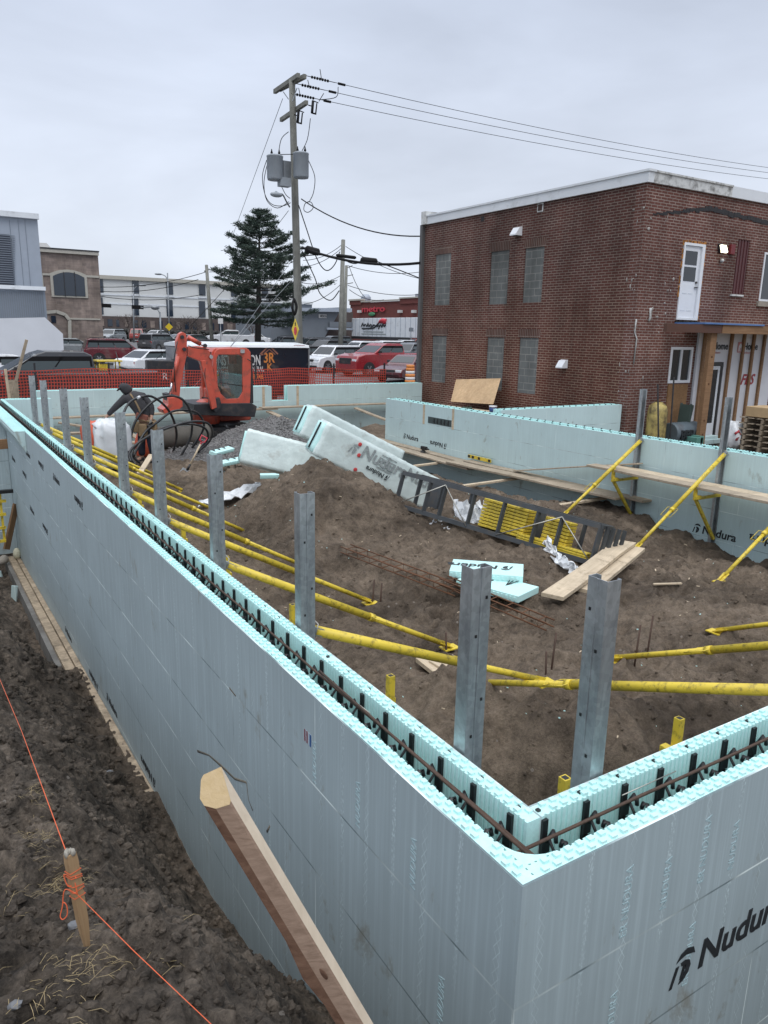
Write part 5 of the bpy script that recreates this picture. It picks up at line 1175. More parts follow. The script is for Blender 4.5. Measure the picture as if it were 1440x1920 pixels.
# lamp, alarm box, vents
r = thing('wall_lamp', 'lit square floodlight on the brick wall right of the upper door', 'lamp', (16.48, BY-.1, 3.75))
m = MB(); m.box((16.48, BY-.10, 3.86), (.22, .05, .18), Matrix.Rotation(-.35, 3, 'X')); m.build('lamp_lens', emit_mat('lamp_glow', (1, .93, .68), 4.5), r, world=True)
m = MB(); m.box((16.48, BY-.055, 3.875), (.25, .05, .21), Matrix.Rotation(-.35, 3, 'X')); m.box((16.48, BY-.02, 3.80), (.08, .06, .08)); m.build('lamp_housing', M['dark_metal'], r, world=True)
m = MB(); m.ell((16.52, BY-.06, 3.58), (.05, .06, .05)); m.build('motion_sensor', M['white_peel'], r, world=True)
m = MB(); m.bb((16.83, BY-.08, 3.76), (17.0, BY-.002, 4.0)); tag(m.build('alarm_box', mat('red_box', (.16, .02, .025), .5), bevel=.01), 'small dark red alarm box on the brick wall beside the lamp', 'alarm box')
def vent(label, y, z, s, base=BX):
    r = thing('wall_vent', label, 'vent', (base-.1, y, z-.1), 0, 'white vents on the brick wall')
    m = MB(); m.prism([(base-.004, z+s*.5), (base-s*.45, z+s*.4), (base-s*.95, z-s*.35), (base-s*.95, z-s*.5), (base-.004, z-s*.5)], y-s*.55, y+s*.55, 'y'); m.build('vent_hood', M['white_pvc'], r, world=True)
    m = MB(); m.bb((base-s*.85, y-s*.45, z-s*.515), (base-.02, y+s*.45, z-s*.502)); m.build('vent_flap', M['tar'], r, world=True)
vent('white hooded vent high on the left brick wall under the roof edge', 15.42, 4.46, .24); vent('white hooded vent low on the left brick wall near the corner', 13.30, .90, .22)
m = MB(); m.bb((BX-.006, 17.0, 4.90), (BX-.002, 17.14, 5.04)); m.build('wall_hole', M['tar'], bb_, world=True)
m = MB(); m.bb((BX-.02, 14.50, 4.88), (BX-.003, 14.72, 5.10)); o = m.build('small_grille', M['white_peel'], bb_, world=True); m = MB(); m.bb((BX-.026, 14.53, 4.91), (BX-.021, 14.69, 5.07)); m.build('grille_opening', mat('brick_dark', (.05, .025, .02), .9), o, world=True)
m = MB(); rn = random.Random(8)
for i in range(34):
    a = rn.random(); 
    if i < 16: m.ell((BX-.004, BY+.02+rn.uniform(0, .35), rn.choice((.3, .9, 1.9, 2.9, 4.4))+rn.uniform(-.2, .2)), (.008, rn.uniform(.01, .05), rn.uniform(.01, .06)), 6, 4, jit=.2, seed=i)
    else: m.ell((BX+.1+rn.uniform(0, 1.35), BY-.003, rn.choice((.8, 2.0, 2.3, 2.9, 4.35))+rn.uniform(-.25, .25)), (rn.uniform(.01, .06), .008, rn.uniform(.01, .05)), 6, 4, jit=.2, seed=i)
tag(m.build('mortar_patch', mat('mortar_patch', (.33, .31, .29), .9, var=.3), bb_, world=True), kind='stuff')
m = MB(); m.tube([(14.0, BY-.02, 2.33), (14.02, BY-.03, 2.1), (13.98, BY-.03, 2.02)], .03, 6); m.tube([(13.52, BY-.03, 2.05), (13.5, BY-.035, 1.75), (13.6, BY-.03, 1.6), (13.58, BY-.03, 1.0)], .016, 6); m.build('cut_pipe', M['white_peel'], bb_, world=True)
m = MB(); m.lathe([(.30, 0), (.42, .12), (.40, .22), (.2, .34), (.0, .38)], (BX+1.6, 14.2, BT+.18), 16); m.build('roof_ventilator', M['galv'], bb_, world=True)
m = MB(); m.bb((20.3, 13.5, BT+.2), (22.4, 15.2, BT+.55)); m.prism([(20.2, BT+.55), (22.5, BT+.55), (21.9, BT+.8), (20.8, BT+.8)], 13.4, 15.3, 'y'); m.build('roof_hatch', mat('dark_shingle', (.05, .045, .045), .8), bb_, world=True)
# porch: beam, posts, wrapped wall, glass door
pr = thing('porch', 'stained wooden porch beam on a thick post in front of the wrapped wall', 'porch', (15.2, 10.1, -1))
m = MB(); m.bb((13.30, 10.0, 1.76), (15.35, 10.09, 1.95)); m.build('beam', mat('dark_stain', (.085, .035, .02), .6), pr, world=True)
m = MB(); m.bb((15.352, 9.99, 1.76), (19.5, 10.09, 1.96)); m.build('beam', M['wood_orange'], pr, world=True)
m = MB(); m.bb((15.10, 10.095, -1.02), (15.33, 10.20, 1.98)); m.build('post', M['wood_orange'], pr, world=True)
m = MB(); [m.ell((15.215, 10.09, z), (.028, .012, .028)) for z in (1.2, .55, -.35, -.7)]; m.build('bolt_head', M['rust'], pr, world=True)
m = MB(); m.bb((15.4, 10.1, 1.86), (19.5, 11.05, 1.90)); m.build('deck', M['wood_grey'], pr, world=True)
m = MB(); m.bb((14.6, 9.95, 1.962), (17.0, 10.8, 2.0)); tag(m.build('blue_tarp', mat('blue_tarp', (.08, .17, .38), .5, var=.15)), 'strip of blue tarp lying on the porch beam', 'tarp')
M['wrap_wall'] = mat('house_wrap', (.58, .59, .62), .45, var=.08, vs=2, bs=.3, bscale=6)
ww = thing('porch_enclosure', 'white house wrap wall with wooden studs and black printed words behind the porch post', 'wall panel', (17.4, 11, -1))
m = MB(); m.bb((15.95, 11.03, -1.05), (16.22, 11.09, 1.80)); m.bb((17.13, 11.03, -1.05), (19.4, 11.09, 1.80)); m.bb((16.22, 11.03, 1.03), (17.13, 11.09, 1.80)); m.build('wrap_sheet', M['wrap_wall'], ww, world=True)
for x in (16.15, 17.30, 17.85, 18.30, 18.80): m = MB(); m.bb((x-.045, 10.97, -1.05), (x+.045, 11.027, 1.78)); m.build('stud', M['wood_orange'], ww, world=True)
for x, z in ((16.55, 1.36), (17.9, 1.36)):
    text('Home', .26, M['print'], ww, frame((x, 11.018, z), (1, 0, 0), (0, 0, 1)), bold=True); text('hardware', .09, mat('pale_red_ink', (.50, .22, .22), .6), ww, frame((x, 11.018, z-.11), (1, 0, 0), (0, 0, 1)))
    m = MB(); m.bb((x-.26, 11.016, z-.08), (x-.05, 11.022, z+.20)); o = m.build('printed_square', mat('pale_red_ink', (.48, .20, .20), .6), ww, world=True)
    m = MB(); m.prism([(x-.23, z-.05), (x-.17, z-.05), (x-.17, z+.04), (x-.13, z+.04), (x-.13, z-.05), (x-.08, z-.05), (x-.08, z+.10), (x-.15, z+.17), (x-.23, z+.10)], 11.012, 11.015, 'y'); m.build('printed_mark', M['wrap_wall'], o, world=True)
text('FBS', .40, mat('red_print', (.30, .03, .04), .6), ww, frame((17.95, 11.018, .42), (1, .0, 0), (.15, 0, 1)), bold=True, shear=.2)
text('D', .30, M['print'], ww, frame((17.28, 10.965, -.55), (1, .0, 0), (0, 0, 1)), bold=True)
m = MB(); m.bb((16.24, 11.04, -.95), (16.36, 11.10, 1.02)); m.bb((17.03, 11.04, -.95), (17.12, 11.10, 1.02)); m.bb((16.36, 11.04, .93), (17.03, 11.10, 1.02)); gd = m.build('door_frame', M['web'], ww, world=True)
m = MB(); m.bb((16.37, 11.05, -.93), (16.45, 11.09, .92)); m.bb((16.94, 11.05, -.93), (17.02, 11.09, .92)); m.bb((16.45, 11.05, .83), (16.94, 11.09, .92)); m.bb((16.45, 11.05, -.93), (16.94, 11.09, -.60)); d2 = m.build('glass_door', M['white_trim'], ww, world=True)
m = MB(); m.bb((16.45, 11.06, -.60), (16.94, 11.07, .83)); m.build('pane', M['dark_glass'], d2, world=True)
m = MB(); m.bb((14.98, 11.06, -.95), (15.75, 11.095, .47)); tag(m.build('brown_board', wood_mat('osb', (.20, .11, .05), (.31, .18, .09), (14, 14, 14))), 'brown chipboard panel under the lower white window', 'board')
# yard items in front of the building
def G(u, v, z=-1.0): return onz(u, v, z)
def Yp(u, v, y=10.4): return ony(u, v, y)
r = thing('propane_tank', 'rusty yellow tank standing by the brick wall behind the right foam wall', 'tank', Vector((14.55, 10.5, -1)))
m = MB(); m.lathe([(.20, 0), (.23, .05), (.24, .15), (.24, .85), (.21, 1.0), (.10, 1.09), (0, 1.10)], (14.05, 10.6, -1.0), 20); m.build('tank_shell', mat('rusty_yellow', (.42, .33, .11), .6, var=.2, dirt=(.035, .022, .015), dirts=4.2, dirtamt=.75), r, world=True)
m = MB(); m.cyl((14.05, 10.6, .09), (14.05, 10.6, .17), .05, 8); m.build('valve', M['rust'], r, world=True)
r = thing('oil_drum_grill', 'grey blue drum lying on its side with three black painted letters', 'barrel', Vector((14.9, 10.4, -1)))
m = MB(); m.lathe([(.24, 0), (.26, .02), (.26, .95), (.24, .97)], (14.45, 10.5, -.68), 20, R=Matrix.Rotation(R_(90), 3, 'Y')); m.build('drum', mat('blue_grey_drum', (.10, .13, .15), .5, dirt=(.05, .04, .04)), r, world=True)
text('BBR', .30, M['print'], r, frame((14.55, 10.235, -.80), (1, 0, 0), (0, 0, 1)), bold=True, ext=.02)
m = MB(); [m.cyl((x, y, -1.02), (x, y, -.8), .02, 6) for x in (14.6, 15.3) for y in (10.35, 10.65)]; m.build('drum_leg', M['dark_metal'], r, world=True)
r = thing('folding_chair', 'folded dark green garden chair leaning behind the porch post', 'chair', Vector((15.5, 10.3, -1)))
m = MB(); m.beam((15.02, 10.42, -1.0), (15.20, 10.50, .02), .06, .04); m.beam((15.02, 10.72, -1.0), (15.22, 10.80, .02), .06, .04); m.box((15.13, 10.6, -.35), (.04, .36, .7), Matrix.Rotation(.18, 3, 'Y')); m.build('chair_frame', mat('dark_green', (.045, .07, .06), .5), r, world=True, bevel=.01)
m = MB(); m.bb((14.95, 9.95, -1.0), (15.08, 10.3, -.72)); m.bb((14.80, 9.95, -1.0), (15.05, 10.3, -.75)); tag(m.build('storage_box', mat('sea_green_plastic', (.10, .25, .21), .5), bevel=.01), 'low sea green plastic box beside the porch post', 'box')
m = MB(); m.bb((15.5, 10.2, -1.0), (16.2, 10.5, -.88)); m.bb((15.55, 10.25, -.88), (16.1, 10.45, -.80)); tag(m.build('foam_offcuts', M['foam_in'], bevel=.01), 'pale foam offcuts on the ground right of the porch post', 'foam offcut')
for k, (x, y, a, h) in enumerate(((13.72, 10.2, .15, 1.55), (14.25, 10.3, -.02, 1.7))): m = MB(); m.beam((x, y, -1.0), (x-a, y+.1, -1+h), .035, .02); tag(m.build('steel_bar', M['dark_metal']), ('dark steel bar leaning in front of the yellow tank', 'thin upright grey bar beside the yellow tank')[k], 'bar')
r = thing('waste_bag', 'white plastic waste bag with a red strip beside the pallet stack', 'bag', Vector((15.7, 9.5, -1)))
blob('bag_body', '', (15.72, 9.6, -1.02), (.27, .26, .34), 'white_plastic', '', 12, .8, .12, par=r)
m = MB(); m.tube([(15.48, 9.40, -.62), (15.56, 9.36, -.55), (15.62, 9.36, -.62), (15.52, 9.37, -.78)], .03, 6); m.build('red_strip', mat('red_plastic', (.40, .03, .04), .5), r, world=True)
for k in range(6):
    r = thing('pallet', 'wooden pallet in the stack at the right picture edge, %s from the ground' % ordn[k].replace('nearest', 'first'), 'pallet', Vector((16.0, 8.9, -1.0+.135*k)), 0, 'stacked pallets')
    z = -1.0+.135*k; m = MB(); [m.bb((15.62, 8.4+.22*j, z+.10), (16.72, 8.54+.22*j, z+.122)) for j in range(5)]; m.build('deck_boards', M['wood_grey'], r, world=True)
    m = MB(); [m.bb((15.62+.01*(k % 3), 8.4+.42*j, z+.0), (16.72, 8.46+.42*j, z+.098)) for j in range(3)]; m.build('stringers', M['wood_grey'], r, world=True)
m = MB(); m.bb((15.64, 8.5, -.18), (16.4, 9.3, .06)); tag(m.build('cardboard_box', mat('cardboard', (.44, .31, .17), .8), bevel=.01), 'brown cardboard box on top of the pallet stack', 'box')
# boards, osb sheet, bucket and tarp behind the right foam wall
m = MB(); a, b, c, d = onx(845, 753, 12.6), onx(924, 758, 12.6), onx(938, 710, 13.25), onx(855, 712, 13.25); nrm = Vector((.02, 0, .01)); m.add([Vector(p) for p in (a, b, c, d)]+[Vector(p)+nrm for p in (a, b, c, d)], [(0, 1, 2, 3), (7, 6, 5, 4), (0, 4, 5, 1), (1, 5, 6, 2), (2, 6, 7, 3), (3, 7, 4, 0)])
tag(m.build('chipboard_sheet', wood_mat('pale_osb', (.47, .31, .17), (.60, .43, .26), (9, 9, 9))), 'large pale chipboard sheet leaning against the left brick wall', 'board')
for i, (x, z, w) in enumerate(((12.2, -.52, 'far board'), (11.9, -.56, 'middle board'), (11.6, -.60, 'near board'))): plank('loose board lying beyond the right foam wall below the chipboard, '+w, (x, 17.4, z), (x+.35, 14.3, z), .22, .05, mt='wood')
m = MB(); [m.box((11.9+.3*k, 14.8+1.2*k, -1.0), (.5, .5, .85)) for k in range(3)]; tag(m.build('trestle_blocks', M['concrete']), 'dark blocks carrying the loose boards beyond the right wall', 'blocks')
r = thing('blue_bucket', 'small blue paint bucket standing on the loose boards', 'bucket', Vector((12.3, 14.6, -.5)))
p = onx(925, 752, 12.2); m = MB(); m.lathe([(.09, 0), (.11, .20), (.0, .205)], (p.x, p.y, -.52), 16); m.build('bucket_body', mat('blue_plastic', (.03, .07, .22), .4), r, world=True); m = MB(); m.lathe([(.115, .19), (.115, .225), (.0, .23)], (p.x, p.y, -.52), 16); m.build('bucket_rim', M['white_pvc'], r, world=True)
p = onx(876, 752, 12.1); m = MB(); m.ell((p.x, p.y, -.47), (.1, .22, .05), jit=.15); m.ell((p.x, p.y-.15, -.46), (.06, .08, .06), jit=.15); tag(m.build('work_glove', mat('dark_green_cloth', (.04, .07, .05), .9)), 'dark green glove lying on the loose boards', 'glove')
crumple('brick_red_tarp', 'crumpled brick red tarp behind the right foam wall beside the boards', ([(12.6, 14.6, -.62), (12.4, 13.6, -.35), (12.2, 12.8, -.42), (11.6, 12.0, -.6)], [(11.6, 14.6, -1.), (11.4, 13.6, -1.), (11.3, 12.8, -1.), (10.9, 12.0, -1.)]), 'tarp', amp=.14, n=18, seed=3, mt='red_tarp') if M.setdefault('red_tarp', mat('red_tarp', (.36, .10, .07), .6, var=.2)) else 0

# ================================================================== worker
def skin(name, joints, edges, mt, par, root=0, sub=2, O=None):
    me = bpy.data.meshes.new(name); me.from_pydata([tuple(O(*j[:3])) for j in joints], edges, []); o = bpy.data.objects.new(name, me); C.objects.link(o)
    sk = o.modifiers.new('skin', 'SKIN'); sk.use_smooth_shade = True
    for i, j in enumerate(joints):
        v = me.skin_vertices[0].data[i]; v.radius = (j[3], j[4] if len(j) > 4 else j[3]); v.use_root = (i == root)
    s = o.modifiers.new('sub', 'SUBSURF'); s.levels = sub; s.render_levels = sub
    dg = bpy.context.evaluated_depsgraph_get(); dg.update(); m2 = bpy.data.meshes.new_from_object(o.evaluated_get(dg)); m2.name = name
    bpy.data.objects.remove(o); m2.materials.clear(); m2.materials.append(mt); m2.polygons.foreach_set('use_smooth', [True]*len(m2.polygons))
    r = par
    m2.transform(Matrix.LocRotScale(r.location, r.rotation_euler, r.scale).inverted()); ob = bpy.data.objects.new(name, m2); C.objects.link(ob); ob.parent = par; return ob
W0 = Vector((2.62, 14.95, gz(2.62, 14.95)+.01)); vr = Vector((RM[0][0], RM[1][0], 0)).normalized(); va = Vector((-vr.y, vr.x, 0))
def O(u, w, z): return W0+vr*u+va*w+Vector((0, 0, z))
wk = thing('person', 'person in dark hooded jacket, jeans and tan tool belt bending over the white bag', 'person', W0)
# joints: u right, w away, z up
J = [(.16, .02, .90, .13, .11), (.10, .02, 1.08, .13, .11), (.00, .03, 1.27, .15, .12), (-.08, .03, 1.42, .12, .10), (-.16, .0, 1.50, .055), (-.22, -.02, 1.57, .085, .095), (-.27, -.04, 1.645, .088, .098), (-.30, -.05, 1.71, .05),
     (.07, .05, .88, .10), (.02, .06, .50, .065), (.00, .10, .10, .045), (-.10, .02, .05, .04),
     (.24, .0, .88, .10), (.24, -.02, .50, .065), (.27, .06, .10, .045), (.17, -.04, .05, .04),
     (-.22, -.10, 1.40, .07), (-.42, -.16, 1.22, .05), (-.60, -.14, 1.04, .035), (-.66, -.14, .97, .034, .024),
     (.08, .14, 1.42, .07), (.26, .10, 1.22, .05), (.30, -.06, 1.00, .035), (.29, -.10, .93, .034, .024)]
Ed = [(0, 1), (1, 2), (2, 3), (3, 4), (4, 5), (5, 6), (6, 7), (0, 8), (8, 9), (9, 10), (10, 11), (0, 12), (12, 13), (13, 14), (14, 15), (3, 16), (16, 17), (17, 18), (18, 19), (3, 20), (20, 21), (21, 22), (22, 23)]
M['skin'] = mat('skin', (.46, .27, .19), .55, var=.05); M['jacket'] = mat('dark_grey_jacket', (.035, .034, .038), .85, var=.25, vs=12, bs=.5, bscale=14); M['jeans'] = mat('dark_jeans', (.022, .030, .050), .85, var=.3, vs=9, bs=.4, bscale=18)
M['leather'] = mat('tan_leather', (.22, .15, .08), .7, var=.25, vs=9, bs=.3); M['boot'] = mat('work_boot', (.03, .028, .03), .7)
body = skin('body', J, Ed, M['skin'], wk, O=O)
def handm(b, d, side):
    # palm and five separate bent fingers, joined as one mesh with rounded roots
    b = Vector(O(*b)); d = (vr*d[0]+va*d[1]+Vector((0, 0, d[2]))).normalized(); s = d.cross(va).normalized(); n = s.cross(d); m = MB()
    m.tube([b-d*.02, b+d*.03, b+d*.075], [.024, .032, .028], 8)
    for k, L_ in enumerate((.062, .072, .068, .052)):
        q = b+d*.068+s*(-.027+.018*k); m.tube([q, q+d*L_*.45, q+d*L_*.8-n*L_*.25, q+d*L_*.85-n*L_*.6], [.0095, .009, .008, .006], 6)
    q = b+d*.02+s*.03*side; m.tube([q, q+s*.022*side+d*.02-n*.01, q+s*.02*side+d*.05-n*.02], [.011, .010, .007], 6); return m.build('hand', mat('work_glove_cloth', (.20, .19, .17), .9), wk, world=True)
handm((-.66, -.14, .98), (-.6, 0, -.8), 1); handm((.29, -.10, .94), (-.1, -.3, -.9), -1)
jk = [(.16, .02, .93, .20, .17), (.10, .02, 1.10, .19, .165), (.00, .03, 1.28, .215, .18), (-.09, .03, 1.43, .18, .16), (-.15, .02, 1.50, .10),
      (-.22, -.10, 1.41, .095), (-.42, -.16, 1.22, .072), (-.60, -.14, 1.05, .052), (.08, .14, 1.43, .095), (.27, .10, 1.22, .072), (.30, -.05, 1.03, .052)]
skin('jacket', jk, [(0, 1), (1, 2), (2, 3), (3, 4), (3, 5), (5, 6), (6, 7), (3, 8), (8, 9), (9, 10)], M['jacket'], wk, O=O)
skin('hood', [(-.14, .04, 1.50, .12), (-.225, .0, 1.58, .125, .13), (-.275, -.03, 1.665, .125, .125), (-.275, -.02, 1.72, .06)], [(0, 1), (1, 2), (2, 3)], M['jacket'], wk, O=O)
m = MB(); q = O(-.34, -.09, 1.60); m.ell(q, (.07, .07, .02), R=rot_to(vr*-1+Vector((0, 0, -.9)))); m.build('cap_peak', M['boot'], wk, world=True)
skin('trousers', [(.16, .02, .93, .165, .14), (.07, .05, .84, .12), (.02, .06, .50, .088), (.00, .09, .14, .075), (.24, .0, .84, .12), (.24, -.02, .50, .088), (.27, .05, .14, .075)], [(0, 1), (1, 2), (2, 3), (0, 4), (4, 5), (5, 6)], M['jeans'], wk, O=O)
for a, b in (((.00, .10), (-.12, .02)), ((.27, .06), (.15, -.04))): skin('boot', [(a[0], a[1], .14, .062), (a[0], a[1], .06, .058), ((a[0]+b[0])/2, (a[1]+b[1])/2, .045, .05), (b[0], b[1], .04, .042)], [(0, 1), (1, 2), (2, 3)], M['boot'], wk, O=O)
m = MB(); m.tube([O(.16+.19*math.cos(a), .02+.165*math.sin(a), .95-.05*math.cos(a)) for a in [k*math.pi/8 for k in range(16)]], .03, 6, closed=True); bl = m.build('tool_belt', M['leather'], wk, world=True)
for u, w, z, s_ in ((.00, -.12, .80, 1.0), (.14, -.17, .74, 1.15), (.34, -.06, .80, .9)):
    m = MB(); m.box(O(u, w, z), (.17*s_, .10, .24*s_), Matrix.Rotation(math.atan2(vr.y, vr.x), 3, 'Z'), taper=.85); m.build('tool_pouch', M['leather'], bl, world=True, bevel=.03, seg=3)
m = MB(); m.box(O(.12, -.13, 1.02), (.26, .07, .14), Matrix.Rotation(math.atan2(vr.y, vr.x), 3, 'Z') @ Matrix.Rotation(.3, 3, 'Y')); m.build('shirt_tail', mat('rust_shirt', (.22, .08, .055), .85), wk, world=True, bevel=.025, seg=3)
m = MB()
for w in (-.11, -.135): m.tube(smooth([O(-.10, w, 1.50), O(-.02, w-.035, 1.40), O(.06, w-.05, 1.25), O(.12, w-.05, 1.08)]), .018, 5)
m.build('harness_strap', M['leather'], wk, world=True)

# ================================================================== background
M['orange_mesh'] = mat('orange_mesh', (.46, .060, .035), .6, var=.15)
def fence(label, x0, x1, y0, y1, zt0, zt1, zb, posts, seed=0):
    r = thing('mesh_fence', label, 'fence', ((x0+x1)/2, y0, -1.05), 0, 'orange mesh fence'); p = .075; L = math.dist((x0, y0), (x1, y1)); nx = int(L/p); nz = 14; rn = random.Random(seed)
    w = .011
    def P(i, j):
        t = i/nx; zt = zt0+(zt1-zt0)*t-.05*abs(math.sin(t*L*.55)); z = zt+(zb-zt)*j/nz+.012*math.sin(i*.21+j*.5)
        return Vector((x0+(x1-x0)*t+.01*math.sin(j*.9+i*.07), y0+(y1-y0)*t+.05*math.sin(i*.11+j*.3)+.03*math.sin(i*.37+1), z))
    m = MB()
    for i in range(nx+1):
        for j in range(nz):
            a, b = P(i, j), P(i, j+1); m.add([a+Vector((-w, 0, 0)), a+Vector((w, 0, 0)), b+Vector((w, 0, 0)), b+Vector((-w, 0, 0))], [(0, 1, 2, 3)])
    for j in range(nz+1):
        for i in range(nx):
            a, b = P(i, j)+Vector((0, -.002, 0)), P(i+1, j)+Vector((0, -.002, 0)); m.add([a+Vector((0, 0, w)), b+Vector((0, 0, w)), b-Vector((0, 0, w)), a-Vector((0, 0, w))], [(0, 1, 2, 3)])
    o = m.build('net', M['orange_mesh'], r, world=True); s = o.modifiers.new('solid', 'SOLIDIFY'); s.thickness = .003
    for q in posts:
        t = (q-x0)/(x1-x0); y = y0+(y1-y0)*t+.03; m = MB(); m.bb((q-.025, y-.02, -1.1), (q+.025, y+.02, zt0+.14)); m.build('fence_post', M['dark_metal'], r, world=True)
px = lambda u, v=700, y=20.7: ony(u, v, y).x
fence('orange mesh fence behind the far wall, left part by the dark pickup and the trailer', -2.6, px(590), 20.7, 20.7, .52, .46, -.75, [px(66), px(205), px(352), px(480)], 1)
fence('orange mesh fence behind the far wall, right part by the red pickup', px(586), px(728), 20.9, 20.9, .46, .42, -.75, [px(632), px(727)], 2)

# ------------------------------------------------------------------ vehicles
M['seal'] = mat('black_rubber_seal', (.008, .008, .009), .8, spec=.15); M['car_glass'] = glass_mat('car_glass', (.045, .060, .062), .10)
def car_proto(kind):
    L, W, H = {'sedan': (4.65, 1.82, 1.44), 'suv': (4.60, 1.86, 1.68), 'pickup': (5.85, 2.02, 1.95)}[kind]
    if kind == 'sedan':
        body = [(-2.30, .34), (-2.33, .62), (-2.28, .90), (-2.10, .98), (-1.3, .97), (.9, .93), (1.55, .86), (2.12, .72), (2.30, .55), (2.30, .30), (1.8, .22), (-1.9, .22)]
        g = [(-1.85, .96), (1.02, .92)], [(-1.10, 1.40), (-.75, H), (.10, H), (.30, 1.39)]; wh = (-1.36, 1.42, .32)
    elif kind == 'suv':
        body = [(-2.24, .38), (-2.30, .70), (-2.24, 1.02), (-1.9, 1.06), (.9, 1.05), (1.6, .99), (2.10, .88), (2.28, .66), (2.26, .34), (1.8, .26), (-1.9, .26)]
        g = [(-2.20, 1.04), (1.05, 1.03)], [(-1.98, 1.60), (-1.80, H), (.10, H), (.36, 1.60)]; wh = (-1.38, 1.40, .36)
    else:
        body = [(-2.88, .50), (-2.92, .95), (-2.90, 1.37), (-1.05, 1.36), (1.10, 1.36), (2.2, 1.32), (2.74, 1.20), (2.90, .90), (2.88, .42), (2.3, .36), (-2.4, .40)]
        g = [(-1.08, 1.34), (1.45, 1.34)], [(-1.00, 1.84), (-.80, H-.01), (.25, H), (.50, 1.87)]; wh = (-1.82, 1.86, .41)
    r = thing('parked_car', 'x', 'car'); r['proto'] = 1; del r['proto']
    w2 = W/2; m = MB(); xs = body; n = len(xs)
    # lofted shell: outline inset towards the sides for rounded shoulders and plan taper
    def ringp(y, k):
        cz = .62 if kind != 'pickup' else .8; out = []
        for x, z in xs: out.append((x*(1-.018*k-.03*k*(abs(x) > .42*L)), y, cz+(z-cz)*(1-.10*k)))
        return out
    rows = [ringp(-w2, 1), ringp(-w2+.02, .45), ringp(-w2+.10, 0), ringp(w2-.10, 0), ringp(w2-.02, .45), ringp(w2, 1)]
    vs = [p for rr_ in rows for p in rr_]; fs = [tuple(range(n)), tuple(reversed(range(5*n, 6*n)))]
    for a in range(5):
        for i in range(n): j = (i+1) % n; fs.append((a*n+i, (a+1)*n+i, (a+1)*n+j, a*n+j))
    m.add(vs, fs); body_o = m.build('body', M['white_pvc'], r, bevel=.02)
    if kind == 'pickup':
        m = MB(); m.bb((-2.80, -w2+.12, 1.20), (-1.12, w2-.12, 1.376)); m.build('cargo_bed', M['tyre'], r)
    (bx0, bz0), (bx1, bz1) = g[0]; top = g[1]; wb, wt = w2-.06, w2-.22
    low = [(bx0, bz0), (bx1, bz1)]; m = MB(); pr_ = [low[0]]+top+[low[1]]; k = len(pr_)
    def yy(z): f = (z-bz0)/(H-bz0); return wb+(wt-wb)*f
    vs = [(x, -yy(z), z) for x, z in pr_]+[(x, yy(z), z) for x, z in pr_]; m.add(vs, [tuple(range(k)), tuple(reversed(range(k, 2*k)))]+[(i, i+k, (i+1) % k+k, (i+1) % k) for i in range(k)])
    gh = m.build('cabin', M['white_pvc'], r, bevel=.03)
    # glass panels slightly proud of the cabin
    x0, x1 = top[0][0], top[-1][0]; zt = top[0][1]-.06; zb = bz0+.07
    def xs_at(z, side): (a, az), (b, bz) = ((low[0], top[0]) if side < 0 else (low[1], top[-1])); return a+(b-a)*(z-az)/(bz-az)
    A0, A1 = xs_at(zb, -1)+.14, xs_at(zt, -1)+.10; B0, B1 = xs_at(zb, 1)-.16, xs_at(zt, 1)-.10
    cuts = [.0, .5, 1.] if kind != 'suv' else [.0, .24, .62, 1.]
    for sgn in (-1, 1):
        for c in range(len(cuts)-1):
            t0, t1 = cuts[c]+(.012 if c else 0), cuts[c+1]-(.012 if c < len(cuts)-2 else 0); q = []
            for t, z in ((t0, zb), (t1, zb), (t1, zt), (t0, zt)):
                x = (A0+(B0-A0)*t) if z == zb else (A1+(B1-A1)*t); q.append((x, sgn*(yy(z)+.006), z))
            m = MB(); m.add(q+[(a, b-sgn*.02, c_) for a, b, c_ in q], [(0, 1, 2, 3), (7, 6, 5, 4)]+[(i, i+4, (i+1) % 4+4, (i+1) % 4) for i in range(4)]); sw = m.build('side_window', M['car_glass'], r); cx0 = sum(p[0] for p in q)/4; cz0 = sum(p[2] for p in q)/4; q2 = [(cx0+(p[0]-cx0)*1.07+(.035 if p[0] > cx0 else -.035), p[1]-sgn*.003, cz0+(p[2]-cz0)*1.16) for p in q]; m = MB(); m.add(q2+[(a, b-sgn*.02, c_) for a, b, c_ in q2], [(0, 1, 2, 3), (7, 6, 5, 4)]+[(i, i+4, (i+1) % 4+4, (i+1) % 4) for i in range(4)]); m.build('window_seal', M['seal'], sw)
    for side, nm in ((1, 'windshield'), (-1, 'rear_window')):
        q = []; d = .008*side
        for z, s_ in ((zb, -1), (zb, 1), (zt+.02, 1), (zt+.02, -1)): q.append((xs_at(z, side)+d*1.6, s_*(yy(z)-.10), z+.004))
        m = MB(); m.add(q+[(a-.02*side, b, c_-.01) for a, b, c_ in q], [(0, 1, 2, 3), (7, 6, 5, 4)]+[(i, i+4, (i+1) % 4+4, (i+1) % 4) for i in range(4)]); m.build(nm, M['dark_glass'], r)
    xr, xf, R = wh
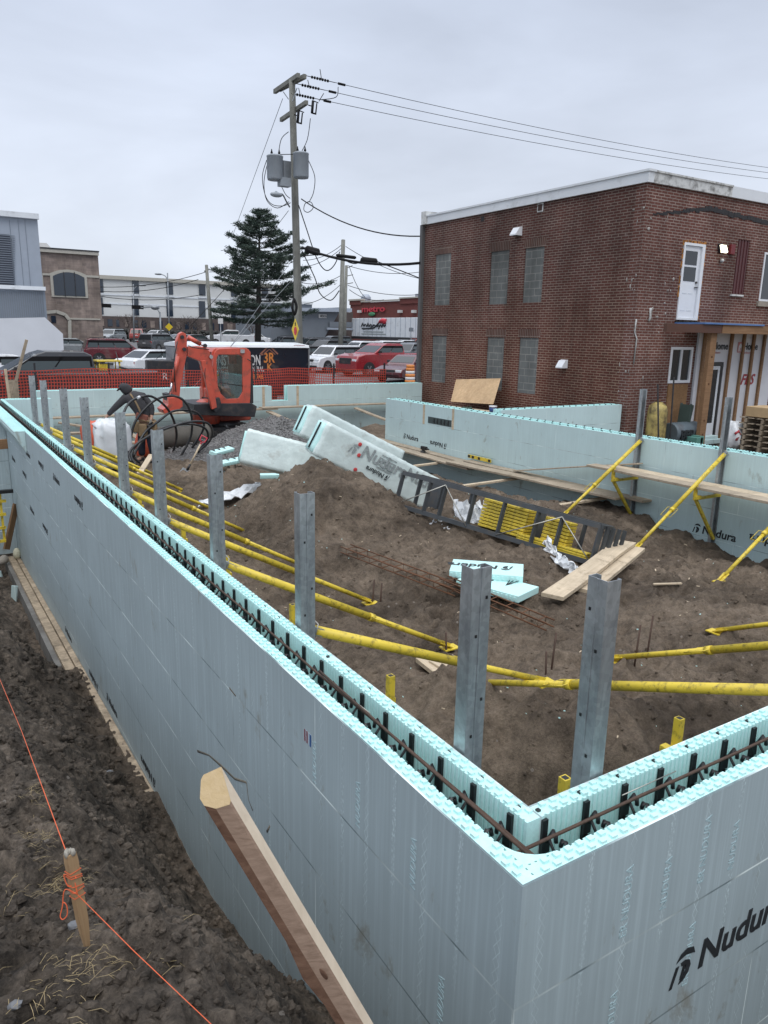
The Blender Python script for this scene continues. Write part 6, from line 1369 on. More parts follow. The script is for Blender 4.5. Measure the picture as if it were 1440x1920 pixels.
    for x in (xr, xf):
        for s_ in (-1, 1):
            m = MB(); m.cyl((x, s_*(w2-.015), R), (x, s_*(w2+.004), R), R+.055, 20); m.build('wheel_arch', M['tyre'], r)
            m = MB(); m.tube([(x, s_*(w2-.20), R), (x, s_*(w2-.03), R), (x, s_*(w2+.012), R)], [R, R, R-.03], 22); w = m.build('wheel', M['tyre'], r)
            m = MB(); m.cyl((x, s_*(w2-.02), R), (x, s_*(w2+.016), R), R*.66, 18)
            w_ = m.build('rim', M['rim_dark'], w); m = MB()
            for q in range(6): a = q*math.pi/3; m.beam((x+R*.1*math.cos(a), s_*(w2+.02), R+R*.1*math.sin(a)), (x+R*.62*math.cos(a), s_*(w2+.02), R+R*.62*math.sin(a)), .018, R*.16, (0, 1, 0) if False else (math.sin(a), 0, -math.cos(a)))
            m.build('spokes', M['rim'], w)
    hz = {'sedan': .62, 'suv': .76, 'pickup': .95}[kind]; fx = xs_f = body[-4][0] if False else {'sedan': 2.24, 'suv': 2.22, 'pickup': 2.86}[kind]
    for s_ in (-1, 1):
        m = MB(); m.box((fx-.12, s_*(w2-.22), hz), (.30, .34, .14)); m.build('headlight', M['headlamp'], r, bevel=.02)
        m = MB(); m.box((-fx+.04, s_*(w2-.14), hz+.12), (.16, .22, .20 if kind != 'pickup' else .34)); m.build('taillight', M['taillamp'], r, bevel=.02)
        m = MB(); m.box((B0-.10, s_*(w2+.06), zb+.05), (.14, .20, .14)); m.build('mirror', M['tyre'] if kind == 'pickup' else M['dark_metal'], r, bevel=.03)
    m = MB(); m.box((fx+.02, 0, hz-.04), (.06, W*.52, .22 if kind != 'pickup' else .34)); m.build('grille', M['dark_metal'], r, bevel=.01)
    m = MB(); m.box((fx+.0, 0, .38), (.12, W*.86, .14)); m.build('bumper', M['dark_metal'], r, bevel=.02)
    m = MB(); m.box((-fx-.03, 0, .40), (.12, W*.86, .14)); m.build('bumper', M['dark_metal'], r, bevel=.02)
    m = MB(); m.box((-fx-.05, 0, hz+.02), (.03, .34, .12)); m.build('licence_plate', M['white_pvc'], r)
    m = MB(); [m.bb((-1.2, s_*(w2+.001), .36), (1.2, s_*(w2-.02), .42)) for s_ in (-1, 1)]; m.build('side_sill', M['dark_metal'], r)
    if kind == 'suv': m = MB(); [m.tube([(-1.7, s_*(wt-.06), H+.045), (.0, s_*(wt-.06), H+.045)], .02, 6) for s_ in (-1, 1)]; m.build('roof_rail', M['dark_metal'], r)
    return r
M['rim'] = mat('alloy', (.42, .43, .45), .35, .8); M['rim_dark'] = mat('wheel_dark', (.03, .03, .032), .5); M['headlamp'] = mat('headlamp', (.62, .66, .70), .15, coat=.8); M['taillamp'] = mat('taillamp', (.30, .01, .012), .25, coat=.6)
PA = {k: paint('car_paint_'+k, c, rough=.42 if k in ('charcoal', 'black', 'dark') else .28, amt=.12 if k in ('charcoal', 'black', 'dark') else .3) for k, c in dict(black=(.014, .015, .018), darkred=(.13, .012, .020), red=(.27, .018, .024), maroon=(.085, .010, .016), white=(.66, .67, .69), silver=(.27, .29, .30), grey=(.095, .10, .11), dark=(.030, .032, .036), brightred=(.32, .045, .035), charcoal=(.020, .022, .027), blue=(.05, .08, .13)).items()}
PROT = {k: car_proto(k) for k in ('sedan', 'suv', 'pickup')}; first = {k: True for k in PROT}
def car(kind, colr, label, u, D, head, x=None, y=None, cat=None, grp='cars parked in the lot beyond the fence', z=None):
    if x is None: p = ondepth(u, 640, D); x, y = p.x, p.y
    z = gfar(x, y)+.02 if z is None else z
    if first[kind]: r = PROT[kind]; first[kind] = False; r.location = (x, y, z); r.rotation_euler = (0, 0, R_(head))
    else: r = dup(PROT[kind], (x, y, z), R_(head))
    r.name = {'pickup': 'pickup_truck'}.get(kind, 'parked_car'); tag(r, label, cat or ('pickup' if kind == 'pickup' else 'car'), grp)
    for c in C.objects:
        if c.parent == r and c.name.split('.')[0] in ('body', 'cabin'):
            c.material_slots[0].link = 'OBJECT'; c.material_slots[0].material = PA[colr]
    return r
car('pickup', 'charcoal', 'dark grey crew cab pickup right behind the orange mesh fence at left', 0, 0, 180, 2.15, 23.0)
car('suv', 'darkred', 'dark red suv seen from the side behind the dark pickup', 221, 50, -4)
car('sedan', 'silver', 'silver sedan half hidden behind the white tarpaulin wall and the red suv', 138, 57, -6)
car('sedan', 'white', 'white sedan with its tail to us between the red suv and the black trailer', 298, 40, 22)
car('suv', 'grey', 'grey suv seen from the rear left of the black trailer roof', 302, 71, 32)
car('suv', 'brightred', 'small red suv seen from behind, far down the street', 260, 100, 70)
car('suv', 'silver', 'pale grey car facing us far down the street above the red suv', 209, 92, 230)
car('sedan', 'white', 'white car far away beside the yellow sign', 299, 108, 40)
car('sedan', 'silver', 'silver car just above the left end of the trailer roof', 345, 84, 10)
car('sedan', 'grey', 'grey car above the trailer roof, right of the silver one', 372, 84, 5)
car('pickup', 'white', 'white pickup beyond the trailer roof, right of the pine trunk', 431, 92, 168)
car('sedan', 'white', 'white car partly hidden behind the pine trunk', 497-22, 98, 150)
car('suv', 'dark', 'dark suv above the right end of the trailer roof', 512+20, 74, 185)
car('suv', 'dark', 'dark suv in the back row right of the wooden pole', 582, 70, 180)
car('suv', 'black', 'black suv with roof rails in the back row beside the second pole', 610, 64, 200)
car('suv', 'dark', 'dark suv farthest back, left of the red store', 622, 84, 180)
car('sedan', 'black', 'black sedan right beside the big wooden pole', 588, 54, -8)
car('suv', 'white', 'white suv with a black grille, front towards us, left of the red pickup', 622, 48, 200)
car('sedan', 'silver', 'grey car squeezed between the white suv and the red pickup', 668, 50.5, 205)
car('pickup', 'red', 'muddy red crew cab pickup facing left behind the fence', 716, 45.5, 190)
car('suv', 'white', 'white suv behind the hood of the red pickup', 674, 62, 190)
car('suv', 'white', 'white suv behind the cab of the red pickup', 716, 66, 185)
car('sedan', 'white', 'white hatchback in the far row in front of the white truck trailer', 755, 84, 180)
car('suv', 'grey', 'dark grey car right of the red pickup cab', 768, 60, 200)
car('sedan', 'blue', 'dark blue grey car by the corner of the brick building', 776, 72, 205)
car('sedan', 'brightred', 'red car just visible beside the brick building corner', 780, 95, 180)
car('sedan', 'maroon', 'maroon sedan facing left beside the orange traffic drum', 768, 41.5, 205)
car('sedan', 'white', 'white car at the left picture edge behind the hood of the dark pickup', 8, 31, 10)
# tool rack in the pickup bed, antennas
r = thing('tool_frame', 'small yellow tool frame standing in the bed of the dark pickup', 'tool frame', (4.3, 23, .15))
m = MB(); m.box((3.75, 23.0, .62), (.75, .7, .04)); m.box((3.6, 22.9, .42), (.30, .4, .22)); [m.cyl((x, y, .15), (x, y, .6), .02, 6) for x in (3.45, 4.05) for y in (22.7, 23.3)]; m.build('frame_bars', M['yellow'], r, world=True)
m = MB(); m.tube([(4.15, 22.9, .15), (4.0, 22.9, .9)], .015, 5); m.tube([(4.0, 22.6, .45), (4.9, 22.6, .2)], .03, 5); m.build('tool_handle', M['dark_metal'], r, world=True)
# enclosed black trailer
xl, xr = px(345, 660, 24.2), px(578, 660, 24.2)
tr = thing('enclosed_trailer', 'black enclosed trailer with white and orange lettering behind the excavator', 'trailer', ((xl+xr)/2, 25.3, -1.05))
m = MB(); m.bb((xl, 24.2, -.60), (xr, 26.4, 1.02)); m.build('trailer_body', paint('trailer_black', (.008, .014, .026), .3, amt=.1), tr, world=True, bevel=.02)
m = MB(); m.prism([(24.14, 1.02), (24.2, 1.12), (25.3, 1.20), (26.4, 1.12), (26.46, 1.02)], xl-.05, xr+.03, 'x'); m.build('trailer_roof', M['white_trim'], tr, world=True, bevel=.02)
m = MB(); m.bb((xl-.16, 24.16, -.60), (xl-.002, 24.5, 1.10)); m.bb((xr+.002, 24.18, -.6), (xr+.05, 26.4, 1.02)); m.build('corner_post', M['steel_light'] if 'steel_light' in M else M.setdefault('steel_light', mat('light_grey_metal', (.22, .23, .24), .5)), tr, world=True)
m = MB(); m.prism([(xl-.16, 24.5), (xl-.16, 26.3), (xl-1.0, 25.5), (xl-1.0, 25.2)], -.60, .55, 'z'); m.build('nose_cone', M['dark_metal'], tr, world=True, bevel=.03)
m = MB(); m.bb((xl-.45, 24.62, .05), (xl-.22, 24.74, .40)); 
m = MB(); [m.cyl((x, 24.1, -.72), (x, 24.35, -.72), .33, 18) for x in ((xl+xr)/2-.1, (xl+xr)/2+.7)]; m.build('trailer_wheel', M['tyre'], tr, world=True)
m = MB(); m.bb((xl, 24.3, -.72), (xr, 26.3, -.61)); m.build('trailer_chassis', M['dark_metal'], tr, world=True)
M['sign_white'] = mat('white_lettering', (.62, .61, .60), .5, var=.05); M['sign_orange'] = mat('orange_lettering', (.62, .22, .05), .5, var=.05); M['sign_outline'] = mat('copper_outline', (.30, .13, .09), .5)
def ontr(u, v): return ony(u, v, 24.195)
e = ontr(491, 690); b = ontr(491, 668); h = (b.z-e.z)
cap = lambda u, v0, v1: (ontr(u, v0).z-ontr(u, v1).z)/.70
text('CONSTRUCTION', cap(480, 665, 684), M['sign_white'], tr, frame(ontr(489, 684.5), (1, 0, 0), (0, 0, 1)), bold=True, sx=.50, align='RIGHT')
text('ENTREPRENEUR GÉNÉRAL', cap(480, 686.5, 695.5), M['sign_white'], tr, frame(ontr(495, 696.), (1, 0, 0), (0, 0, 1)), bold=True, sx=.62, align='RIGHT')
text('418 748', cap(480, 700, 709), M['sign_orange'], tr, frame(ontr(494, 710), (1, 0, 0), (0, 0, 1)), bold=True, sx=.75, align='RIGHT')
hs = (ontr(500, 650).z-ontr(500, 692).z)
text('3R', cap(505, 661, 679), M['sign_orange'], tr, frame(ontr(494, 679.5), (1, 0, 0), (0, 0, 1)), bold=True, sx=.80); text('K', cap(505, 681, 694), M['sign_orange'], tr, frame(ontr(500.5, 694.5), (1, 0, 0), (0, 0, 1)), bold=True, sx=.9)
m = MB(); c0, c1, c2 = ontr(488, 664), ontr(505, 648), ontr(521, 664)
for a, b in ((c0, c1), (c1, c2), (Vector((c0.x, c0.y, c0.z-.02)), Vector((c0.x+.16, c0.y, c0.z+.0)))): m.beam(a, b, .05, .006, (0, 1, 0))
for a, b in ((Vector((c0.x+.10, c0.y, c0.z-.02)), Vector((c1.x, c1.y, c1.z-.13))), (Vector((c1.x, c1.y, c1.z-.13)), Vector((c2.x-.10, c2.y, c2.z-.02)))): m.beam(a, b, .03, .006, (0, 1, 0))
m.build('house_outline', M['sign_outline'], tr, world=True)
m = MB(); a = ontr(560, 648); m.bb((a.x-.2, 24.19, a.z-.02), (a.x+.25, 24.2, a.z+.015)); m.build('reflector', M['taillamp'], tr, world=True)
m = MB(); nx_ = xl-.55; text('R', .36, M['sign_white'], tr, frame((xl-.62, 24.82, -.10), (1, -.95, 0), (0, 0, 1)), bold=True)
# traffic drum
p = ondepth(769, 700, 39.5); zg = gfar(p.x, p.y)+.02
r = thing('traffic_drum', 'orange and white striped traffic drum by the brick building corner', 'traffic drum', (p.x, p.y, zg))
for k in range(6): m = MB(); z = .06+k*.16; m.lathe([(.28-.012*k, z), (.275-.012*k, z+.162)], (p.x, p.y, zg), 18); m.build('stripe', M['sign_orange'] if k % 2 == 0 or k == 5 else M['sign_white'], r, world=True)
m = MB(); m.lathe([(.36, 0), (.36, .07), (.2, .07)], (p.x, p.y, zg), 18); m.build('rubber_base', M['tyre'], r, world=True); 

# ------------------------------------------------------------------ buildings far away
def facade_box(name, label, Y, u0, u1, vt, vb_z, depth, mt, vref=None, cat='building', z0=-1.6):
    a = ony(u0, vt, Y); b = ony(u1, vt, Y); r = thing(name, label, cat, ((a.x+b.x)/2, Y+depth/2, z0)); m = MB(); zt_ = a.z if u0 >= 0 else b.z; m.bb((a.x, Y, z0), (b.x, Y+depth, zt_)); m.build('walls', M[mt], r, world=True); return r, a.x, b.x, zt_
def panel(nm, r, Y, u0, u1, v0, v1, mt, off=.05, th=.05, par=None):
    a = ony(u0, v0, Y); b = ony(u1, v0 if u1-u0 < 3 else v1, Y); ur = u0 if u0 >= 0 else u1; m = MB(); m.bb((a.x, Y-off-th, ony(ur, v0, Y).z), (b.x, Y-off, ony(ur, v1, Y).z)); return m.build(nm, M[mt], par or r, world=True)
M['metal_grey'] = mat('pale_metal_cladding', (.33, .37, .43), .45, .1, .06, 2); M['metal_rib'] = mat('ribbed_cladding', (.19, .22, .26), .5, .1, .06, 2); M['louvre'] = mat('dark_louvre', (.045, .052, .075), .5)
M['tan_brick'] = brick_mat('tan_brick', (.270, .228, .208), (.225, .190, .172), (.28, .245, .225), .6, .2); M['cream'] = mat('cream_stone', (.42, .40, .35), .8, var=.08); M['blue_glass'] = glass_mat('blue_glass', (.020, .032, .050))
M['tarp_white'] = mat('white_tarpaulin', (.62, .64, .68), .5, var=.07, vs=.8, bs=.4, bscale=1.2); M['off_white'] = mat('off_white_panel', (.60, .61, .60), .7, var=.05, vs=.6); M['dark_brick'] = mat('dark_brown_brick', (.085, .065, .060), .85, var=.3, vs=1.2)
M['grey_clad'] = mat('blue_grey_cladding', (.155, .175, .20), .6, var=.08, vs=.4); M['store_red'] = mat('store_red_brick', (.150, .042, .034), .85, var=.12, vs=1.5)
# metal clad building with louvres
Y = 47.
r, x0, x1, zt = facade_box('metal_building', 'pale grey metal clad building with dark louvres at the left picture edge', Y, -160, 70, 410, 0, 22, 'metal_grey')
panel('roof_edge', r, Y, -160, 72, 402, 412, 'white_trim', .0, .3)
lv = panel('louvre', r, Y, -140, 27, 441, 535, 'louvre', .005, .05); 
for k in range(22): panel('louvre_blade', r, Y, -138, 27.5, 442+k*4.2, 443.4+k*4.2, 'metal_rib', .06, .03, lv)
for u in (17, 33, 46): panel('cladding_joint', r, Y, u, u+.7, 412, 538, 'metal_rib', .005, .02)
r2, *_ = facade_box('lean_to_annex', 'ribbed grey metal annex in front of the pale metal building', Y-2, -160, 84, 541, 0, 1.9, 'metal_rib')
panel('annex_edge', r2, Y-2, -160, 85, 538, 545, 'white_trim', .0, .2)
for k in range(40): panel('cladding_rib', r2, Y-2, -80+k*4.05, -79+k*4.05, 546, 600, 'grey_clad', .0, .04)
m = MB(); Yt = 41.; q = [ony(-150, 600, Yt), ony(84, 595, Yt), ony(118, 626, Yt), ony(120, 665, Yt), ony(-150, 690, Yt)]; m.prism([(p.x, p.z) for p in q[:4]]+[(q[3].x, -1.2), (q[4].x, -1.2)], Yt, Yt+5.5, 'y')
tt = m.build('tarpaulin_cover', M['tarp_white']); tag(tt, 'white tarpaulin wall with a cut off corner below the ribbed annex', 'tarpaulin')
# tan brick building
Y = 64.
r, x0, x1, zt = facade_box('tan_building', 'tan brick building with a big arched dark window, left of the long white one', Y, 20, 183, 468, 0, 26, 'tan_brick')
panel('roof_edge', r, Y, 20, 183.5, 462, 468.5, 'cream', .0, .25); panel('roof_cap', r, Y, 20, 184, 459.5, 461.8, 'dark_metal', .0, .3)
def arch(u0, u1, vt, vb, rise, grow=0):
    a = ony(u0, vt, Y); b = ony(u1, vb, Y); xa, xb, za, zb = a.x-grow, b.x+grow, a.z+grow, b.z-grow*.6; rs = rise
    return [(xa, zb)]+[(xa+(xb-xa)*t, za-rs*(2*t-1)**2) for t in [k/10 for k in range(11)]]+[(xb, zb)]
def prismf(nm, poly, off, th, mt, par): m = MB(); m.prism(poly, Y-off-th, Y-off, 'y'); return m.build(nm, M[mt], par, world=True)
o = prismf('arched_surround', arch(98, 160, 509, 556, .34, .2), 0, .10, 'cream', r); prismf('arched_window', arch(98, 160, 509, 556, .34), .1, .03, 'blue_glass', r)
for u in (118, 138): panel('mullion', r, Y, u, u+1.2, 510, 556, 'dark_metal', .13, .04)
prismf('arched_surround', arch(60, 77, 508, 548, .55, .22), 0, .10, 'cream', r); prismf('arched_window', arch(55, 77, 508, 540, .55), .1, .03, 'blue_glass', r)
panel('string_course', r, Y, 79, 97, 512, 516, 'cream', 0, .08); panel('string_course', r, Y, 162, 185, 516, 520, 'cream', 0, .08); panel('string_course', r, Y, 132, 188, 596, 599, 'cream', 0, .08)
m = MB(); a0 = [ony(84, 586, Y), ony(105, 584, Y), ony(122, 590, Y), ony(130, 600, Y), ony(131, 655, Y)]; [m.beam(a0[i], a0[i+1], .25, .30, (0, 1, 0)) for i in range(4)]; m.build('entrance_arch', M['cream'], r, world=True)
panel('dark_window', r, Y, 95, 105, 592, 605, 'blue_glass')
a = ony(62, 454, Y+6); b = ony(112, 466, Y+6); m = MB(); m.prism([(a.x, b.z-1), (a.x, a.z), (b.x-1.0, a.z), (b.x, b.z-.8)], Y+6, Y+12, 'y'); m.build('roof_plant_room', M['off_white'], r, world=True)
# long white three storey building
Y = 138.
r, x0, x1, zt = facade_box('long_building', 'long white three storey building with dark window bays beyond the lot', Y, 176, 560, 522, 0, 22, 'off_white', z0=-1)
panel('roof_edge', r, Y, 176, 560, 515, 522, 'cream', 0, .5)
for k, u in enumerate((180, 247, 311, 372, 432, 490)):
    dv = (u-180)*.055
    for v0, v1 in ((521, 548), (557, 589)): panel('window_bay', r, Y, u, u+14-k*.3, v0+dv*.7, v1+dv*.55, 'blue_glass', .1)
    panel('bay_sill', r, Y, u-1, u+15, 549.5+dv*.6, 552+dv*.6, 'white_trim', .1, .2)
for v in (550, 567): panel('floor_line', r, Y, 195, 555, v, v+3, 'white_trim', .02, .1)
lb = panel('lower_storey', r, Y, 176, 560, 592, 640, 'dark_brick', .2, .4)
rn = random.Random(2)
for k in range(20): u = 184+k*16; panel('lower_window', r, Y, u, u+6+rn.random()*4, 598+k*.6, 611+k*.6, 'blue_glass' if k % 3 else 'tan_brick', .62, .05, lb)
# angular grey building
Y = 100.
r, x0, x1, zt = facade_box('angular_building', 'blue grey angular building with slanted wall behind the pine tree', Y, 508, 585, 567, 0, 14, 'grey_clad', z0=-1)
panel('roof_edge', r, Y, 508, 585, 563, 568, 'off_white', 0, .3)
m = MB(); q = [ony(u, v, Y-4) for u, v in ((566, 640), (566, 583), (588, 580), (642, 576), (604, 640))]; m.prism([(p.x, p.z) for p in q], Y-4, Y, 'y'); m.build('slanted_wall', M['grey_clad'], r, world=True)
m = MB(); q = [ony(u, v, Y-5) for u, v in ((560, 584), (560, 577), (660, 578), (660, 585))]; m.prism([(p.x, p.z) for p in q], Y-5, Y+5, 'y'); m.build('roof_slab', M['metal_grey'], r, world=True)
m = MB(); m.cyl(ony(580, 645, Y-3), ony(580, 580, Y-3), 1.0, 14); m.build('round_column', M['metal_grey'], r, world=True)
panel('recess', r, Y, 588, 662, 583, 645, 'dark_brick', -.4, .3)
panel('balcony', r, Y-4.2, 617, 660, 603, 613, 'grey_clad', 0, .2); panel('balcony_roof', r, Y-4.2, 612, 662, 614, 618, 'metal_grey', 0, .3)
panel('white_sign', r, Y-4, 597, 612, 589, 596, 'sign_white', .05); text('MÉDICAL', .42, M['print'], r, frame(ony(600.5, 594.6, Y-4.12), (1, 0, 0), (0, 0, 1)), bold=True, sx=.62)
m = MB(); [m.ell(ony(u, 611, Y-.2), (.25, .1, .2)) for u in (530, 536)]; m.build('wall_light', M['headlamp'], r, world=True)
# red brick store and white truck trailer, facing the lot
X = ondepth(720, 600, 118).x
def XP(u, v, X_=None): return onx(u, v, X_ or X)
def xpanel(nm, r, u0, u1, v0, v1, mt, off=.0, th=.1, Xb=None, par=None):
    Xb = Xb or X; a = onx(u0, v0, Xb); b = onx(u1, v1, Xb); m = MB(); m.bb((Xb-off-th, a.y, a.z), (Xb-off, b.y, onx(u0, v1, Xb).z)); return m.build(nm, M[mt], par or r, world=True)
r = thing('red_store', 'red brick store with red letters on its wall beyond the parking lot', 'building', (X+10, XP(720, 600).y, -.2))
m = MB(); a, b = XP(657, 572), XP(800, 572); m.bb((X, b.y, -1), (X+30, a.y, XP(720, 565.5).z)); m.build('walls', M['store_red'], r, world=True)
xpanel('parapet', r, 657, 679, 564, 572, 'store_red', -.5, .7); xpanel('parapet_cap', r, 657, 680, 561.5, 564.5, 'cream', -.5, .9); xpanel('roof_edge', r, 679, 752, 564.5, 567, 'cream', 0, .3); xpanel('parapet', r, 752, 800, 560, 570, 'store_red', -.5, .7); xpanel('parapet_cap', r, 752, 800, 557.8, 560.3, 'cream', -.5, .9)
xpanel('rooftop_unit', r, 758, 773, 550, 557.6, 'metal_grey', -6, 4); m = MB(); c = XP(686, 562, X+4); m.lathe([(.8, -.8), (.9, .4), (.5, .9)], c, 12); m.build('roof_fan', M['metal_grey'], r, world=True)
h = XP(700, 576).z-XP(700, 585).z; M['sign_red'] = mat('red_lettering', (.50, .03, .05), .4); M['sign_green'] = mat('green_leaf', (.06, .22, .10), .5)
text('metro', h*1.75, M['sign_red'], r, frame((X-.2, XP(680, 585).y, XP(680, 585).z), (0, -1, 0), (0, 0, 1)), sx=2.2, ext=.05, bold=True)
m = MB(); c = XP(697, 589, X-.2); m.ell(c, (.1, 1.1, .32)); m.build('leaf_mark', M['sign_green'], r, world=True)
for u in (674, 750, 776): m = MB(); m.box(XP(u, 584, X-.3), (.5, .7, .4)); m.build('wall_light', M['off_white'], r, world=True)
X2 = ondepth(720, 615, 101).x; r = thing('truck_trailer', 'long white truck trailer with script lettering and a red mark by the red store', 'trailer', (X2+1, onx(720, 620, X2).y, -.1))
a, b = onx(659.5, 596, X2), onx(800, 596, X2); zt, zb = onx(720, 596, X2).z, onx(720, 632, X2).z
m = MB(); m.bb((X2, b.y, zb), (X2+2.6, a.y, zt)); m.build('trailer_box', M['white_trim'], r, world=True, bevel=.05)
m = MB(); n_ = 16; [m.bb((X2-.03, a.y+(b.y-a.y)*k/n_-.03, zb), (X2-.001, a.y+(b.y-a.y)*k/n_+.03, zt)) for k in range(1, n_)]; m.build('side_rib', M['metal_grey'], r, world=True)
m = MB(); m.bb((X2-.03, b.y, zb-.35), (X2+2.5, a.y, zb-.002)); m.build('trailer_chassis', M['dark_metal'], r, world=True)
hh = onx(700, 606, X2).z-onx(700, 613, X2).z
text('boston pizza' if False else 'Location', hh*1.5, M['print'], r, frame((X2-.06, onx(677, 612, X2).y, onx(677, 612, X2).z), (0, -1, 0), (0, .0, 1)), sx=1.0, shear=.45, ext=.02) if False else None
m = MB()
def sc(*q, w=.10): m.tube(smooth([onx(u, v, X2-.05) for u, v in q], 3), w, 5)
sc((678, 612), (680, 606), (682, 611), (685, 608), (688, 612), (690, 606), (692, 612), (695, 608), (698, 612), (701, 609), (704, 611)); sc((679, 616), (690, 616), (700, 615), (706, 610), (712, 603)); sc((707, 613), (709, 609), (711, 613), (713, 609), (716, 613), (718, 607), (720, 612), (723, 609)); sc((696, 612), (695, 617)); sc((711, 612), (710, 617))
m.build('script_lettering', M['print'], r, world=True)
m = MB(); q = [onx(u, v, X2-.06) for u, v in ((708, 607), (713, 602), (718, 601), (724, 602), (723, 605), (717, 604), (713, 606))]; m.tube(q, [.05, .2, .35, .3, .25, .15, .05], 6); m.build('red_mark', M['sign_red'], r, world=True)
m = MB(); [m.bb((X2-.04, onx(u0, v, X2).y, onx(u0, v, X2).z-.07), (X2-.002, onx(u1, v, X2).y, onx(u0, v, X2).z+.07)) for u0, u1, v in ((682, 719, 622), (678, 724, 626))]; m.build('small_print', M['print_grey'], r, world=True)

# ------------------------------------------------------------------ poles, wires, lights
M['pole'] = wood_mat('utility_pole_wood', (.145, .145, .130), (.24, .24, .215), (6, 6, .8), dirt=(.08, .075, .06), amt=.4); M['cable'] = mat('black_cable', (.010, .010, .011), .7, spec=.2); M['steel_dull'] = mat('dull_steel', (.22, .235, .25), .45, .6)
def wire(label, pts, r=.012, sag=0., n=14, grp='overhead wires', mt='cable'):
    P = [Vector(p) for p in pts]
    if len(P) == 2:
        a, b = P; P = [a.lerp(b, t/n)+Vector((0, 0, -sag*4*(t/n)*(1-t/n))) for t in range(n+1)]
    else: P = smooth(P, 5)
    m = MB(); m.tube(P, r, 5); return tag(m.build('overhead_wire', M[mt]), label, 'wire', grp)
YP = 26.5; pb = ony(563, 712, YP); pt = ony(547.5, 150, YP); pb.z = -1.1
up_ = thing('utility_pole', 'tall grey wooden utility pole carrying two transformers beside the black trailer', 'utility pole', (pb.x, pb.y, -1.1))
m = MB(); n = 10; m.tube([pb.lerp(pt, k/n) for k in range(n+1)], [.175-.055*k/n for k in range(n+1)], 14); m.build('pole_shaft', M['pole'], up_, world=True)
zc = pt.z; D_ = lambda u, v, o=0.: ondepth(u, v, -(RM.T @ (np.array(pt)-CAM))[2]+o)
for (a, b) in (((515, 172), (560, 141)), ((524, 168), (572, 143))): m = MB(); m.beam(onz(*a, zc), onz(*b, zc), .12, .15); m.build('crossarm', M['pole'], up_, world=True)
z2 = ony(552, 205, YP).z; m = MB(); m.beam(onz(527, 225, z2), onz(575, 192, z2), .12, .14); m.build('crossarm', M['pole'], up_, world=True)
m = MB(); m.beam(D_(531, 172), D_(541, 186, -.1), .03, .02); m.beam(D_(557, 165), D_(548, 190, -.1), .03, .02); m.build('arm_strut', M['steel_dull'], up_, world=True)
for u0, u1, v0, v1 in ((502, 530, 296, 338), (551, 578, 291, 334)):
    c0, c1 = D_((u0+u1)/2, v1, -.25), D_((u0+u1)/2, v0, -.25); R = (u1-u0)/2/F*29.5; hh = (c1-c0).length; m = MB(); m.lathe([(R*.93, 0), (R*.96, .03), (R, .06), (R, hh-.05), (R*1.03, hh-.04), (R*1.03, hh), (R*.7, hh+.04)], c0, 20); t = m.build('transformer_tank', mat('transformer_grey', (.26, .29, .32), .45, var=.06) if 'tg' not in M else M['tg'], up_, world=True); M['tg'] = t.data.materials[0]
    for du in (-6, 7): q = c1+Vector(RM[:, 0]*0)+vr*(du/F*29.5)+Vector((0, 0, .04)); m = MB(); m.lathe([(.035, 0), (.05, .05), (.035, .08), (.05, .13), (.03, .18), (.015, .26)], q, 8); m.build('bushing', M['cable'], t, world=True)
m = MB(); m.box(D_(536, 326, -.1), (.30, .25, .85)); m.build('mounting_bracket', M['steel_dull'], up_, world=True); m = MB(); m.box(D_(533, 342, -.15), (.42, .3, .3)); m.build('meter_box', M['tg'], up_, world=True)
for u, v in ((590, 202), (563, 220)):
    m = MB(); m.tube([D_(u-3, v-13), D_(u-5, v+10)], .05, 7); m.tube([D_(u+4, v-8), D_(u+2, v+11)], .025, 6); m.tube([D_(u-3, v-13), D_(u+7, v-9)], .02, 5); m.tube([D_(u-5, v+10), D_(u+3, v+12)], .03, 5); m.tube([D_(u-5, v-3), D_(u-12, v-5)], .02, 5); m.build('fuse_cutout', M['cable'], up_, world=True)
m = MB(); m.tube(smooth([D_(543, 388, -.2), D_(537, 378, -.5), D_(530, 365, -.9), D_(522, 364, -1.1)]), .03, 6); ar = m.build('lamp_arm', M['steel_dull'], up_, world=True); m = MB(); m.ell(D_(518, 365, -1.2), (.24, .12, .09)); m.tube([D_(518, 361, -1.2), D_(518, 359, -1.2)], .04, 6); m.build('lamp_head', M['tg'], ar, world=True)
s0 = D_(554, 618, -.22); m = MB(); hw = .36; dn_ = (vr*.36+va*-.93).normalized(); sdv = Vector((0, 0, 1)).cross(dn_).normalized()
def diamond(s, h, off, mt, nm, par): m = MB(); m.prism([(0, h), (s, 0), (0, -h), (-s, 0)], 0, .012, 'z', M=frame(s0+Vector(CAM-np.array(s0)).normalized()*off, vr*.45-va*.89, (0, 0, 1))); return m.build(nm, M[mt], par, world=True)
M['sign_yellow'] = mat('yellow_sign', (.68, .50, .03), .4, var=.05); sg = diamond(.38, .39, .0, 'sign_yellow', 'warning_sign', up_)
m = MB(); fr2 = frame(s0+Vector(CAM-np.array(s0)).normalized()*.03, vr*.45-va*.89, (0, 0, 1)); m.prism([(.16*math.cos(R_(22.5+45*k)), .16*math.sin(R_(22.5+45*k))-.05) for k in range(8)], 0, .01, 'z', M=fr2); m.build('stop_symbol', M['sign_red'], sg, world=True)
m = MB(); m.prism([(-.03, .13), (.03, .13), (.03, .20), (.07, .20), (0, .29), (-.07, .20), (-.03, .20)], 0, .01, 'z', M=fr2); m.build('arrow_symbol', M['print'], sg, world=True)
m = MB(); m.tube(smooth([D_(551, 560, -.2), D_(548, 575, -.3), D_(552, 590, -.2), D_(556, 575, -.2), D_(551, 560, -.2)]), .05, 6); m.build('coiled_cable', M['cable'], up_, world=True)
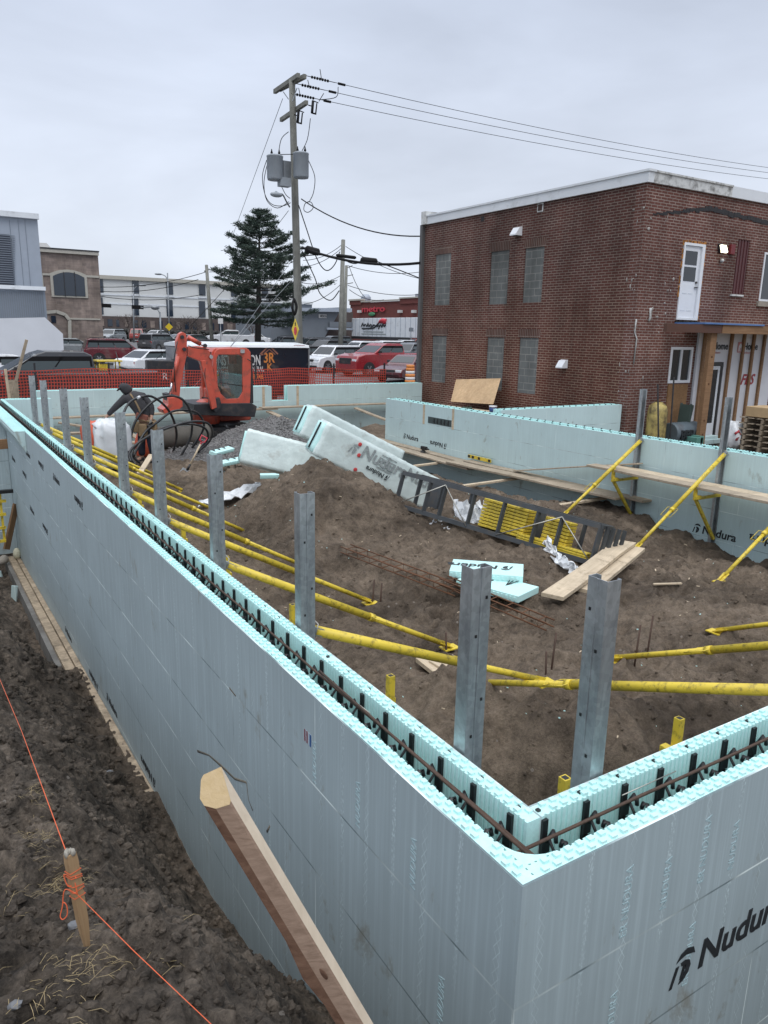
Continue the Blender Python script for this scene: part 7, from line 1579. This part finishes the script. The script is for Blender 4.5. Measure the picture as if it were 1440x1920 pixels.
for pts in (((541, 247), (527, 262), (521, 300)), ((582, 222), (576, 262), (562, 290)), ((515, 292), (520, 290), (560, 290), (578, 297)), ((500, 300), (492, 330), (497, 365), (510, 383), (530, 386), (545, 380)), ((503, 300), (495, 340), (500, 375), (520, 390), (542, 378)), ((578, 300), (590, 330), (588, 360), (580, 378)), ((580, 378), (572, 382), (570, 394), (578, 398), (587, 390), (584, 380), (577, 378)), ((528, 350), (536, 365), (544, 372)), ((600, 130), (603, 150)), ((577, 150), (581, 166)), ((560, 165), (563, 180)), ((634, 163), (630, 182), (600, 187)), ((607, 175), (598, 190))):
    m = MB(); m.tube(smooth([D_(u, v, -.35) for u, v in pts], 5), .014, 5); m.build('jumper_wire', M['cable'], up_, world=True)
for i, (u, v, e, w) in enumerate(((574, 142, (1500, 322), 'top'), (556, 157, (1500, 331), 'middle'), (546, 175, (1500, 342), 'lowest'))):
    a = D_(u, v); b = ondepth(*e, 44); wire('%s of three thin wires running right from the pole top over the brick building' % w, [a, b], .011, .30)
    d = (b-a+Vector((0, 0, -1.2))).normalized(); m = MB()
    for k in range(7): m.ell(a+d*(.25+.10*k), (.05, .05, .04)) if False else m.tube([a+d*(.22+.11*k), a+d*(.27+.11*k)], .05, 7)
    m.tube([a, a+d*1.2], .014, 5); m.tube([a+d*1.35, a+d*1.65], .045, 7); m.build('strain_insulator', M['cable'], up_, world=True)
wire('thin guy wire slanting down left from the pole top to behind the pine', [D_(530, 185), ondepth(437, 440, 38)], .010, .0); wire('thin wire slanting down left from the pole below the transformers', [D_(541, 395), ondepth(210, 745, 27)], .010, .4)
for i, (u, v, q) in enumerate(((552, 520, 'upper'), (553, 540, 'lower'))): wire('pale guy wire behind the excavator boom, %s of two' % q, [D_(u, v-60*i), ondepth(345+20*i, 745, 24)], .009, .0, mt='steel_dull')
wire('service cable dipping from the pole to the upper left corner of the brick building', [D_(565, 373), onx(787, 443, 13.4)], .022, .35)
A = D_(566, 464); B = onx(788, 493, 13.4); cb = thing('cable_bundle', 'thick black cable bundle with two splice cases between the pole and the brick building', 'cable', (A+B)/2)
m = MB(); m.tube([A.lerp(B, t/12)+Vector((0, 0, -.25*4*(t/12)*(1-t/12))) for t in range(13)], .045, 7); m.build('cable_run', M['cable'], cb, world=True)
for u0, u1, v0, v1, rr_ in ((572, 600, 464, 472, .13), (676, 708, 485, 490, .12), (630, 668, 476, 482, .06)):
    dm = -(RM.T @ (np.array(A)-CAM))[2]; t = (u0-566)/222; dd_ = dm+(-(RM.T @ (np.array(B)-CAM))[2]-dm)*t; m = MB(); m.tube([ondepth(u0, v0+2, dd_), ondepth(u0+3, v0+3, dd_), ondepth(u1-3, v1+1, dd_), ondepth(u1, v1+1, dd_)], [rr_*.5, rr_, rr_, rr_*.5], 8); m.build('splice_case', M['cable'], cb, world=True)
for pts, w in ((((560, 385), (575, 430), (590, 475), (603, 500), (615, 507), (628, 495), (637, 472)), 'slack black cable looping down from the pole to the second pole'), (((566, 470), (590, 520), (600, 550), (620, 563), (636, 545)), 'slack cable looping low behind the pine tip'), (((568, 480), (600, 478), (640, 484), (655, 492), (668, 494), (678, 488)), 'thin cable looping under the splice cases'), (((706, 490), (745, 505), (788, 522)), 'thin drop wire from the right splice case to the brick building')):
    wire(w, [D_(u, v) for u, v in pts], .020)
def pole2(name, label, u, vt, vb, D, r0, mt='pole', arms=(), cat='utility pole', grp='poles beyond the lot'):
    b = ondepth(u[1], vb, D); t = ondepth(u[0], vt, D); b.z = gfar(b.x, b.y)-.1; r = thing(name, label, cat, b, 0, grp); m = MB(); m.tube([b, t], [r0, r0*.75], 10); m.build('pole_shaft', M[mt], r, world=True)
    for (ua, va_, ub, vb_, ra) in arms: m = MB(); m.tube([ondepth(ua, va_, D), ondepth(ub, vb_, D)], ra, 6); m.build('crossarm', M[mt], r, world=True)
    return r
pole2('utility_pole', 'second wooden pole standing among the cars left of the red store', (643.5, 637.5), 450, 645, 55, .20)
pole2('utility_pole', 'thin wooden pole just right of the second pole, with small crossarms', (649.5, 645), 498, 640, 85, .22, arms=((649, 503, 661, 498, .05), (648, 518, 662, 515, .05), (647, 533, 662, 530, .05)))
pole2('utility_pole', 'wooden pole left of the pine tree in front of the long white building', (387, 398), 497, 634, 80, .22, arms=((383, 509, 391, 505, .08),))
for i, (u, v, w, D) in enumerate(((314, 512, 'tall one right of the middle', 95), (250, 533, 'shorter one left', 95))):
    r = pole2('street_lamp', 'grey street lamp in front of the long white building, '+w, (u, u+(4 if i == 0 else 1)), v, 640, D, .10, 'steel_dull', cat='street lamp', grp='street lamps by the long building')
    m = MB(); sgn = -1 if i == 0 else 1; m.tube(smooth([ondepth(u, v+12, D), ondepth(u+sgn*5, v+5, D), ondepth(u+sgn*14, v+2, D)]), .06, 5); m.ell(ondepth(u+sgn*17, v+2, D), (.5, .3, .12)); m.build('lamp_arm', M['steel_dull'], r, world=True)
for i, (u, v, w) in enumerate(((197, 573, 'left one'), (258, 576, 'right one'))):
    D = 85; r = thing('traffic_light', 'dark horizontal traffic light hanging over the street, '+w, 'traffic light', ondepth(u, v, D), 0, 'traffic lights over the street')
    m = MB(); m.box(ondepth(u, v, D), (1.3, .3, .42), Matrix.Rotation(.15, 3, 'Z')); m.build('signal_box', M['cable'], r, world=True); m = MB(); a = ondepth(u+(10 if i else -10), v+1, D); m.tube([ondepth(u, v-1, D+.3), a], .06, 5); m.build('mast_arm', M['steel_dull'], r, world=True)
r = pole2('signal_pole', 'curved grey signal pole with a lamp head between the far street lamps', (300, 302), 585, 640, 84, .12, 'steel_dull', cat='pole'); m = MB(); m.tube(smooth([ondepth(300, 590, 84), ondepth(296, 581, 84), ondepth(285, 576, 84), ondepth(270, 577, 84)]), .07, 5); m.ell(ondepth(291, 577, 84), (.5, .3, .25)); m.build('signal_arm', M['steel_dull'], r, world=True)
r = pole2('road_sign', 'yellow diamond road sign far away beside the street lamp', (317, 317), 606, 640, 82, .05, 'steel_dull', cat='road sign'); m = MB(); c = ondepth(317, 613, 81.8); m.prism([(0, .42), (.42, 0), (0, -.42), (-.42, 0)], -.02, .02, 'z', M=frame(c, vr, (0, 0, 1))); m.build('sign_face', M['sign_yellow'], r, world=True)
r = pole2('road_sign', 'small white road sign left of the pine trunk', (413, 414), 596, 640, 60, .04, 'steel_dull', cat='road sign'); m = MB(); m.box(ondepth(413.5, 602, 59.8), (.40, .03, .42), Matrix.Rotation(math.atan2(vr.y, vr.x), 3, 'Z')); m.build('sign_face', M['sign_white'], r, world=True)
r = pole2('road_sign', 'small grey notice board in front of the white truck trailer', (771, 771), 613, 640, 90, .05, 'steel_dull', cat='road sign'); m = MB(); m.box(ondepth(771, 618, 89.8), (.55, .04, .45), Matrix.Rotation(math.atan2(vr.y, vr.x), 3, 'Z')); m.build('sign_face', M['grey_clad'], r, world=True)
for i in range(5): u0, v0, u1, v1 = ((185, 538, 386, 510), (185, 546, 372, 524), (185, 555, 380, 552), (390, 505, 550, 520), (392, 510, 548, 470))[i]; wire('thin far wire crossing in front of the long white building, number %d from the top' % (i+1) if False else ('far wire before the long white building, '+('topmost', 'second', 'third', 'low one right of the left pole', 'rising one right of the left pole')[i]), [ondepth(u0, v0, 82), ondepth(u1, v1, 82)], .035, .5)
for i, (u0, v0, u1, v1) in enumerate(((568, 488, 642, 458), (568, 500, 642, 464), (566, 530, 640, 516), (570, 570, 640, 532), (648, 462, 790, 523), (652, 535, 790, 552), (655, 543, 720, 562), (655, 500, 685, 558), (652, 498, 788, 510))): wire('thin distant wire by the second pole, '+('highest on its left', 'just under the highest', 'level one on its left', 'lowest on its left', 'long one sloping right', 'flat one above the red store', 'short one towards the store roof', 'steep one to the roof fan', 'faint high one to the right')[i], [ondepth(u0, v0, 56), ondepth(u1, v1, 56)], .022, .3)
# ------------------------------------------------------------------ trees
M['needles'] = mat('pine_needles', (.036, .058, .046), .85, var=.35, vs=2.5); M['needles2'] = mat('pine_needles_light', (.064, .088, .066), .85, var=.3, vs=2.5); M['pine_bark'] = mat('pine_bark', (.045, .040, .036), .9, var=.3, bs=.4)
DT = 78.; tb = ondepth(483, 645, DT); tb.z = gfar(tb.x, tb.y); tp = ondepth(487, 398, DT); Ht = tp.z-tb.z
tr_ = thing('pine_tree', 'tall dark green pine tree with layered branches behind the black trailer', 'tree', tb)
m = MB(); m.tube([tb, tb.lerp(tp, .3), tb.lerp(tp, .7), tp], [.36, .28, .14, .03], 10); rn = random.Random(21); tufts = MB(); tufts2 = MB(); nb = 0
NW = 15
for i in range(NW*6):
    wi = i//6; f_ = .215+.775*(wi/(NW-1))**.92+rn.uniform(-.022, .022); z = Ht*f_; a = i*1.047+wi*.55+rn.uniform(-.5, .5)
    prof = np.interp(f_, [.2, .3, .42, .55, .70, .85, 1.], [4.8, 6.6, 6.2, 5.5, 4.2, 2.6, .6])*rn.uniform(.62, 1.12)*(1+.13*math.cos(a+.5))
    o = tb.lerp(tp, min(f_, .995)); L_ = prof; d = Vector((math.cos(a), math.sin(a), 0)); s = Vector((-d.y, d.x, 0)); lift = lambda t: L_*(.22*t*t-.10*t+(-.10 if f_ < .35 else .16*f_)*t)
    P = [o+d*L_*t+Vector((0, 0, lift(t))) for t in (0, .25, .5, .75, 1.)]; m.tube(P, [.08*(1-f_)+.03, .05*(1-f_)+.025, .03, .02, .01], 5)
    for k in range(int(7+L_*8)):
        t = .28+.72*rn.random()**.8; c = o+d*L_*t+Vector((0, 0, lift(t)))+s*rn.gauss(0, .15*L_*(1.2-t)+.10)+Vector((0, 0, rn.gauss(.05, .06)))
        tm = tufts2 if rn.random() < .35 else tufts
        for q in range(14):
            e = (Vector((rn.gauss(0, 1), rn.gauss(0, 1), rn.gauss(.45, .5)))+d*.8).normalized()*rn.uniform(.16, .34); w = e.cross(Vector((rn.random()-.5, rn.random()-.5, rn.random()-.5))).normalized()*.036; cc = c+Vector((rn.gauss(0, .16), rn.gauss(0, .16), rn.gauss(0, .07))); tm.add([cc-w, cc+w, cc+e+w*.5, cc+e-w*.5], [(0, 1, 2, 3)])
m.build('trunk', M['pine_bark'], tr_, world=True); tufts.build('crown', M['needles'], tr_, world=True); tufts2.build('crown', M['needles2'], tr_, world=True)
M['twig'] = mat('bare_twigs', (.10, .08, .07), .9)
def bare(label, u, vt, D, seed, w=1.8):
    rn = random.Random(seed); b = ondepth(u, 640, D); b.z = gfar(b.x, b.y); t = ondepth(u, vt, D); H = t.z-b.z; r = thing('bare_tree', label, 'tree', b, 0, 'bare street trees'); m = MB(); cr = MB(); m.tube([b, b+Vector((0, 0, H*.45))], [.11, .07], 6)
    def br(p, d, L_, r_, dep):
        q = p+d*L_; cr.tube([p, q], [r_, r_*.6], 4)
        if dep: 
            for _ in range(3): br(p+d*L_*rn.uniform(.5, 1), (d+Vector((rn.gauss(0, .5), rn.gauss(0, .5), rn.gauss(.15, .3)))).normalized(), L_*.65, r_*.6, dep-1)
    for k in range(6): a = k*1.05; br(b+Vector((0, 0, H*(.3+.03*k))), Vector((math.cos(a)*.7, math.sin(a)*.7, 1)).normalized(), H*.28, .045, 3)
    m.build('trunk', M['twig'], r, world=True); cr.build('crown', M['twig'], r, world=True)
for i, (u, vt, w) in enumerate(((243, 582, 'below the left traffic lights'), (262, 588, 'between the two street lamps'), (340, 588, 'right of the yellow sign'), (360, 584, 'left of the left wooden pole'), (372, 590, 'hard against the left wooden pole'), (476-2, 600, 'beside the pine trunk'))): bare('leafless street tree '+w, u, vt, 104, i+1)
m = MB(); rn = random.Random(7)
for i in range(900): u = rn.uniform(190, 420); p = ondepth(u, 640, 112+rn.uniform(-2, 2)); p.z = gfar(p.x, p.y)+rn.random()*1.4; m.ell(p, (.25, .25, .22), 5, 3, jit=.4, seed=i)
tag(m.build('far_hedge', mat('far_hedge', (.035, .035, .032), .9, var=.4), world='keep'), 'dark low hedge along the far street', kind='stuff')
